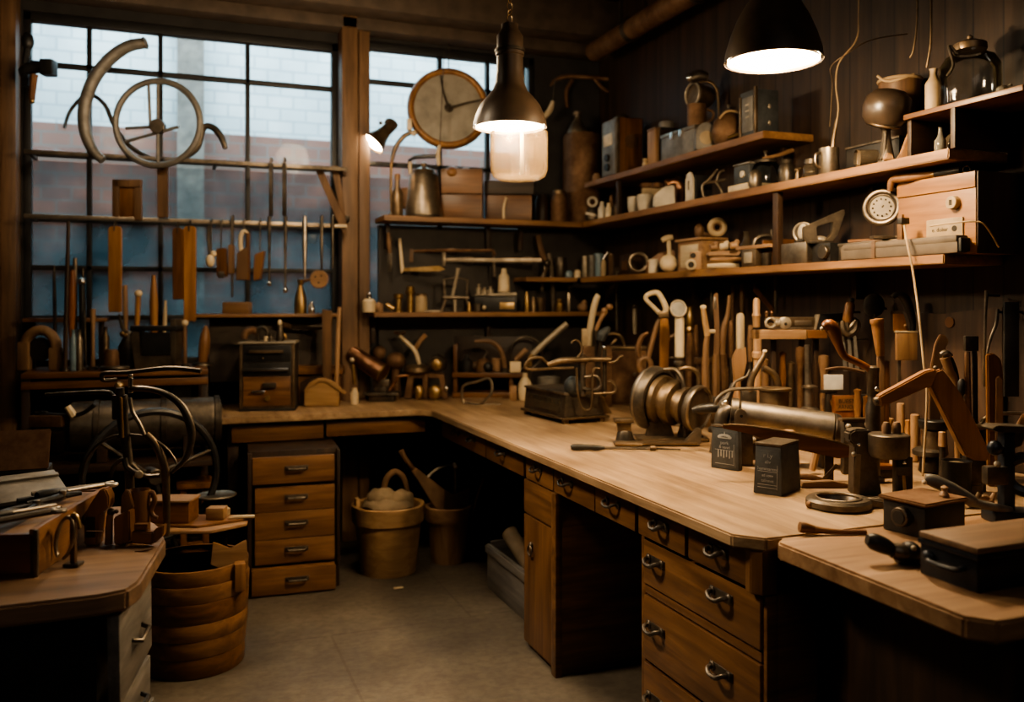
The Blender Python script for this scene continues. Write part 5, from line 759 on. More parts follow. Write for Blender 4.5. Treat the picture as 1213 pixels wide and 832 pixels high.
t = AB('flat_book', 'flat cream book lying under the grey dial box on the middle shelf', 'book', 889, 2.63, z2, G); dp = pX(862, 2.63, 0).y-t.pos.y; t.p('cover', 'paper').box((0, 0, 0), (.16, dp, .035), bev=.003); t.p('pages', 'ivory').box((-.002, .006, .006), (.15, dp-.006, .029), bev=.001); bk = t
t = T('dial_box', 'grey box with one round white button lying on the flat book', 'box', bk.pos+Vector((.015, .03, .0355)), False, 0, G); t.p('box', 'slate').box((0, 0, 0), (.13, dp-.06, .095), bev=.006); t.p('button', 'white').cyl((0, .05, .048), (-.01, .05, .048), .017); t.p('lid', 'grey').box((-.004, -.004, .095), (.134, dp-.056, .105), bev=.003)
t = R('glass_kettle', 'dark glass kettle with metal lid and wooden lever on the middle shelf', 'kettle', 907, 2.73, z2, G); u = t.u0; v0 = t.v0; t.p('body', JARG).lathe((u, None), [(14, 0), (18, 4), (19, 16), (16, 28), (12, 32)], seg=28); t.p('lid', 'gun').lathe((u, v0-32), [(13, 0), (13.4, 3), (6, 6), (2, 8), (2, 12), (3.4, 14), (0, 17)]); t.p('lever', 'oak').tube([(u-6, v0-36, -8), (u+12, v0-40, -8), (u+30, v0-46, -8)], [2, 2.4, 2.8]); t.p('spout', 'gun').tube([(u+15, v0-10, -6), (u+22, v0-20, -6), (u+26, v0-26, -6)], [4, 3, 2.4]); t.p('glint_cup', 'pewter').lathe((u-16, v0, -12), [(6, 0), (8, 5), (7, 18), (4, 22)])
t = R('pewter_pot', 'dark pewter pot half hidden past the glass kettle', 'pot', 932, 2.72, z2, G); lathe_thing(t, t.u0, 'iron', [(9, 0), (10, 3), (10, 20), (7, 26), (8, 30), (2, 33)])
t = R('dark_jar', 'dark round jar with flat lid beside the tall mug', 'jar', 961, 2.70, z2, G); lathe_thing(t, t.u0, 'smoke', [(9, 0), (9.6, 1), (9.4, 16), (7, 19)], 'jar'); t.p('lid', 'iron').lathe((t.u0, t.v0-19), [(8.6, 0), (8.6, 5), (7, 6)])
t = R('brass_tap', 'small brass tap beside the dark round jar', 'tap', 945, 2.68, z2, G); u = t.u0; t.me('bronze').tube([(u, t.v0), (u, t.v0-12), (u+4, t.v0-16)], [3.4, 2.6, 2]).ball((u-1, t.v0-14), 3)
t = R('metal_mug', 'tall grey metal mug with a rod standing in it on the middle shelf', 'mug', 982, 2.69, z2, G); u = t.u0; v0 = t.v0; t.p('cup', 'pewter').lathe((u, None), [(11.4, 0), (12, 1), (11.6, 33), (10.6, 33), (10.4, 3), (0, 3)], hollow=True, seg=26); t.p('handle', 'pewter').tube([(u-11, v0-27, -3), (u-17, v0-25, -4), (u-17, v0-14, -4), (u-11, v0-9, -3)], 1.6)
t = R('rod', 'thin iron rod standing in the tall grey mug', 'rod', 984, 2.69, z2+.014, G); t.me('bronze').tube([(t.u0, t.v0), (t.u0+3, 168), (t.u0+7, 142)], [2.2, 2.4, 2])
t = AB('dark_chest', 'low black chest behind the glass tumbler on the middle shelf', 'chest', 1002, 2.72, z2, G); t.p('chest', 'black').box((0, -.30, 0), (.15, .0, .105), bev=.004); t.p('lid', 'gun').box((-.004, -.304, .105), (.154, .004, .115), bev=.003); dc = t
t = R('glass_tumbler', 'small dark glass tumbler lying tilted at the shelf edge', 'tumbler', 1022, 2.65, z2, G); u = t.u0; v0 = t.v0; t.me('smoke').lathe((u-8, v0-11, 0), [(10, 0), (10.4, 1), (9, 24), (8, 24), (8.6, 3), (0, 3)], axis=(.94, -.1, .03), seg=24, hollow=True)
t = R('bowl_lamp', 'big round black bowl lamp on a short stand on the middle shelf', 'lamp', 1049, 2.64, z2, G); u = t.u0; v0 = t.v0; m = t.p('bowl', 'darkbowl'); m.lathe((u-2, 148, 0), [(8, -4), (20, -1), (26, 8), (27.5, 20), (25, 32), (16, 40), (6, 42)], axis=(.12, -.2, 1), seg=32); t.p('rim', 'bronze').ring((u-3, 149, -4), 17, 1.6, axis=(.12, -.4, 1), seg=30); t.p('stem', 'gun').tube([(u, 150), (u+1, 162), (u+1, v0)], [7, 5, 10], seg=12); t.p('bracket', 'iron').tube([(u-8, v0-2, -4), (u-4, v0-10, -4), (u-2, 158, -4)], 2.6)
t = T('basket_bowl', 'woven basket bowl with tan rim behind the round black lamp', 'basket', pX(1066, 2.82, z2+.1151), True, None, G); t.u0, t.v0 = CX+F*(t.pos-CAM).dot(RGT)/t.d, HZ-F*(t.pos.z-H)/t.d; u = t.u0; v0 = t.v0; h = max(20, v0-96); t.p('basket', 'post').lathe((u, None), [(13, 0), (17, 2), (23, h*.8), (24, h), (22, h), (17, 4), (0, 3)], hollow=True, seg=28); t.p('rim', 'rope').ring((u, v0-h), 23.6, 2, axis=(0, 0, 1), seg=32); t.p('tied_cord', 'rope').tube([(u-30, v0-h-4, -8), (u-22, v0-h+4, -14), (u-8, v0-h+3, -23), (u+6, v0-h-2, -23)], 1.5)
t = R('leaning_board', 'tan tapered wooden board leaning beside the round black lamp', 'board', 1080, 2.70, z2, G); v0 = t.v0; u = t.u0; t.p('board', 'oak').prism([(u-20, v0), (u-14, v0-8), (u+4, 136), (u+16, 138), (u+22, 141), (u+6, v0-8), (u-2, v0)], -4, 3, bev=.8); t.p('dark_slot', 'ink').prism([(u+6, 150), (u+8, 150), (u-2, 164), (u-4, 164)], -4.6, -4, bev=0); t.p('foot', 'oak').prism([(u-34, v0), (u-30, v0-9), (u-24, v0-7), (u-22, v0)], -4, 4, bev=.8)
t = R('glass_vial', 'small pale glass vial with pointed neck under the riser shelf', 'bottle', 1114, 2.66, z2, G); lathe_thing(t, t.u0, 'jarglass', [(6, 0), (6.8, 2), (6.8, 14), (3, 20), (2, 28), (2.4, 30)])
t = R('dark_pot', 'dark round pot beside the pale glass vial under the riser', 'pot', 1130, 2.74, z2, G); lathe_thing(t, t.u0, 'smoke', [(10, 0), (12, 4), (11, 18), (6, 24)])
y0r, y1r = 2.10, 2.61
t = A('riser_shelf', 'dark open wooden riser stand holding the big glass jar', 'riser', (2.62, y0r, z2+.0012)); hr = .165; t.p('top_board', 'walnut').box((0, 0, hr-.02), (.28, y1r-y0r, hr), bev=.003); t.p('side_panel', 'darkwood').box((0.0, 0.27, 0), (.28, .29, hr-.02), bev=.002); t.p('side_panel', 'darkwood').box((.02, y1r-y0r-.02, 0), (.28, y1r-y0r, hr-.02), bev=.002); zr2 = z2+hr+.0015
t = R('cream_bottle', 'cream stoneware bottle standing on the riser beside the big glass jar', 'bottle', 1106, 2.68, zr2, G); lathe_thing(t, t.u0, 'tape', [(9, 0), (9.6, 1), (9.6, 32), (6, 38), (4, 42), (4, 48), (5, 50)], 'bottle')
t = R('big_jar', 'large round shouldered glass jar with metal lid on the riser', 'jar', 1149, 2.74, zr2, G); u = t.u0; v0 = t.v0; t.p('glass', JARG).lathe((u, None), [(30, 0), (33, 3), (34, 20), (33, 48), (27, 58), (17, 63), (17, 67)], seg=36); t.p('lid', 'bronze').lathe((u, v0-66), [(18, 0), (18.6, 2), (18, 8), (9, 12), (3, 13), (3.4, 17), (0, 19)], seg=26); t.p('bail', 'gun').tube([(u-20, v0-58, -10), (u-28, v0-70, -6), (u-26, v0-46, -12), (u-31, v0-34, -8)], 1.8)
t = R('glass_stopper', 'small clear glass stopper lying at the end of the riser', 'stopper', 1188, 2.70, zr2, G); u = t.u0; t.me('jarglass').ball((u, t.v0-6), (8, 6, 6)).tube([(u+5, t.v0-9), (u+10, t.v0-13)], 2)
def swag(n, label, pts, mt, r, X=2.66):
    P = [uvX(u, v, X+(c if c else 0)) for u, v, c in pts]; t = T(n, label, n.split('_')[-1], P[0], False, 0); t.me(mt).tube([p-P[0] for p in P], r, seg=6)
swag('ceiling_wire', 'pale cord hanging from the ceiling into the tall grey mug', [(1017, -30, 0), (1017, 20, 0), (1014, 48, 0), (994, 74, 0), (990, 100, 0), (993, 130, .02), (988, 160, .02)], 'rope', .0035)
swag('loose_wire', 'dark cable looping beside the wide pendant lamp', [(983, 150, 0), (986, 100, 0), (984, 80, 0), (1000, 66, 0), (1030, 48, .05), (1075, 40, .2)], 'bronze', .003)
swag('hanging_hook', 'small wooden cross hook hanging over the middle shelf', [(1087, -20, 0), (1086, 30, 0), (1082, 60, 0), (1078, 68, 0)], 'bronze', .004)
swag('hanging_peg', 'dark peg hanging beside the big glass jar', [(1103, -20, 0), (1103, 40, 0), (1102, 56, 0), (1098, 80, 0)], 'bronze', .005, 2.70)
# ---- lowest shelf z = 1.70
z1 = 1.70; G = 'things on the lowest shelf'
t = AB('dark_block', 'plain dark wooden block at the corner end of the lowest shelf', 'block', 746, 2.66, z1, G); t.p('block', 'darkwood').box((0, 0, 0), (.1, .14, .13), bev=.005)
t.p('plate', 'rust').box((-.003, .03, .03), (0, .1, .09), bev=.001)
t = R('metal_coil', 'loose ring coil of grey metal wire on the lowest shelf', 'coil', 757, 2.64, z1, G); u = t.u0; v0 = t.v0
for i in range(3): t.p('turn', 'pewter').ring((u+i*.8-.8, v0-13.5, i*1.6-2), 10.5, 1.9, axis=(.3+.12*i, 1, .1*i), seg=26)
t = R('wooden_bow', 'curved orange wooden bow piece lying behind the cream mug', 'bow', 782, 2.72, z1, G); u = t.u0; v0 = t.v0; t.me('barrel').prism([(u-18, v0), (u-15, v0-14), (u-2, v0-24), (u+16, v0-28), (u+18, v0-20), (u+4, v0-15), (u-8, v0-8), (u-10, v0)], -4, 4, bev=1.2)
t = R('cream_mug', 'little cream pot on the lowest shelf', 'pot', 774, 2.64, z1, G); lathe_thing(t, t.u0, 'white', [(5.6, 0), (6, 1), (5.8, 16), (5, 16.4), (4.6, 15)])
t = R('twine_ball', 'pale ball of twine beside the little cream pot', 'ball', 792, 2.65, z1, G); m = t.p('ball', 'ivory'); m.ball((t.u0, t.v0-10), (10.6, 10, 10)); 
for a in (.2, .9, -.6): t.p('strand', 'paper').ring((t.u0, t.v0-10.6), 9.9, .6, axis=(a, 1, a*.5), seg=26)
t = R('bone_hammer', 'bone white tee handle standing behind the ball of twine', 'handle', 792, 2.69, z1, G); u = t.u0; v0 = t.v0; t.p('stem', 'cream').tube([(u+2, v0), (u+1, v0-24), (u, v0-38)], [3, 2.8, 2.6]); t.p('cross_head', 'cream').tube([(u-8, v0-38), (u-2, v0-41), (u+5, v0-42)], [3, 3.6, 3])
t = AB('wooden_box', 'pale wooden box with overhanging lid on the lowest shelf', 'box', 831, 2.66, z1, G); dp = pX(803, 2.66, 0).y-t.pos.y; t.p('box', 'oak').box((0, 0, 0), (.15, dp, .165), bev=.003); t.p('lid', 'oak').box((-.012, -.014, .165), (.162, dp+.014, .18), bev=.003); t.p('front_panel', 'cream').box((-.003, .03, .02), (0, dp-.03, .145), bev=.001); wb = t
t = T('wooden_scoop', 'rounded wooden scoop head lying on the pale wooden box', 'scoop', wb.pos+Vector((.05, .10, .1801)), False, 0, G); t.me('post').ball((0, 0, .04), (.028, .03, .04)).tube([(0, 0, .03), (.03, -.03, .02), (.06, -.05, .012)], .01)
t = T('tape_roll', 'tan roll of tape standing on the pale wooden box', 'roll', wb.pos+Vector((.10, .0, .1801)), False, 0, G); t.p('roll', 'tape').ring((0, 0, .055), .038, .016, axis=(.5, 1, 0), seg=28); t.p('core', 'post').ring((0, 0, .055), .02, .006, axis=(.5, 1, 0), seg=20)
t = R('drilled_block', 'tan wooden block with two drilled holes on the lowest shelf', 'block', 822, 2.61, z1, G); u = t.u0; v0 = t.v0; t.p('block', 'oak').box((u-4, v0-22, -5), (u+8, None, 6), bev=1.2); t.p('round_end', 'cream').cyl((u-4, v0-7, 4), (u-5, v0-6, -8), 6.5, 6.5, 18); t.p('hole', 'ink').cyl((u-5, v0-6, -7.6), (u-5, v0-6, -8.6), 3.6); t.p('hole', 'ink').cyl((u-2, v0-17, -4.6), (u-2, v0-17, -5.6), 3.2)
for dx, h, rr, c, l in ((0, 5.5, 0, 'cream', 'lowest bone pale stick in the pile on the lowest shelf'), (3, 5.5, 6.2, 'oak', 'tan stick lying second in the pile on the lowest shelf')):
    t = R('carved_stick', l, 'stick', 856, 2.64, z1+ (0 if rr == 0 else .032), G); u = t.u0; v0 = t.v0; t.me(c).tube([(u-18+dx, v0-3), (u-6, v0-3.4), (u+8, v0-3.4), (u+19+dx, v0-3.4)], [2.4, 3.2, 3.6, 2.6])
t = R('carved_board', 'thin carved board on top of the stick pile', 'board', 856, 2.64, z1+.066, G); u = t.u0; v0 = t.v0; t.me('oak').prism([(u-19, v0), (u-17, v0-4), (u+14, v0-7), (u+21, v0-5), (u+18, v0)], -5, 6, bev=.8)
for dx, dz, l in ((-10, 0, 'short wooden spool at the corner end of the carved board'), (2, 0, 'short wooden spool in the middle of the carved board'), (14, 0, 'short wooden spool at the near end of the carved board')):
    t = R('spool', l, 'spool', 856+dx, 2.66, z1+.094, G); u = t.u0; v0 = t.v0; t.me('cream' if dx == 2 else 'oak').cyl((u-5, v0-4.4, 0), (u+4, v0-5.6, 0), 4.2, 4.6).ball((u+3, v0-9), 3.2)
t = AB('small_box', 'small grey metal box with square window beside the stick pile', 'box', 895, 2.62, z1, G); dp = pX(878, 2.62, 0).y-t.pos.y; t.p('box', 'bronze').box((0, 0, 0), (.05, dp, .085), bev=.006); t.p('window', 'pale').box((-.004, .025, .018), (0, dp-.025, .07), bev=.002)
t = AB('tan_plank', 'short tan plank bridging the small boxes on the lowest shelf', 'plank', 912, 2.64, z1+.0855, G); t.me('oak').box((-.02, -.02, 0), (.06, pX(875, 2.64, 0).y-t.pos.y, .018), bev=.003)
t = R('black_cup', 'small black cup under the tan plank', 'cup', 908, 2.64, z1, G); lathe_thing(t, t.u0, 'iron', [(5, 0), (5.4, 1), (6, 15), (5, 15.4)])
t = R('dark_flask', 'dark shiny flask standing behind the tan plank', 'flask', 884, 2.78, z1, G); lathe_thing(t, t.u0, 'smoke', [(9, 0), (10, 3), (9, 24), (4, 34), (3, 42), (4, 44)])
t = R('iron_clamp', 'black iron clamp lying in the shadow behind the plank', 'clamp', 906, 2.80, z1, G); u = t.u0; v0 = t.v0; t.p('frame', 'iron').tube([(u-12, v0), (u-12, v0-32), (u+4, v0-38), (u+10, v0-28)], 3); t.p('screw', 'gun').cyl((u+8, v0-46), (u+8, v0-20), 2.4)
bl = AB('brown_crate', 'small open brown crate near the shelf upright', 'crate', 917, 2.68, z1, G); bl.p('front_board', 'walnut').box((0, 0, 0), (.012, .11, .10), bev=.002); bl.p('side_board', 'walnut').box((.012, 0, 0), (.12, .012, .13), bev=.002); bl.p('side_board', 'walnut').box((.012, .098, 0), (.12, .11, .13), bev=.002)
t = AB('headlamp_box', 'grey metal box under the round white headlamp', 'box', 955, 2.63, z1, G); dp = pX(925, 2.63, 0).y-t.pos.y; t.p('box', 'pewter').box((0, 0, 0), (.11, dp, .095), bev=.004); t.p('end_plate', 'iron').box((.005, -.004, .01), (.105, 0, .085), bev=.002); hbx = t
t = T('headlamp', 'round white lens headlamp sitting on the grey metal box', 'lamp', hbx.pos+Vector((.045, dp*.42, .0955)), False, 0, G); ax = Vector((-.82, -.57, 0)); t.p('housing', 'iron').lathe((0, 0, .048), [(.02, -.05), (.04, -.02), (.046, 0)], axis=ax, seg=28); t.p('bezel', 'pale').ring((-.002, -.001, .048), .043, .005, axis=ax, seg=32); t.p('lens', 'white').ball((-.002, -.001, .048), (.02, .03, .04)); t.p('foot', 'iron').box((-.02, -.02, 0), (.03, .03, .02), bev=.003)
t = AB('iron_plane', 'black open iron box beside the headlamp box', 'box', 974, 2.66, z1, G); t.p('box', 'black').box((0, -.05, 0), (.14, .08, .085), bev=.004); t.p('spool', 'iron').cyl((-.02, -.02, .045), (.0, -.02, .045), .03)
t = R('flat_iron', 'grey triangular iron handle with an oval opening over the black box', 'iron', 975, 2.70, z1+.0855, G); u = t.u0; v0 = t.v0; m = t.p('handle', 'pewter'); m.prism([(u-24, v0-6), (u-24, v0-20), (u+24, v0-41), (u+25, v0-36), (u+16, v0-10), (u+8, v0), (u+2, v0), (u+2, v0-5), (u+9, v0-12), (u+11, v0-26), (u-9, v0-20), (u-8, v0-6), (u-2, v0-4), (u-2, v0), (u-18, v0)], -4, 4, bev=.9); t.p('base_roll', 'pale').ball((u-2, v0-5, 5), (9, 6, 5)); t.p('foot', 'iron').box((u-18, v0-3, -6), (u+10, None, 6))
t = AB('low_case', 'long low grey case between the black iron box and the roll case', 'case', 1003, 2.68, z1, G); t.p('case', 'gun').box((0, -.32, 0), (.12, .05, .065), bev=.004); t.p('lid', 'pewter').box((-.003, -.323, .065), (.123, .053, .078), bev=.003); lc = t
t = T('wooden_spatula', 'thin brown wooden spatula lying on the low grey case', 'spatula', lc.pos+Vector((.05, -.12, .0785)), False, math.radians(-70), G); t.me('walnut').prism([(-.12, -.02), (.02, -.012), (.13, -.006), (.13, .006), (.02, .014), (-.12, .022)], 0, .012, bev=.002, plane='xy')
t = T('steel_scriber', 'pointed steel scriber lying on the low grey case', 'scriber', lc.pos+Vector((.03, -.24, .0785)), False, math.radians(-40), G); t.me('steel').tube([(-.09, 0, .008), (0, 0, .008), (.09, 0, .006)], [.006, .007, .002])
t = R('dial_clock', 'round dial instrument with speckled face in front of the wooden chest', 'clock', 1045, 2.66, z1+.079, G); u = t.u0; v0 = t.v0; ax = Vector((-.55, -.83, .05)); c_ = (u, 246); t.p('case', 'gun').lathe(c_, [(16, -12), (21, -6), (22, 0)], axis=ax, seg=34); t.p('bezel', 'pewter').ring((u-.4, 246, -.6), 19, 3.4, axis=ax, seg=38, rs=10); t.p('inner_ring', 'iron').ring((u-.8, 246, -1.2), 14.6, 1.5, axis=ax, seg=32); d = t.p('dial', 'speckle'); d.lathe((u-1, 246, -1.4), [(0, 0), (14, 0), (14, .6), (0, .8)], axis=ax, seg=30, hollow=True)
g_ = t.p('markings', 'ink', d); q = Vector((0, 0, 1)).rotation_difference(ax.normalized()).to_matrix()
for i in range(12): p = q @ Vector((10*math.cos(i*PI/6), 10*math.sin(i*PI/6), 1.2)); g_.ball((u-1+p.x, 246-p.z, -1.4+p.y), 1.1, 8)
t.p('hand', 'iron', d).tube([(u-1.6, 246, -2.6), (u+5, 240, -2.6)], .8); t.p('top_tab', 'pewter').box((u+8, 223, -3), (u+18, 230, 2), bev=1); t.p('foot', 'gun').box((u-12, v0-4, -4), (u+14, None, 8), bev=1)
t = AB('roll_case', 'long grey leather roll case with a strap lying along the lowest shelf edge', 'case', 1134, 2.612, z1, G); dp = pX(995, 2.612, 0).y-t.pos.y; t.p('case', 'greycloth').box((0, 0, 0), (.055, dp, .062), bev=.012); t.p('flap', 'greycloth').box((-.003, .002, .04), (.057, dp-.02, .066), bev=.008); t.p('strap', 'leather').box((-.006, dp*.66, -.0), (.06, dp*.66+.02, .07), bev=.002); t.p('end_cap', 'rubber').box((.004, -.012, .006), (.05, 0, .055), bev=.004)
# big wooden chest
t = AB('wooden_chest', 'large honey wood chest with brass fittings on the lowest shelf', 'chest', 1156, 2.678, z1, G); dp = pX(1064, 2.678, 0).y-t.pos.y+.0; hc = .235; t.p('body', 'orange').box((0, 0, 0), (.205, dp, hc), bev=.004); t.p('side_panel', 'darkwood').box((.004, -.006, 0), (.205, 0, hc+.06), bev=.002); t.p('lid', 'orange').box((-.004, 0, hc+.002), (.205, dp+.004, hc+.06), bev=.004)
t.p('round_knob', 'tape').cyl((0, .09, .19), (-.022, .09, .19), .026, .024, 22); t.p('knob_slot', 'ink').box((-.0235, .084, .18), (-.0215, .096, .2), bev=0); pl = t.p('name_plate', 'tape'); pl.box((-.008, .05, .055), (0, .215, .135), bev=.004); t.p('plate_hole', 'ink').cyl((-.007, .085, .095), (-.010, .085, .095), .011)
tx = t.p('engraving', 'ink', pl); tx.text('e. dobar', .022, (-.0085, .15, .088), rot=(PI/2, 0, -PI/2), ext=.0004)
t.p('hinge_post', 'rust').box((-.012, dp-.03, .02), (.0, dp-.005, .17), bev=.003); ch = t
t = T('draw_knife', 'wooden drawknife with black grip lying on top of the honey wood chest', 'knife', ch.pos+Vector((.008, 0, hc+.0605)), False, 0, G); t.p('blade', 'barrel').tube([(-.03, dp+.02, -.03), (-.026, dp+.01, .012), (-.02, dp-.05, .014), (0, dp*.55, .014)], [.012, .016, .018, .012], seg=10); t.p('grip', 'black').tube([(0, dp*.55, .014), (.005, dp*.4, .014), (.01, dp*.22, .014)], [.011, .016, .013], seg=12); t.p('ferrule', 'brass').cyl((-.001, dp*.56, .014), (.001, dp*.52, .014), .012); t.p('hook', 'iron').ring((.012, dp*.16, .014), .012, .0025, axis=(1, .3, 0), seg=18)
P = [uvX(1070, 262, 2.60), uvX(1074, 285, 2.575), uvX(1081, 320, 2.56), uvX(1088, 370, 2.54), uvX(1094, 430, 2.52), uvX(1098, 470, 2.52)]; P.append(Vector((2.5, P[-1].y, .904)))
t = T('power_cord', 'pale cord hanging from the wooden chest down past the shelf to the worktop', 'cord', P[0], False, 0); t.p('cord', 'rope').tube([p-P[0] for p in P], .0042); t.p('plug', 'black').box((-.02, -.012, -.012), (.02, .012, .012), bev=.003)
P = [uvX(1102, 268, 2.59), uvX(1130, 264, 2.585), uvX(1160, 263, 2.62), uvX(1172, 274, 2.66), uvX(1183, 293, 2.72)]
t = T('power_cord', 'thin pale cord draped across the front of the honey wood chest', 'cord', P[0], False, 0); t.p('cord', 'rope').tube([p-P[0] for p in P], .0032)
# ================================================================ on the long worktop (z = .9)
def mount(t, u, v, L=.07): t.p('wall_mount', 'iron').cyl((u, v, 1), (u+L*.933/t.k, v, L*.36/t.k+1), .006/t.k*.8)
# ---- press scale
c = pZ(668, 503, .9); t = T('press_scale', 'bronze counter scale with glass sided box base and looped levers', 'scale', c, False, math.radians(4)); pk = t.pk; y1 = .47; wX = .245
def mp(u, v, c_=0):      # image point at this thing's depth -> its own frame
    P = CAM+ray(u, v)*(t.d+c_) - t.pos; return Matrix.Rotation(-t.rz, 3, 'Z') @ P
t.p('base_plate', 'bronze').box((-.015, -.015, .022), (wX+.02, y1+.015, .036), bev=.004); b = t.p('base_box', 'gun'); b.prism([(0, 0), (wX, 0), (wX-.035, .115), (.012, .115)], .0, y1, bev=.003).xf(Matrix.Translation((0, 0, .036))); t.p('top_plate', 'pewter').box((.0, .0, .15), (wX-.02, y1, .162), bev=.003)
t.p('glass_panel', 'smoke').box((-.004, .05, .055), (.006, y1-.05, .125), bev=.002)
for x, y in ((.0, .0), (wX-.03, 0), (0, y1-.03), (wX-.03, y1-.03)): t.p('foot', 'bronze').box((x, y, 0), (x+.03, y+.03, .024), bev=.003)
t.p('pillar', 'gun').cyl(mp(690, 470, .02), mp(690, 420, .02), .016); t.p('pillar_cap', 'bronze').cyl(mp(690, 432, .02), mp(690, 424, .02), .024)
t.p('barrel', 'bronze').tube([mp(649, 433), mp(664, 428), mp(682, 427), mp(700, 426), mp(724, 426)], [.014, .018, .017, .013, .011], seg=12)
t.p('loop_grip', 'bronze').tube([mp(649, 431), mp(640, 424), mp(628, 426), mp(622, 434), mp(628, 438), mp(652, 437), mp(680, 436)], [.008, .009, .009, .009, .008, .008, .007], seg=8)
t.p('pan_loop', 'bronze').tube([mp(683, 436, -.03), mp(684, 462, -.03), mp(689, 482, -.03), mp(697, 486, -.03), mp(701, 478, -.03), mp(703, 440, -.03), mp(711, 437, -.03)], .006)
t.p('ball_weight', 'slate').ball(mp(679, 458, .04), (.05, .05, .055)); t.p('vertical_pin', 'iron').cyl(mp(716, 470, .03), mp(716, 412, .03), .011); t.p('pin_ball', 'chrome').ball(mp(716, 412, .03), .013)
t.p('curl_lever', 'bronze').tube([mp(722, 430), mp(730, 428), mp(734, 423), mp(738, 422)], .006); t.p('lower_lever', 'bronze').tube([mp(702, 467), mp(715, 466), mp(727, 465), mp(729, 458), mp(724, 452), mp(720, 452)], .007)
t.p('cross_arm', 'gun').tube([mp(692, 447), mp(706, 446), mp(712, 456), mp(704, 462), mp(690, 460)], .008); t.p('hook_ring', 'bronze').tube([mp(677, 407), mp(681, 403), mp(687, 406), mp(689, 416), mp(684, 424)], .006)
t.p('skirt', 'bronze').prism([(wX-.02, .036), (wX+.06, .036), (wX+.03, .08), (wX-.0, .15), (wX-.03, .15)], .02, .12, bev=.003)
# ---- square canister behind it
t = B('tin_canister', 'brown square tin canister with arched wire handle behind the press scale', 'canister', 742, 478); v0 = t.v0; t.p('body', 'rust').box((723, 414, -12), (764, None, 14), bev=1.6); t.p('rim', 'bronze').box((720, 410, -14), (766, 414.5, 16), bev=1); t.p('wire_handle', 'bronze').tube([(721, 397, 0), (728, 396, 0), (736, 400, 0), (740, 411, 0)], 2); t.p('stub', 'bronze').tube([(724, 408, -4), (730, 402, -4)], 1.8); t.p('rivet', 'pale').ball((750, 443, -12.4), 2)
t = B('bone_crank', 'pale bone crank standing in a rusty tin behind the press scale', 'crank', 704, 482); t.p('tin', 'rust').box((690, 410, -8), (724, None, 8), bev=1.4); t.p('crank', 'cream').tube([(698, 412), (699, 392), (702, 372), (706, 356), (709, 350)], [5, 4.4, 4, 4, 3.4], seg=10); t.p('block', 'tape').box((689, 390, -4), (696, 411, 4), bev=1)
t = B('knuckle_lever', 'tan lever with knuckled end slanting up behind the press scale', 'lever', 714, 484); t.p('lever', 'oak').tube([(706, 392), (712, 378), (718, 369)], [2.4, 2.6, 3.4]); t.p('knuckle', 'oak').ball((716, 369), (4, 4, 4.6)).ball((722, 364), (4.4, 4, 4)); t.p('stem', 'iron').tube([(706, 392), (707, 430), (712, t.v0)], [2, 2, 3.4])
t = B('ladle', 'grey steel spoon bowl curving up beside the square tin canister', 'spoon', 712, 487); t.p('bowl', 'slate').tube([(711, 404, -4), (713, 397, -4), (719, 391, -4), (722, 388, -4)], [5, 6.4, 4.4, 2], seg=12); t.p('stem', 'iron').tube([(711, 404, -4), (710, 440, -3), (712, t.v0)], [2, 2, 3])
# ---- pulley grinder
t = B('belt_grinder', 'heavy bronze grinder with big stepped pulley wheels on the worktop', 'grinder', 795, 521); ax = Vector((.70, -.70, -.12)).normalized(); c0 = (778, 474, 16)
t.p('big_wheel', 'gun').lathe(c0, [(0, -12), (30, -12), (36, -10), (38, -5), (38, 4), (36, 8), (33, 9), (30, 5), (28, 6), (0, 6)], axis=ax, seg=48); t.p('wheel_rim', 'pewter').ring((778-5*ax.x, 474+5*ax.z, 16-5*ax.y), 36.5, 2.2, axis=ax, seg=48)
t.p('step_pulley', 'bronze').lathe(c0, [(28, 6), (30, 9), (29, 15), (23, 18), (22, 21), (27, 24), (27, 30), (25, 33), (18, 35), (17, 39), (22, 42), (22, 48), (14, 50), (0, 52)], axis=ax, seg=44)
c1 = (778+54*ax.x, 474-54*ax.z, 16+54*ax.y); t.p('front_wheel', 'gun').lathe(c1, [(0, 0), (20, 0), (26, 2), (27.5, 5), (27, 9), (24, 11), (22, 9), (0, 9)], axis=ax, seg=44); t.p('front_rim', 'pewter').ring((c1[0]+9*ax.x, c1[1]-9*ax.z, c1[2]+9*ax.y), 25, 2, axis=ax, seg=44); t.p('axle_nut', 'bronze').lathe(c1, [(6, 8), (6, 14), (3, 16)], axis=ax, seg=8)
t.p('guard', 'iron').tube([(785, 438, -4), (798, 438, -8), (806, 450, -12), (808, 470, -14), (806, 492, -16), (810, 515, -14)], [2, 2.6, 3, 3, 3, 3.4]); t.p('bracket', 'gun').prism([(800, 521), (806, 496), (812, 484), (818, 486), (828, 512), (834, 521)], -10, -4, bev=1); t.p('stand', 'gun').prism([(764, 521), (772, 492), (790, 488), (800, 521)], 0, 10, bev=1)
t.p('base_plate', 'bronze').box((752, 517, -22), (836, 521, 18), bev=1.2)
t = B('crank_lever', 'black wooden grip on a pivoting iron arm beside the grinder', 'crank', 846, 537); t.p('grip', 'black').tube([(820, 487), (828, 485), (842, 484), (852, 484)], [3, 5, 6, 4.4], seg=12); t.p('arm', 'gun').tube([(852, 484, 1), (857, 478, 2), (864, 470, 3), (870, 455, 4)], [4, 4.6, 4, 3]); t.p('post', 'gun').tube([(856, 482), (852, 500), (848, t.v0)], [4, 5, 8]); t.p('elbow', 'pewter').ball((857, 480, -3), 4.6)
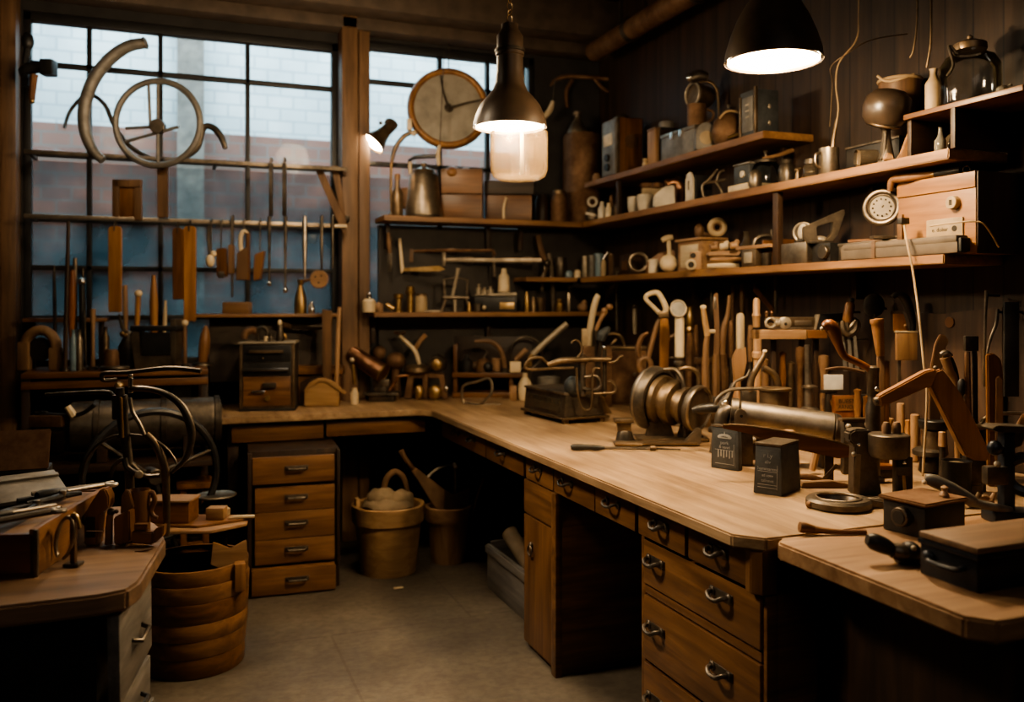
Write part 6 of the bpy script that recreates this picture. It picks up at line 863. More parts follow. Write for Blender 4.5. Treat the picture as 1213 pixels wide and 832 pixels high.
t = B('small_vise', 'stubby iron tee headed bench dog in front of the grinder', 'bench dog', 739, 525); v0 = t.v0; t.p('head', 'bronze').box((727, v0-29, -9), (750, v0-24, 9), bev=1.6); t.p('neck', 'bronze').box((731, v0-25, -6), (747, v0-14, 6), bev=1); t.p('foot', 'iron').lathe((740, None), [(11, 0), (11, 2), (9, 12), (7, 15)], seg=20); t.p('side_wing', 'iron').prism([(748, v0), (748, v0-8), (752, v0-4), (760, v0)], -3, 3)
t = B('tool_plate', 'flat iron plate with a rounded rod lying behind the long screwdriver', 'plate', 780, 529); v0 = t.v0; t.p('plate', 'bronze').box((727, v0-5, -4), (826, v0-1.5, 10), bev=1); t.p('rod', 'bronze').tube([(728, v0-4, -7), (760, v0-3, -8)], 3); t.p('wedge', 'pewter').prism([(808, v0-2), (826, v0-22), (831, v0-20), (830, v0-2)], -2, 6, bev=1)
t = B('screwdriver', 'long black handled screwdriver lying on the open worktop', 'screwdriver', 735, 534.5); v0 = t.v0; t.p('handle', 'black').tube([(676, v0-3.6), (681, v0-4.4), (698, v0-4.2), (706, v0-3.6), (716, v0-3.4)], [2.4, 3.8, 3.2, 3.4, 2.2], seg=12); t.p('blade', 'gun').tube([(716, v0-3.2), (770, v0-2.6)], 1.7); t.p('ferrule', 'bronze').cyl((770, v0-3, 0), (777, v0-3, 0), 3); t.p('tip', 'iron').tube([(777, v0-2.6), (806, v0-1.4)], [1.4, .9], smooth=False)
# ---- tins with printed fronts
def printed_tin(name, label, ul, ur, vb, depth_m, h_px, lean, mt, texts, ribs):
    Pl, Pr = pZ(ul, vb-2, .9), pZ(ur, vb+3, .9); d_ = Pr-Pl; rz = math.atan2(d_.y, d_.x); t = T(name, label, 'tin', Pl, False, rz); w = d_.length; h = h_px*t.pk
    t.p('can', mt).box((0, 0, 0), (w, depth_m, h), bev=.005, taper=lean); t.p('lid', 'gun').box((-.002+w*(1-lean)/2, depth_m*(1-lean)/2-.003, h), (w*(1+lean)/2+.002, depth_m*(1+lean)/2+.003, h+.008), bev=.003)
    ang = math.atan2((1-lean)/2*depth_m, h); f = t.p('printed_front', 'slate'); f.box((w*.09, -.001, h*.08), (w*.91, .002, h*.9), bev=.001); mm = [f]
    for s, z, sz in texts: q = t.p('lettering', 'chalk', f); q.text(s, sz*h, (w/2, -.0015, z*h), ext=.0003); mm.append(q)
    q = t.p('printed_border', 'chalk', f)
    for z in ribs: q.box((w*.16, -.0018, z*h), (w*.84, -.001, z*h+.0016), bev=0)
    q.box((w*.83, -.0018, h*.12), (w*.84, -.001, h*.62), bev=0); mm.append(q)
    for q in mm: q.xf(Matrix.Translation((0, (1-lean)/2*depth_m*.0, 0)) @ Matrix.Rotation(-ang, 4, 'X'))
    return t, w, h, f, ang
t, w, h, f, ang = printed_tin('tea_tin', 'thin black tin with white printed picture standing beside the steel cylinder', 842, 875, 556, .028, 49, .94, 'slate', [('pork', .60, .115), ('& vanri', .50, .105)], (.46, .13))
q = t.p('printed_emblem', 'chalk', f)
for i in range(7): a = PI*(i+.5)/7; q.ball((w/2+math.cos(a)*w*.2, -.001, h*.76+math.sin(a)*h*.06), (w*.06, .0008, h*.035), 8)
q.box((w*.3, -.002, h*.74), (w*.7, -.001, h*.765), bev=0); q.box((w*.485, -.002, h*.80), (w*.515, -.001, h*.9), bev=0)
for i in range(6):
    x = w*(.26+i*.1); q.box((x, -.002, h*(.28+.03*(i % 2))), (x+w*.035, -.001, h*.43), bev=0); q.ball((x+w*.017, -.0012, h*.445), (w*.025, .0008, h*.018), 8)
q.xf(Matrix.Rotation(-ang, 4, 'X'))
t, w, h, f, ang = printed_tin('tobacco_tin', 'squat grey tin with faint chalky print in front of the steel cylinder', 892, 926, 586, .16, 57, .9, 'slate', [('r i.y', .76, .13), ('aliv', .64, .10), ('hammarens', .50, .095), ('ad conv', .37, .08), ('talinnet', .26, .09)], (.2, .47, .14))
# ---- steel cylinder on its plank
t = B('steel_cylinder', 'long polished steel cylinder lying across the tools with a flat end cap', 'cylinder', 935, 553); ax = Vector((112, -22, -18)); a0 = (876, 491, 10); a1 = (984, 507, -10)
t.p('barrel', 'dullsteel').cyl(a0, a1, 15.5, 18.5, 40); t.p('rear_collar', 'gun').cyl((868, 490, 12), (877, 491, 10), 17, 17.5, 36); t.p('end_cap', 'gun').cyl((983, 507, -9.8), (990, 508, -11), 18.2, 17.6, 40); t.p('cap_stud', 'chrome').ball((991, 510, -13), (3, 2, 4)); t.p('lug', 'pewter').prism([(868, 502), (868, 489), (872, 484), (878, 484), (882, 489), (882, 503)], -12, -6, bev=1); t.p('lug_hole', 'ink').cyl((875, 492, -11.8), (875, 492, -12.6), 1.8)
for u, v, c_ in ((886, 506, 9), (975, 524, -8)): t.p('saddle', 'iron').box((u-7, v, c_-6), (u+7, None, c_+6), bev=1)
t.p('rear_elbow', 'gun').tube([(868, 488, 12), (860, 492, 11), (856, 504, 10)], [8, 9, 8], seg=12)
ts = t; t = B('long_bar', 'long dark wooden bar lying in front of the steel cylinder above the tins', 'bar', 945, 566); t.p('bar', 'walnut').prism([(851, 501), (880, 502), (960, 515), (1016, 531), (1014, 537), (985, 540), (930, 528), (880, 511), (851, 505)], -22, -17, bev=1); t.p('edge_strip', 'bronze').tube([(851, 501, -22), (880, 502, -22), (960, 515, -22), (1015, 531, -22)], 1.2); t.p('prop', 'iron').box((970, 536, -21), (980, None, -17)); t.p('cork_foot', 'oak').cyl((930, 524, -14), (930, 508, -14), 6.4, 7, 16); t.p('prop', 'iron').box((926, 524, -17), (933, None, -12))
t = B('drum_can', 'short bronze drum with broad flat flange standing on the steel cylinder', 'drum', 917, 545); t.p('drum', 'bronze').cyl((917, 482), (917, 462), 17, 17, 30); t.p('flange', 'bronze').cyl((917, 463), (917, 460), 20, 20, 30); t.p('flange_arm', 'pewter').tube([(905, 461, -2), (880, 461, -2), (862, 463, -2), (850, 472, -2), (847, 480, -2)], 2); t.p('support', 'iron').cyl((917, None, 14), (917, 484, 14), 6, 6)
t = B('lever_stand', 'cluster of curved bronze levers rising behind the steel cylinder', 'levers', 895, 540); t.p('main_lever', 'bronze').tube([(888, 465, 0), (890, 450, 0), (897, 436, 0), (904, 424, 0), (906, 418, 0)], [5, 4, 3.6, 3, 2.4], seg=10); t.p('side_lever', 'bronze').tube([(904, 437, 2), (915, 442, 2), (921, 452, 2), (922, 462, 2)], [4, 4.4, 4.4, 4], seg=10); t.p('wire_lever', 'pewter').tube([(867, 460, -2), (872, 452, -2), (884, 446, -2), (888, 438, -2)], 1.6); t.p('pin_ball', 'ivory').ball((906, 417), 2.6); t.p('pin_ball', 'chrome').ball((859, 477, -3), 3); t.p('base_block', 'gun').box((878, 463, -4), (896, 478, 6), bev=1.4); t.p('leg', 'iron').cyl((887, None, 8), (887, 476, 8), 5)
# ---- upright tools standing or hung along the plank wall
G = 'tools along the plank wall'
def wall_tool(n, label, cat, u, v, X=2.82): t = HX(n, label, cat, u, v, X, G); return t
def stand_tool(n, label, cat, u, X=2.5): return R(n, label, cat, u, X, .9, G)
t = stand_tool('hand_saw', 'saw with pale open D handle and orange shaft standing among the wall tools', 'saw', 786, 2.45); v0 = t.v0; t.p('handle', 'cream').tube([(781, 371), (772, 362), (765, 354), (768, 349), (778, 347), (784, 354), (789, 366), (786, 372)], [3, 2.6, 2.8, 3, 3.4, 3.4, 3.8, 3.4], seg=10); t.p('collar', 'bronze').box((780, 369, -4), (792, 377, 4), bev=1); t.p('shaft', 'orange').prism([(782, 377), (791, 377), (793, 400), (789, v0), (780, v0)], -4, 4, bev=1.2)
t = stand_tool('pincers', 'old long pincers with rounded jaw standing beside the orange saw shaft', 'pincers', 769, 2.4); v0 = t.v0; t.p('jaw', 'post').ring((764, 433), 7, 3.6, seg=22, el=1.2); t.p('arm', 'post').tube([(767, 428), (772, 408), (778, 386), (782, 378)], [3, 3.2, 3, 2.4]); t.p('arm', 'rust').tube([(758, 424), (756, 412), (760, 400), (768, 394)], [3, 3.4, 3.2, 2]); t.p('foot', 'post').tube([(763, 440), (764, 460), (766, v0)], [3, 3, 4])
t = stand_tool('wooden_roller', 'cream cylinder handle with a tilted round dial head among the wall tools', 'handle', 805, 2.4); v0 = t.v0; t.p('cylinder', 'cream').lathe((805, 423), [(5.4, 0), (5.8, 2), (5.6, 46), (4.6, 49)], seg=20); t.p('collar', 'pewter').lathe((805, 432), [(7, 0), (7, 3), (5, 5), (7, 7), (7, 9)], seg=20); t.p('stem', 'pewter').lathe((805, None), [(9, 0), (9, 3), (5, 6), (4.6, v0-431)], seg=16); ax = Vector((-.3, -.9, .25)); t.p('dial', 'pale').ring((803, 366, -3), 8.6, 1.6, axis=ax, seg=26, el=1.15); t.p('dial_face', 'grey').lathe((803, 366, -3), [(0, 0), (8.4, 0), (8.4, 1), (0, 1.4)], axis=ax, seg=24, hollow=True)
t = stand_tool('hoop_clamp', 'dark curved clamp arch standing left of the cream cylinder handle', 'clamp', 796, 2.6); v0 = t.v0; t.p('arch', 'post').tube([(787, v0), (787, 420), (790, 404), (798, 398), (804, 398)], [3.4, 3, 3, 3, 2.6]); t.p('screw', 'iron').cyl((792, 424), (815, 424), 1.8)
t = stand_tool('brass_spindle', 'knobbed brass handle standing behind the cream cylinder handle', 'handle', 817, 2.62); v0 = t.v0; t.p('handle', 'brass').lathe((817, 395), [(3, 0), (5, 4), (3.4, 8), (5.4, 14), (4, 22), (3, 28), (4, 32)]); t.p('shaft', 'rust').tube([(817, 395), (818, 420), (818, v0)], [3, 5.4, 6])
t = stand_tool('gouge', 'honey wooden gouge with ivory button end among the wall tools', 'gouge', 836, 2.5); v0 = t.v0; t.p('handle', 'tub').tube([(833, 366), (835, 380), (838, 398)], [3, 3.6, 3.6], seg=12); t.p('button', 'ivory').ball((833, 364), (4, 4, 3)); t.p('eye', 'cream').tube([(836, 398), (840, 393), (847, 393)], 2.6); t.p('shaft', 'post').tube([(838, 398), (836, 420), (836, v0)], [3, 4, 6])
t = stand_tool('chisel', 'tall tan paddle bladed tool rising beside the ivory button gouge', 'chisel', 848, 2.55); v0 = t.v0; t.p('blade', 'post').prism([(845, 420), (846, 384), (844, 360), (846, 348), (850, 347), (851, 362), (852, 384), (852, 420)], -1.6, 1.6); t.p('glint', 'steel').box((845, 352, -2.2), (848, 366, -1.6), bev=.3); t.p('handle', 'post').tube([(848, 420), (848, 450), (848, v0)], [4, 5, 5])
t = stand_tool('chisel', 'slim leaning chisel with tapered tan blade behind the paddle tool', 'chisel', 860, 2.65); v0 = t.v0; t.p('blade', 'post').tube([(864, 350), (862, 372), (857, 392), (856, 420)], [2, 2.6, 4, 3]); t.p('handle', 'rust').tube([(856, 420), (858, 450), (859, v0)], [4.4, 5.4, 4.4])
t = stand_tool('wooden_roller', 'smooth pale rounded cylinder handle by itself in the middle of the wall tools', 'handle', 877, 2.45); v0 = t.v0; t.p('cylinder', 'cream').lathe((877, 413), [(4.6, 0), (5, 2), (4.8, 38), (3.4, 41.5), (0, 42.5)], seg=20); t.p('jaw', 'oak').prism([(867, 424), (873, 412), (883, 410), (884, 428), (879, 452), (869, 452)], -4, 4, bev=1.4); t.p('shaft', 'oak').tube([(873, 450), (873, 470), (873, v0)], [5, 5, 6])
t = stand_tool('turned_post', 'turned tan candlestick post carrying the end of the small shelf board', 'post', 897, 2.45); v0 = t.v0; t.p('post', 'oak').lathe((897, None), [(9, 0), (9, 3), (5, 6), (4.6, v0-426), (6.4, v0-424), (6.4, v0-418), (4.8, v0-416), (5, v0-402)], seg=18); t.p('upper_spindle', 'oak').lathe((896, 388), [(4.2, 0), (4.6, 12), (5.6, 14), (4, 17), (4, 32), (2, 35)], seg=16)
for u, vt, c, l in ((824, 385, 'rust', 'rusty chisel handle just past the cream cylinder'), (866, 380, 'rust', 'rusty red handle between the chisels and pale cylinder'), (889, 385, 'post', 'thin brown stick standing behind the turned post')):
    t = stand_tool('tool_stick', l, 'tool', u, 2.66); t.p('handle', c).tube([(u, vt), (u, vt+20), (u, vt+44)], [2.6, 4, 3], seg=10); t.p('shaft', 'iron').tube([(u, vt+44), (u, t.v0)], 2.4)
for u, vt, vb, w_, c, l in ((731, 322, 392, 2.6, 'gun', 'long grey steel rod hung at the corner end of the plank wall'), (752, 366, 396, 2.8, 'pale', 'short pale steel punch hung at the corner end of the plank wall'), (843, 344, 380, 2.4, 'iron', 'dim flat file hung high behind the honey gouge'), (879, 336, 372, 3.2, 'post', 'dim wooden stave hung high above the pale rounded cylinder'), (868, 338, 392, 2.6, 'rust', 'dim brown file hung high behind the leaning chisel'), (919, 318, 372, 2.2, 'gun', 'tall dark rod hung above the small shelf board')):
    t = wall_tool('hanging_rod', l, 'rod', u, (vt+vb)/2, 2.83); t.p('shaft', c).tube([(u, vt), (u, (vt+vb)/2), (u, vb)], [w_*.8, w_, w_*.7]); t.p('hook', 'iron').ring((u, vt-2), 2.4, .7, seg=14); mount(t, u, vt-2, .06)
t = wall_tool('set_square', 'dark triangular set square hung high on the plank wall', 'square', 905, 350, 2.83); t.p('plate', 'walnut').prism([(893, 335), (918, 368), (914, 370), (892, 345)], -1, 1, bev=.3); mount(t, 896, 342, .06)
# tool block with clamps in the middle
t = B('tool_block', 'tan wooden block with pegs and bored holes holding upright tools', 'block', 842, 500); v0 = t.v0; t.p('block', 'post').box((824, 424, -10), (862, 432, 10), bev=1.2); t.p('leg', 'post').box((826, 432, -8), (836, None, 8), bev=1); t.p('leg', 'post').box((851, 434, -8), (859, None, 8), bev=1); t.p('cross_rod', 'pewter').cyl((834, 437, -10), (862, 437, -10), 2); t.p('peg', 'pewter').tube([(836, 432, -11), (838, 450, -11), (838, v0, -11)], [3.6, 4.4, 4.4]); t.p('knob', 'oak').ball((857, 423, -4), (4, 4, 5)); t.p('crossbar', 'pewter').cyl((840, 454, -10), (856, 454, -10), 2.6)
t = B('hook_clamp', 'dull bronze hook clamp in the shade behind the grinder', 'clamp', 826, 505); t.p('hook', 'bronze').tube([(802, 440), (812, 436), (824, 440), (828, 452), (826, 470), (826, t.v0)], [2.4, 3, 3, 3, 4, 5])
# small shelf board on posts
t = B('shelf_stand', 'short thick wooden board raised on thin posts among the wall tools', 'stand', 945, 520); v0 = t.v0; t.p('board', 'oak').box((892, 391, -9), (953, 402, 12), bev=1.2); t.p('board_end', 'walnut').box((953.4, 391, -9), (977, 401, 12), bev=1.2)
for u, c_ in ((918, 8), (952, 8), (969, 8)): t.p('post', 'darkwood').box((u-3, 402, c_-3), (u+3, None, c_+3), bev=.6)
zb = t.pos.z+(v0-391)*t.k; bs_ = t
def OB(n, label, cat, u, c_=0): 
    q_ = bs_.pos+RGT*((u-bs_.u0)*bs_.k)+FWD*(c_*bs_.k); q_.z = zb; return _mk(n, label, cat, q_, 'things on the small raised board')
t = OB('lens_tool', 'old brass lens rangefinder with two round eyes on the raised board', 'instrument', 935); v0 = t.v0; t.p('body', 'bronze').box((908, v0-15, -4), (964, v0-2, 8), bev=1.4); t.p('eye', 'pale').ring((911, v0-8, -6), 5.4, 1.8, seg=22); t.p('eye', 'pale').lathe((928, v0-8, -4), [(7, 0), (7.4, 3), (6, 4), (0, 4)], axis=(0, -1, 0), seg=24); t.p('eye_hole', 'ink').cyl((928, v0-7, -8.4), (928, v0-7, -9), 1.8); t.p('spool', 'pale').cyl((916, v0-8, -5), (921, v0-8, -5), 5); t.p('base_bar', 'pewter').box((912, v0-3, -6), (962, None, 6), bev=.6); t.p('window', 'pewter').box((940, v0-11, -5), (960, v0-5, -3.6), bev=.5)
for x in (908, 914): t.p('pin', 'rust').lathe((x, v0-15), [(1.6, 0), (1.6, 3), (2.4, 5), (1, 7)], seg=10)
t = OB('black_wedge', 'black folded metal wedge at the end of the raised board', 'wedge', 976, 2); v0 = t.v0; t.p('wedge', 'black').prism([(964, v0), (969, v0-18), (998, v0-20), (998, v0-8), (980, v0)], -5, 5, bev=1); t.p('edge_strip', 'pale').prism([(961, v0), (967, v0-18), (969.4, v0-18), (965, v0)], -6, 5.4, bev=.4); t.p('foil', 'pale').ball((987, v0-6, -4), (9, 4, 4))
# hooks, handles and knives further along the wall
t = wall_tool('hay_hook', 'wooden handled steel ring hook hung on the plank wall', 'hook', 1006, 380, 2.80); t.p('handle', 'barrel').lathe((1003, 383), [(3.4, 0), (5.6, 4), (5.8, 22), (4.4, 25)], axis=(.18, 0, 1), seg=18); t.p('end_knob', 'black').ball((1009, 356), 3.2); t.p('hook', 'pewter').tube([(1002, 382, -2), (1004, 389, -2), (1009, 385, -2), (1013, 380, -2), (1012, 390, -2), (1004, 396, -2), (998, 390, -2), (997, 380, -2)], [3, 3.4, 3, 3.4, 3.6, 3.8, 3.4, 2]); t.p('ring', 'pale').ring((1010, 386, 4), 9.6, 1.2, axis=(.4, 1, 0), seg=28); mount(t, 1004, 370)
for i, u in enumerate((999, 1006, 1013)):
    t = wall_tool('steel_strip', ('first', 'second', 'third')[i]+' narrow grey blade below the ring hook'+(', nearest the corner' if i == 0 else ', the middle one' if i == 1 else ', farthest from the corner'), 'blade', u, 412, 2.80); t.p('blade', 'grey').prism([(u-2, 398), (u+1, 398), (u+5, 440), (u, 440)], -1, 1, bev=.4); mount(t, u, 402)
t = wall_tool('wire_brush', 'round black brush hung in the dark beside the ring hook', 'brush', 1035, 365, 2.80); t.p('bristle_head', 'rubber').ball((1035, 362), (13, 5, 14)); t.p('stem', 'iron').tube([(1035, 372, -3), (1035, 385, -3), (1035, 396, -3)], 1.4); mount(t, 1035, 366)
t = stand_tool('file_tool', 'tall file with flared brown wooden handle beside the curved lever', 'file', 1041, 2.45); v0 = t.v0; t.p('handle', 'barrel').lathe((1043, 422), [(4, 0), (5, 3), (6.6, 30), (7, 38), (8, 40), (7.6, 44), (0, 45)], axis=(-.1, 0, 1), seg=20); t.p('blade', 'post').box((1039, 422, -2), (1047, v0, 2), bev=.6); t.p('blade_shadow', 'walnut').box((1047, 428, -1.6), (1053, v0, 1.6), bev=.6)
t = wall_tool('back_saw', 'square wooden paddle with black curved saw handle hung on the plank wall', 'saw', 1072, 392, 2.80); t.p('block', 'oak').box((1061, 394, -4), (1085, 427, 2), bev=.8); t.p('block_edge', 'cream').box((1060, 392, -4.5), (1085.5, 394, 2.4), bev=.3); t.p('handle', 'black').tube([(1057, 353, 0), (1063, 349, 0), (1071, 353, 0), (1077, 366, 0), (1081, 380, 0), (1081, 392, 0)], [3, 4, 5.6, 5, 4, 3.4], seg=10); t.p('plate', 'walnut').prism([(1058, 372), (1070, 372), (1076, 392), (1058, 392)], -1, 1, bev=.3); t.p('rivet', 'rust').ball((1072, 386, -1.4), 2.4); t.p('blade', 'pewter').box((1063, 427, -1), (1067, 458, 1), bev=.2); mount(t, 1070, 400)
t = HX('wall_board', 'wide plain brown board with a knot fixed on the plank wall behind the knives', 'board', 1120, 420, 2.885); y_a, y_b = pX(1056, 2.885, 0).y, pX(1189, 2.885, 0).y
t.px = False; t.k = 1; t.rz = 0; za = uvX(1120, 372, 2.885).z; m = t.p('board', 'plank'); P0 = t.pos; m.prism([(y_a-P0.y, .905-P0.z), (y_b-P0.y, .905-P0.z), (y_b-P0.y, za+.03-P0.z), ((y_a+y_b)/2-P0.y, za-P0.z), (y_a-P0.y, za+.01-P0.z)], -.006, .006, bev=.002, plane='yz'); t.p('knot', 'walnut').cyl((-.012, uvX(1127, 382, 2.885).y-P0.y, uvX(1127, 382, 2.885).z-P0.z), (-.006, uvX(1127, 382, 2.885).y-P0.y, uvX(1127, 382, 2.885).z-P0.z), .022)
t = stand_tool('wooden_paddle', 'tall rounded grey wooden paddle standing against the knotted board', 'paddle', 1109, 2.62); v0 = t.v0; t.p('paddle', 'post').prism([(1099, v0), (1101, 440), (1107, 408), (1113, 396), (1119, 397), (1123, 404), (1119, 414), (1121, 420), (1114, 440), (1113, v0)], -2, 2, bev=.8)
t = stand_tool('chisel', 'thick wooden handled chisel with flared cap leaning before the knotted board', 'chisel', 1128, 2.55); v0 = t.v0; t.p('handle', 'oak').tube([(1119, 424), (1125, 440), (1132, 462), (1135, v0)], [5.6, 5, 4, 3.4], seg=12); t.p('cap', 'gun').tube([(1114, 421), (1120, 419), (1127, 422)], [3, 4.6, 3]); t.p('dark_side', 'black').tube([(1128, 424, 4), (1134, 440, 4), (1137, 460, 4)], 2.6)
t = stand_tool('screwdriver', 'dark headed tool with brown shaft standing in front of the knotted board', 'tool', 1146, 2.6); v0 = t.v0; t.p('head', 'iron').box((1142, 398, -3), (1158, 416, 3), bev=1.2); t.p('shaft', 'rust').tube([(1146, 417), (1146, 440), (1149, v0)], [3, 3.6, 4]); t.p('shaft', 'black').tube([(1155, 416, 2), (1156, 440, 2), (1157, v0, 2)], 3)
t = stand_tool('screwdriver', 'short black handled screwdriver beside the thick flared chisel', 'screwdriver', 1139, 2.48); v0 = t.v0; t.p('handle', 'black').lathe((1139, 468), [(3, 0), (4.4, 4), (4.2, 16), (2, 19)]); t.p('shaft', 'iron').tube([(1139, 468), (1139, v0)], 2.4)
t = wall_tool('iron_rod', 'long thin iron rod hung against the knotted board', 'rod', 1168, 400, 2.80); t.p('shaft', 'gun').tube([(1169, 344), (1167, 380), (1166, 458)], [2.4, 1.6, 1.6]); t.p('socket', 'bronze').tube([(1166, 414), (1166, 458)], 2.2); mount(t, 1168, 350)
t = wall_tool('bent_rod', 'curved thin iron rod hung past the straight iron rod', 'rod', 1176, 392, 2.80); t.p('shaft', 'iron').tube([(1182, 366), (1180, 384), (1173, 402), (1169, 420)], [1.8, 2, 1.8, 1.4]); mount(t, 1181, 370)
t = stand_tool('grey_scoop', 'dark rounded scoop standing at the end of the knotted board', 'scoop', 1178, 2.6); v0 = t.v0; t.p('scoop', 'walnut').prism([(1170, v0), (1168, 420), (1175, 418), (1184, 425), (1187, 440), (1187, v0)], -3, 3, bev=1.2); t.p('tip', 'clay').prism([(1176, v0), (1177, 448), (1181, 445), (1185, 450), (1186, v0)], -5, -3.2, bev=.6)
t = HX('black_slab', 'tall black slab upright at the far end of the plank wall', 'slab', 1197, 410, 2.84); t.p('slab', 'black').box((1189, 358, -2), (1206, 470, 2), bev=.5); mount(t, 1196, 370)
t = B('tan_peg', 'small tan cylinder peg standing before the pale cord', 'peg', 1086, 530); v0 = t.v0; t.me('oak').cyl((1084, None), (1084, 474), 5, 5.4)
t = B('tan_peg', 'short ridged tan peg behind the big bent wooden arm', 'peg', 1066, 535); t.me('oak').cyl((1067, None), (1067, 470), 4.6, 4.6)
for u, w_, vt, c, l in ((1052, 5, 478, 'tub', 'plain tan handle end poking up behind the bent wooden arm'), (948, 4.4, 412, 'rust', 'reddish funnel ended handle below the raised board'), (976, 5, 420, 'post', 'pawn shaped handle below the black metal wedge'), (985, 4.4, 470, 'walnut', 'brown peg behind the engraved wooden block')):
    t = B('turned_tool', l, 'handle', u, 522, .9, G); v0 = t.v0; t.p('handle', c).lathe((u, None), [(w_*.8, 0), (w_*.9, (v0-vt)*.5), (w_*.7, (v0-vt)*.75), (w_*1.3, (v0-vt)*.93), (w_*1.2, v0-vt), (0, v0-vt+1.4)]); t.p('ferrule', 'iron').lathe((u, None), [(w_*.95, 0), (w_, 3), (w_*.95, 8)])
t = B('chrome_pillar', 'slender chrome pillar on a round flange behind the steel cylinder', 'pillar', 958, 530); v0 = t.v0; t.p('rod', 'steel').tube([(958, v0), (958, 470), (957, 450), (956, 409)], [7, 5.4, 4, 3.2], seg=14); t.p('flange', 'pewter').lathe((959, 460), [(9, 0), (9, 2), (5, 4)], seg=20); t.p('foot', 'gun').lathe((959, 486), [(12, -3), (12, 0), (7, 4)], seg=22)
t = B('card_stand', 'blank white card clipped on a small iron stand', 'card', 986, 525); v0 = t.v0; t.p('card', 'cardw').box((975, 443, -3), (998, 461, -1.6), bev=.8); t.p('stand', 'iron').box((978, 461, -3), (984, None, 3), bev=1); t.p('clip', 'iron').box((972, 461, -4), (990, 465, 3), bev=1)
t = B('wood_label_block', 'small reddish wooden block with a carved inscription beside the steel cylinder', 'block', 1001, 530); v0 = t.v0; t.p('block', 'red').box((987, 469, -5), (1015, None, 4), bev=.8); t.p('front_plate', 'barrel').prism([(988, 487), (987, 470), (1013, 470), (1014, 486)], -6, -5, bev=.3); pp = t.parts[-1]
t.p('lettering', 'ink', pp).text('BUEST', 6.8, (1000.5, 477.5, -6.2), ext=.0002).text('ARNOS', 6, (1000.5, 484, -6.2), ext=.0002); t.p('dark_case', 'black').box((1014, 468, -3), (1030, None, 8), bev=1)
# curved lever press
t = B('lever_press', 'iron post with a long swooping reddish wooden lever handle', 'press', 1034, 571); v0 = t.v0; t.p('lever', 'red').tube([(976, 389), (982, 386), (988, 394), (993, 408), (1000, 422), (1012, 428), (1024, 434), (1032, 440)], [5, 8, 8, 5.4, 4.4, 4.2, 4.2, 4.2], seg=14); t.p('lever_tip', 'pale').ball((974, 390), 2.8)
t.p('socket', 'gun').lathe((1034, 470), [(6, 0), (6.8, 2), (6.6, 28), (7.4, 30), (7, 34), (4, 36)], seg=20); t.p('post', 'gun').lathe((1034, None), [(13, 0), (13, 4), (8, 8), (7.4, v0-520), (8.4, v0-500), (8.4, v0-482), (6, v0-476), (6, v0-470)], seg=20); t.p('cap', 'chrome').ball((1036, 461, -6), 3); t.p('crossbar', 'post').tube([(980, 439, 6), (1000, 437, 6), (1026, 442, 6)], [1.6, 2, 2])
# big bent wooden arm
t = B('bent_timber', 'big sharply bent wooden arm like a boomerang rising over the clutter', 'arm', 1160, 583); v0 = t.v0; t.p('long_limb', 'arm').prism([(1100, 458), (1105, 440), (1113, 437), (1136, 467), (1168, 532), (1167, 546), (1151, 545), (1141, 540), (1118, 494)], -7, 7, bev=1.6); t.p('short_limb', 'arm').prism([(1038, 470), (1058, 459), (1093, 440), (1104, 437), (1109, 442), (1101, 459), (1095, 459.5), (1053, 478), (1041, 482)], -6.4, 6.4, bev=1.6); t.p('joint_pin', 'iron').ball((1109, 437, 2), 3); t.p('end_clamp', 'gun').cyl((1042, 475, 1), (1036, 477, 1), 5); t.p('slot', 'iron').box((1135, 499, -5), (1141, 513, -4), bev=.6, rot=('Y', -28)); t.p('foot', 'iron').box((1142, 541, -5), (1166, None, 6), bev=1.6)
# pans, spool, housing
t = B('housing', 'tall dark iron housing with a grey side bar beside the reddish block', 'housing', 1018, 586); v0 = t.v0; t.p('body', 'gun').prism([(1008, v0), (1010, 528), (1003, 522), (1003, 512), (1010, 508), (1026, 508), (1031, 513), (1033, 530), (1042, v0)], -8, 12, bev=2); t.p('side_bar', 'pewter').prism([(1006, v0), (1010, 537), (1016, 537), (1014, v0)], -11, -8.5, bev=.6); t.p('bolt', 'pale').ball((1008, 537, -9), 3); t.p('screw_head', 'chrome').ball((1014, 526, -9), 2.4)
t = B('steel_fitting', 'low pewter fitting with round studs tucked behind the tall iron housing', 'fitting', 1010, 562); v0 = t.v0; t.p('body', 'gun').box((998, 500, -4), (1030, None, 8), bev=1.6); t.p('top_strip', 'bronze').box((996, 496, -5), (1030, 500, 9), bev=1); t.p('stud', 'pale').ball((1003, 505, -5), 3.4); t.p('stud', 'pale').ball((1026, 503, -5), 4)
t = B('black_pan', 'round black pan with two upright pegs standing on a dark block', 'pan', 1055, 590); v0 = t.v0; t.p('pan', 'gun').lathe((1053, 542), [(20, 0), (23, 4), (23.4, 26), (22, 27.4), (0, 28)], seg=34); t.p('peg', 'post').lathe((1050, 515), [(5, 0), (5, 10), (3.4, 14), (0, 15)]); t.p('peg', 'post').lathe((1062, 515), [(5, 0), (5, 10), (3.4, 14), (0, 15)]); t.p('stand', 'iron').box((1060, 541, -8), (1078, None, 8), bev=1.6); t.p('stand_bracket', 'gun').box((1057, 552, -11), (1074, 562, -8), bev=1); t.p('pin', 'chrome').ball((1066, 547, -12), 2.6); t.p('spout', 'brass').tube([(1066, 562, -10), (1067, 575, -10), (1068, v0-2, -10)], 2)
t = B('cable_spool', 'dark flanged spool standing behind the round black pan', 'spool', 1104, 560); v0 = t.v0; t.p('lower_flange', 'gun').lathe((1101, 541), [(14, 0), (19, 2), (19, 7), (14, 10)], seg=28); t.p('core', 'bronze').cyl((1107, 540), (1107, 508), 15, 13, 24); t.p('top_flange', 'black').cyl((1107, 508), (1107, 498), 17, 18, 28); t.p('foot', 'iron').cyl((1103, None), (1103, 540), 14, 12)
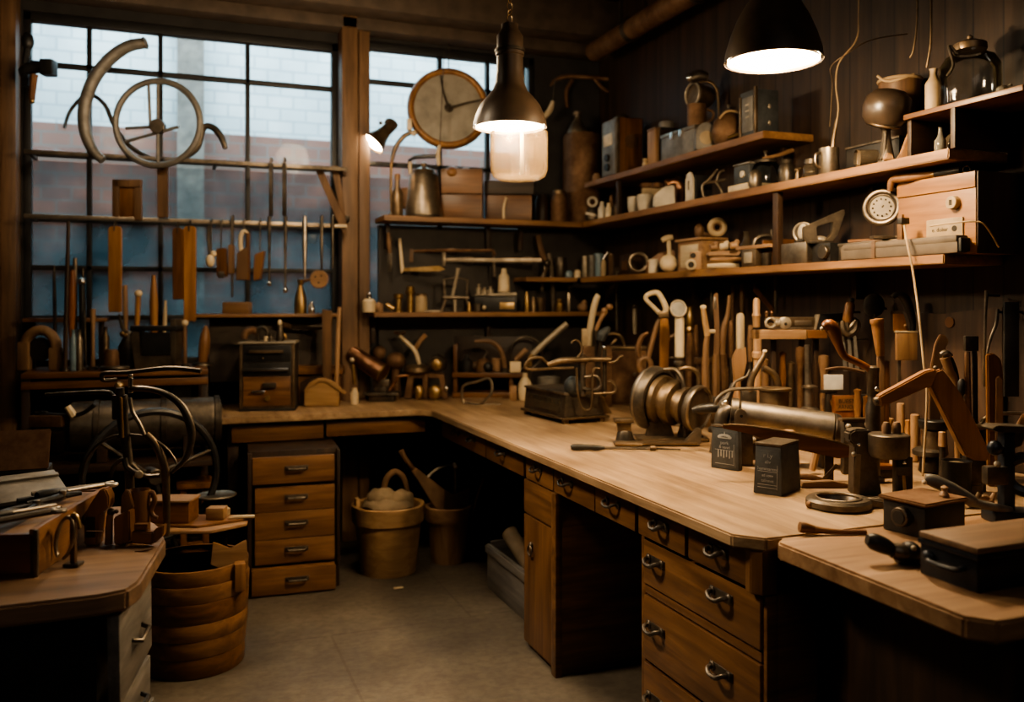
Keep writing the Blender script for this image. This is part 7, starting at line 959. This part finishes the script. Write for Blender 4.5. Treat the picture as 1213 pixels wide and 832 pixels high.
t = B('cork', 'pale cork standing beside the dark flanged spool', 'cork', 1116, 566); t.p('cork', 'oak').cyl((1116, 530), (1116, 512), 4.4, 4); t.p('holder', 'iron').cyl((1116, None), (1116, 530), 4, 3)
t = B('iron_pot', 'low round iron pot filled with scraps below the bent wooden arm', 'pot', 1133, 588); v0 = t.v0; t.p('pot', 'black').lathe((1133, None), [(14, 0), (16, 2), (16, 40), (17, 42), (14.6, 42), (14, 36), (0, 36)], seg=30, hollow=True); t.p('filling', 'tape').ball((1133, v0-36), (13, 13, 5))
t = B('iron_pan', 'wide shallow dark pan lying behind the black handled lever', 'pan', 1100, 600); v0 = t.v0; t.me('iron').lathe((1100, None), [(20, 0), (26, 4), (28, 8), (26, 8), (19, 2), (0, 2)], seg=34, hollow=True)
t = B('flat_ring', 'flat dark iron ring lying on the worktop edge behind the paddle', 'ring', 992, 601); t.p('ring', 'gun').lathe((993, None), [(22, 0), (35, 0), (37, 2), (37, 8), (34, 11), (27, 11), (24, 8), (22, 1)], seg=48, hollow=True); t.p('inner_lip', 'pewter').ring((993, t.v0-11), 25, 1.6, axis=(0, 0, 1), seg=44); t.p('knob_foot', 'rust').ball((957, t.v0-4, -6), 4.4); t.p('tab', 'iron').prism([(1024, t.v0), (1044, t.v0), (1046, t.v0-6), (1026, t.v0-10)], -8, 4, bev=1)
t = B('leather_scrap', 'curled tan leather scrap under the back of the flat iron ring', 'scrap', 975, 578); t.me('browncloth').prism([(948, 578), (950, 572), (985, 570), (1004, 574), (1004, 578)], -4, 8, bev=.8)
t = B('tin_disc', 'thin round grey lid lying behind the black box', 'lid', 1050, 594); v0 = t.v0; t.me('pewter').lathe((1050, None), [(0, 0), (17, 0), (18, 1.4), (12, 3), (0, 4)], seg=30)
t = B('slant_knife', 'dark slanted knife blade between the grey tin and iron housing', 'knife', 972, 572); v0 = t.v0; t.p('blade', 'gun').prism([(969, v0), (990, v0-22), (993, v0-20), (975, v0)], -1, 1, bev=.3); t.p('handle', 'rust').tube([(946, v0-6, 2), (958, v0-6, 2), (974, v0-3, 1)], [3.4, 3.6, 2.6])
t = B('wooden_peg', 'pale wooden pegs handle under the steel cylinder', 'peg', 966, 562); t.me('oak').tube([(962, 558), (966, 540), (968, 528)], [4, 4.6, 4])
t = B('black_canister', 'dark oil canister lying under the front of the steel cylinder', 'canister', 886, 545); v0 = t.v0; t.p('body', 'iron').box((878, 522, -3), (908, None, 10), bev=2); t.p('top', 'leather').box((880, 516, -3), (912, 522, 8), bev=2); t.p('cap', 'pale').ball((890, 521, -6), 4)
# dark frypan-like paddle and drill at the bench end
t = B('paint_scraper', 'flat wooden paddle handle lying across the bench joint', 'paddle', 985, 634); v0 = t.v0; t.p('handle', 'walnut').tube([(947, v0-9), (953, v0-8), (964, v0-6)], [6, 6.4, 4.6], seg=10); t.p('shaft', 'barrel').tube([(964, v0-6), (990, v0-3.4), (1026, v0-3)], [4.4, 3.2, 3], seg=10)
t = B('hand_drill', 'black hand drill head lying on the end bench beyond the paddle', 'drill', 1058, 668); v0 = t.v0; t.p('grip', 'black').tube([(1027, 640), (1034, 642), (1046, 647), (1056, 652)], [6, 10, 10, 8], seg=14); t.p('chuck', 'gun').tube([(1056, 652, -2), (1064, 654, -2), (1072, 656, -2)], [9, 11, 10], seg=14); t.p('gear_case', 'black').ball((1078, 655, 0), (13, 13, 13)); t.p('bolt', 'pale').ball((1077, 647, -12), 3.4); t.p('foot', 'black').box((1062, 660, -8), (1090, None, 8), bev=2)
P = pZ(1096, 640, .9); t = T('black_box', 'black box camera like case with round lens hole and brown top', 'box', P, False, math.radians(8)); t.p('case', 'black').box((0, 0, .0), (.17, .13, .085), bev=.006); t.p('lid', 'rust').prism([(-.010, -.010), (.172, -.01), (.175, .138), (-.01, .14)], .085, .096, bev=.004, plane='xy'); t.p('lens', 'iron').cyl((-.02, .065, .048), (.004, .065, .048), .026, .028, 24); t.p('lens_hole', 'ink').cyl((-.0225, .065, .048), (-.019, .065, .048), .018)
bb = t; t = T('small_pawn', 'tiny pale knob on the brown top of the black box', 'knob', bb.pos+Vector((.11, .04, .0965)), False, 0); t.me('oak').lathe((0, 0, 0), [(.012, 0), (.013, .006), (.007, .016), (.01, .026), (0, .032)])
P = pZ(1158, 704, .9); t = T('black_case', 'black metal case with worn wooden lid at the very end of the bench', 'case', P, False, 0); wy = .155; hh = .082; t.p('case', 'blueblack').box((0, 0, 0), (.34, wy, hh), bev=.005); t.p('rim', 'blueblack').box((-.004, -.004, hh-.012), (.344, wy+.004, hh), bev=.003); t.p('lid', 'worn').box((-.002, -.002, hh+.001), (.342, wy+.003, hh+.016), bev=.005); t.p('handle', 'blueblack').tube([(0, .035, .045), (-.018, .04, .042), (-.02, .08, .04), (-.018, .115, .042), (0, .12, .045)], .006); t.p('boss', 'blueblack').ball((-.004, .128, .047), (.01, .016, .014))
t = B('black_machine', 'tall blue black machine with long grey lever handle at the end of the bench', 'machine', 1190, 618); v0 = t.v0; t.p('column', 'blueblack').box((1186, 512, -6), (1200, None, 10), bev=3); t.p('table', 'iron').prism([(1168, 507), (1174, 503), (1216, 505), (1216, 512), (1176, 511)], -14, 14, bev=1); t.p('knob', 'blueblack').ball((1174, 530, -8), (9, 8, 9)); t.p('knob', 'pale').ball((1176, 549, -10), (4, 4, 4)); t.p('wheel', 'blueblack').ring((1212, 562, -6), 20, 7, axis=(.5, 1, 0), seg=30); t.p('knob_neck', 'blueblack').cyl((1174, 532, -6), (1190, 534, 0), 5); t.p('jaw', 'iron').box((1164, 552, -10), (1190, 574, 4), bev=3)
t.p('lever', 'grey').tube([(1093, 566, -6), (1100, 568, -8), (1120, 577, -10), (1142, 590, -12), (1150, 594, -12), (1176, 600, -12), (1192, 604, -8)], [5, 7.4, 8, 7.4, 5.4, 5, 5], seg=14); t.p('lever_button', 'ivory').ball((1091, 570, -9), 2.8); t.p('base', 'blueblack').box((1170, 604, -16), (1222, None, 16), bev=2)
for dx, dy, c, l in ((1150, 577, 'bronze', 'twisted bronze scrap in front of the black machine'), (1168, 585, 'clay', 'rough brown lump at the foot of the black machine')):
    t = B('metal_scrap', l, 'scrap', dx, 602); m = t.me(c); m.tube([(dx-14, t.v0-4), (dx-4, t.v0-12), (dx+5, t.v0-8), (dx+10, t.v0-18)], [3, 4, 4, 2]).ball((dx+2, t.v0-6), (8, 6, 6))
t = B('handled_bowl', 'dark bowl with a long arched steel handle near the black slab', 'bowl', 1190, 535); v0 = t.v0; t.p('bowl', 'black').lathe((1185, 500), [(10, 0), (22, 8), (26, 22), (24, 30), (22, 30), (0, 10)], seg=30); t.p('handle', 'pewter').tube([(1157, 470, -6), (1164, 461, -6), (1176, 456, -6), (1196, 455, -6), (1218, 456, -6)], [2, 2.6, 2.6, 2.4, 2.4], seg=10); t.p('lip', 'bronze').tube([(1133, 472, -8), (1146, 471, -8), (1166, 471, -8)], [3, 4, 3.4]); t.p('foot', 'iron').cyl((1185, None), (1185, 500), 12, 10)
t = B('wood_bar', 'slanted tan wooden bar leaning at the end of the bench', 'bar', 1192, 545); v0 = t.v0; t.p('bar', 'oak').prism([(1184, 505), (1207, 464), (1216, 468), (1197, 507)], -10, -6, bev=.8); t.p('prop', 'iron').box((1188, 503, -10), (1196, None, -5), bev=.6)

# ---- more of the clutter between the cylinder and the wall
for i, (u, vt, w_, c, l) in enumerate(((906, 424, 4.4, 'post', 'dull brown file handle rising behind the curved bronze levers'), (927, 416, 4, 'walnut', 'dark file handle under the middle of the raised board'), (937, 428, 4.4, 'bronze', 'bronze capped spindle under the raised board'), (1016, 446, 4.4, 'barrel', 'short pear shaped wooden handle behind the white card'), (1026, 452, 3.6, 'walnut', 'thin brown spindle between the white card and lever post'), (1076, 470, 4, 'orange', 'orange file handle behind the short limb of the bent wooden arm'), (1094, 478, 3.4, 'rust', 'rusty spindle beside the pale hanging cord'))):
    t = B('turned_tool', l, 'handle', u, 518, .9, G); v0 = t.v0; t.p('handle', c).lathe((u, None), [(w_*.7, 0), (w_*.8, (v0-vt)*.55), (w_*1.1, (v0-vt)*.72), (w_*.8, (v0-vt)*.9), (w_*1.1, (v0-vt)*.97), (0, v0-vt)]); t.p('ferrule', 'iron').lathe((u, None), [(w_, 0), (w_*1.1, 4), (w_, 12)])
t = B('bench_vise', 'small bronze bench vise in the shade behind the grinder front wheel', 'vise', 852, 512); v0 = t.v0; t.p('body', 'bronze').box((842, v0-34, -6), (864, v0-14, 8), bev=2); t.p('jaw', 'gun').box((838, v0-42, -6), (848, v0-30, 6), bev=1.4); t.p('jaw', 'gun').box((854, v0-42, -6), (864, v0-30, 6), bev=1.4); t.p('screw', 'pewter').cyl((862, v0-24, -2), (880, v0-24, -2), 3); t.p('base', 'iron').lathe((852, None), [(13, 0), (13, 4), (8, 8), (8, 15)])
t = B('leather_pad', 'reddish leather pad on a dark block behind the black pan', 'pad', 1040, 566); v0 = t.v0; t.p('block', 'iron').box((1032, 556, -6), (1056, None, 10), bev=1.4); t.p('pad', 'red').box((1031, 551, -7), (1058, 556, 11), bev=1.4)
t = B('screw_jar', 'low dark tin of odd brass screws near the iron pot', 'tin', 1150, 588); v0 = t.v0; t.p('tin', 'gun').lathe((1152, None), [(10, 0), (11, 1), (11, 14), (10, 14.6)]); t.p('contents', 'brass').ball((1152, v0-14), (9, 9, 3))
t = B('steel_ratchet', 'short pewter ratchet lying in front of the tall iron housing', 'ratchet', 1030, 597); v0 = t.v0; t.p('handle', 'pewter').tube([(1020, v0-3), (1034, v0-4), (1046, v0-4)], [2.4, 3, 2.6]); t.p('head', 'gun').ball((1018, v0-4), (5, 5, 4))
for t in THINGS: t.finish()
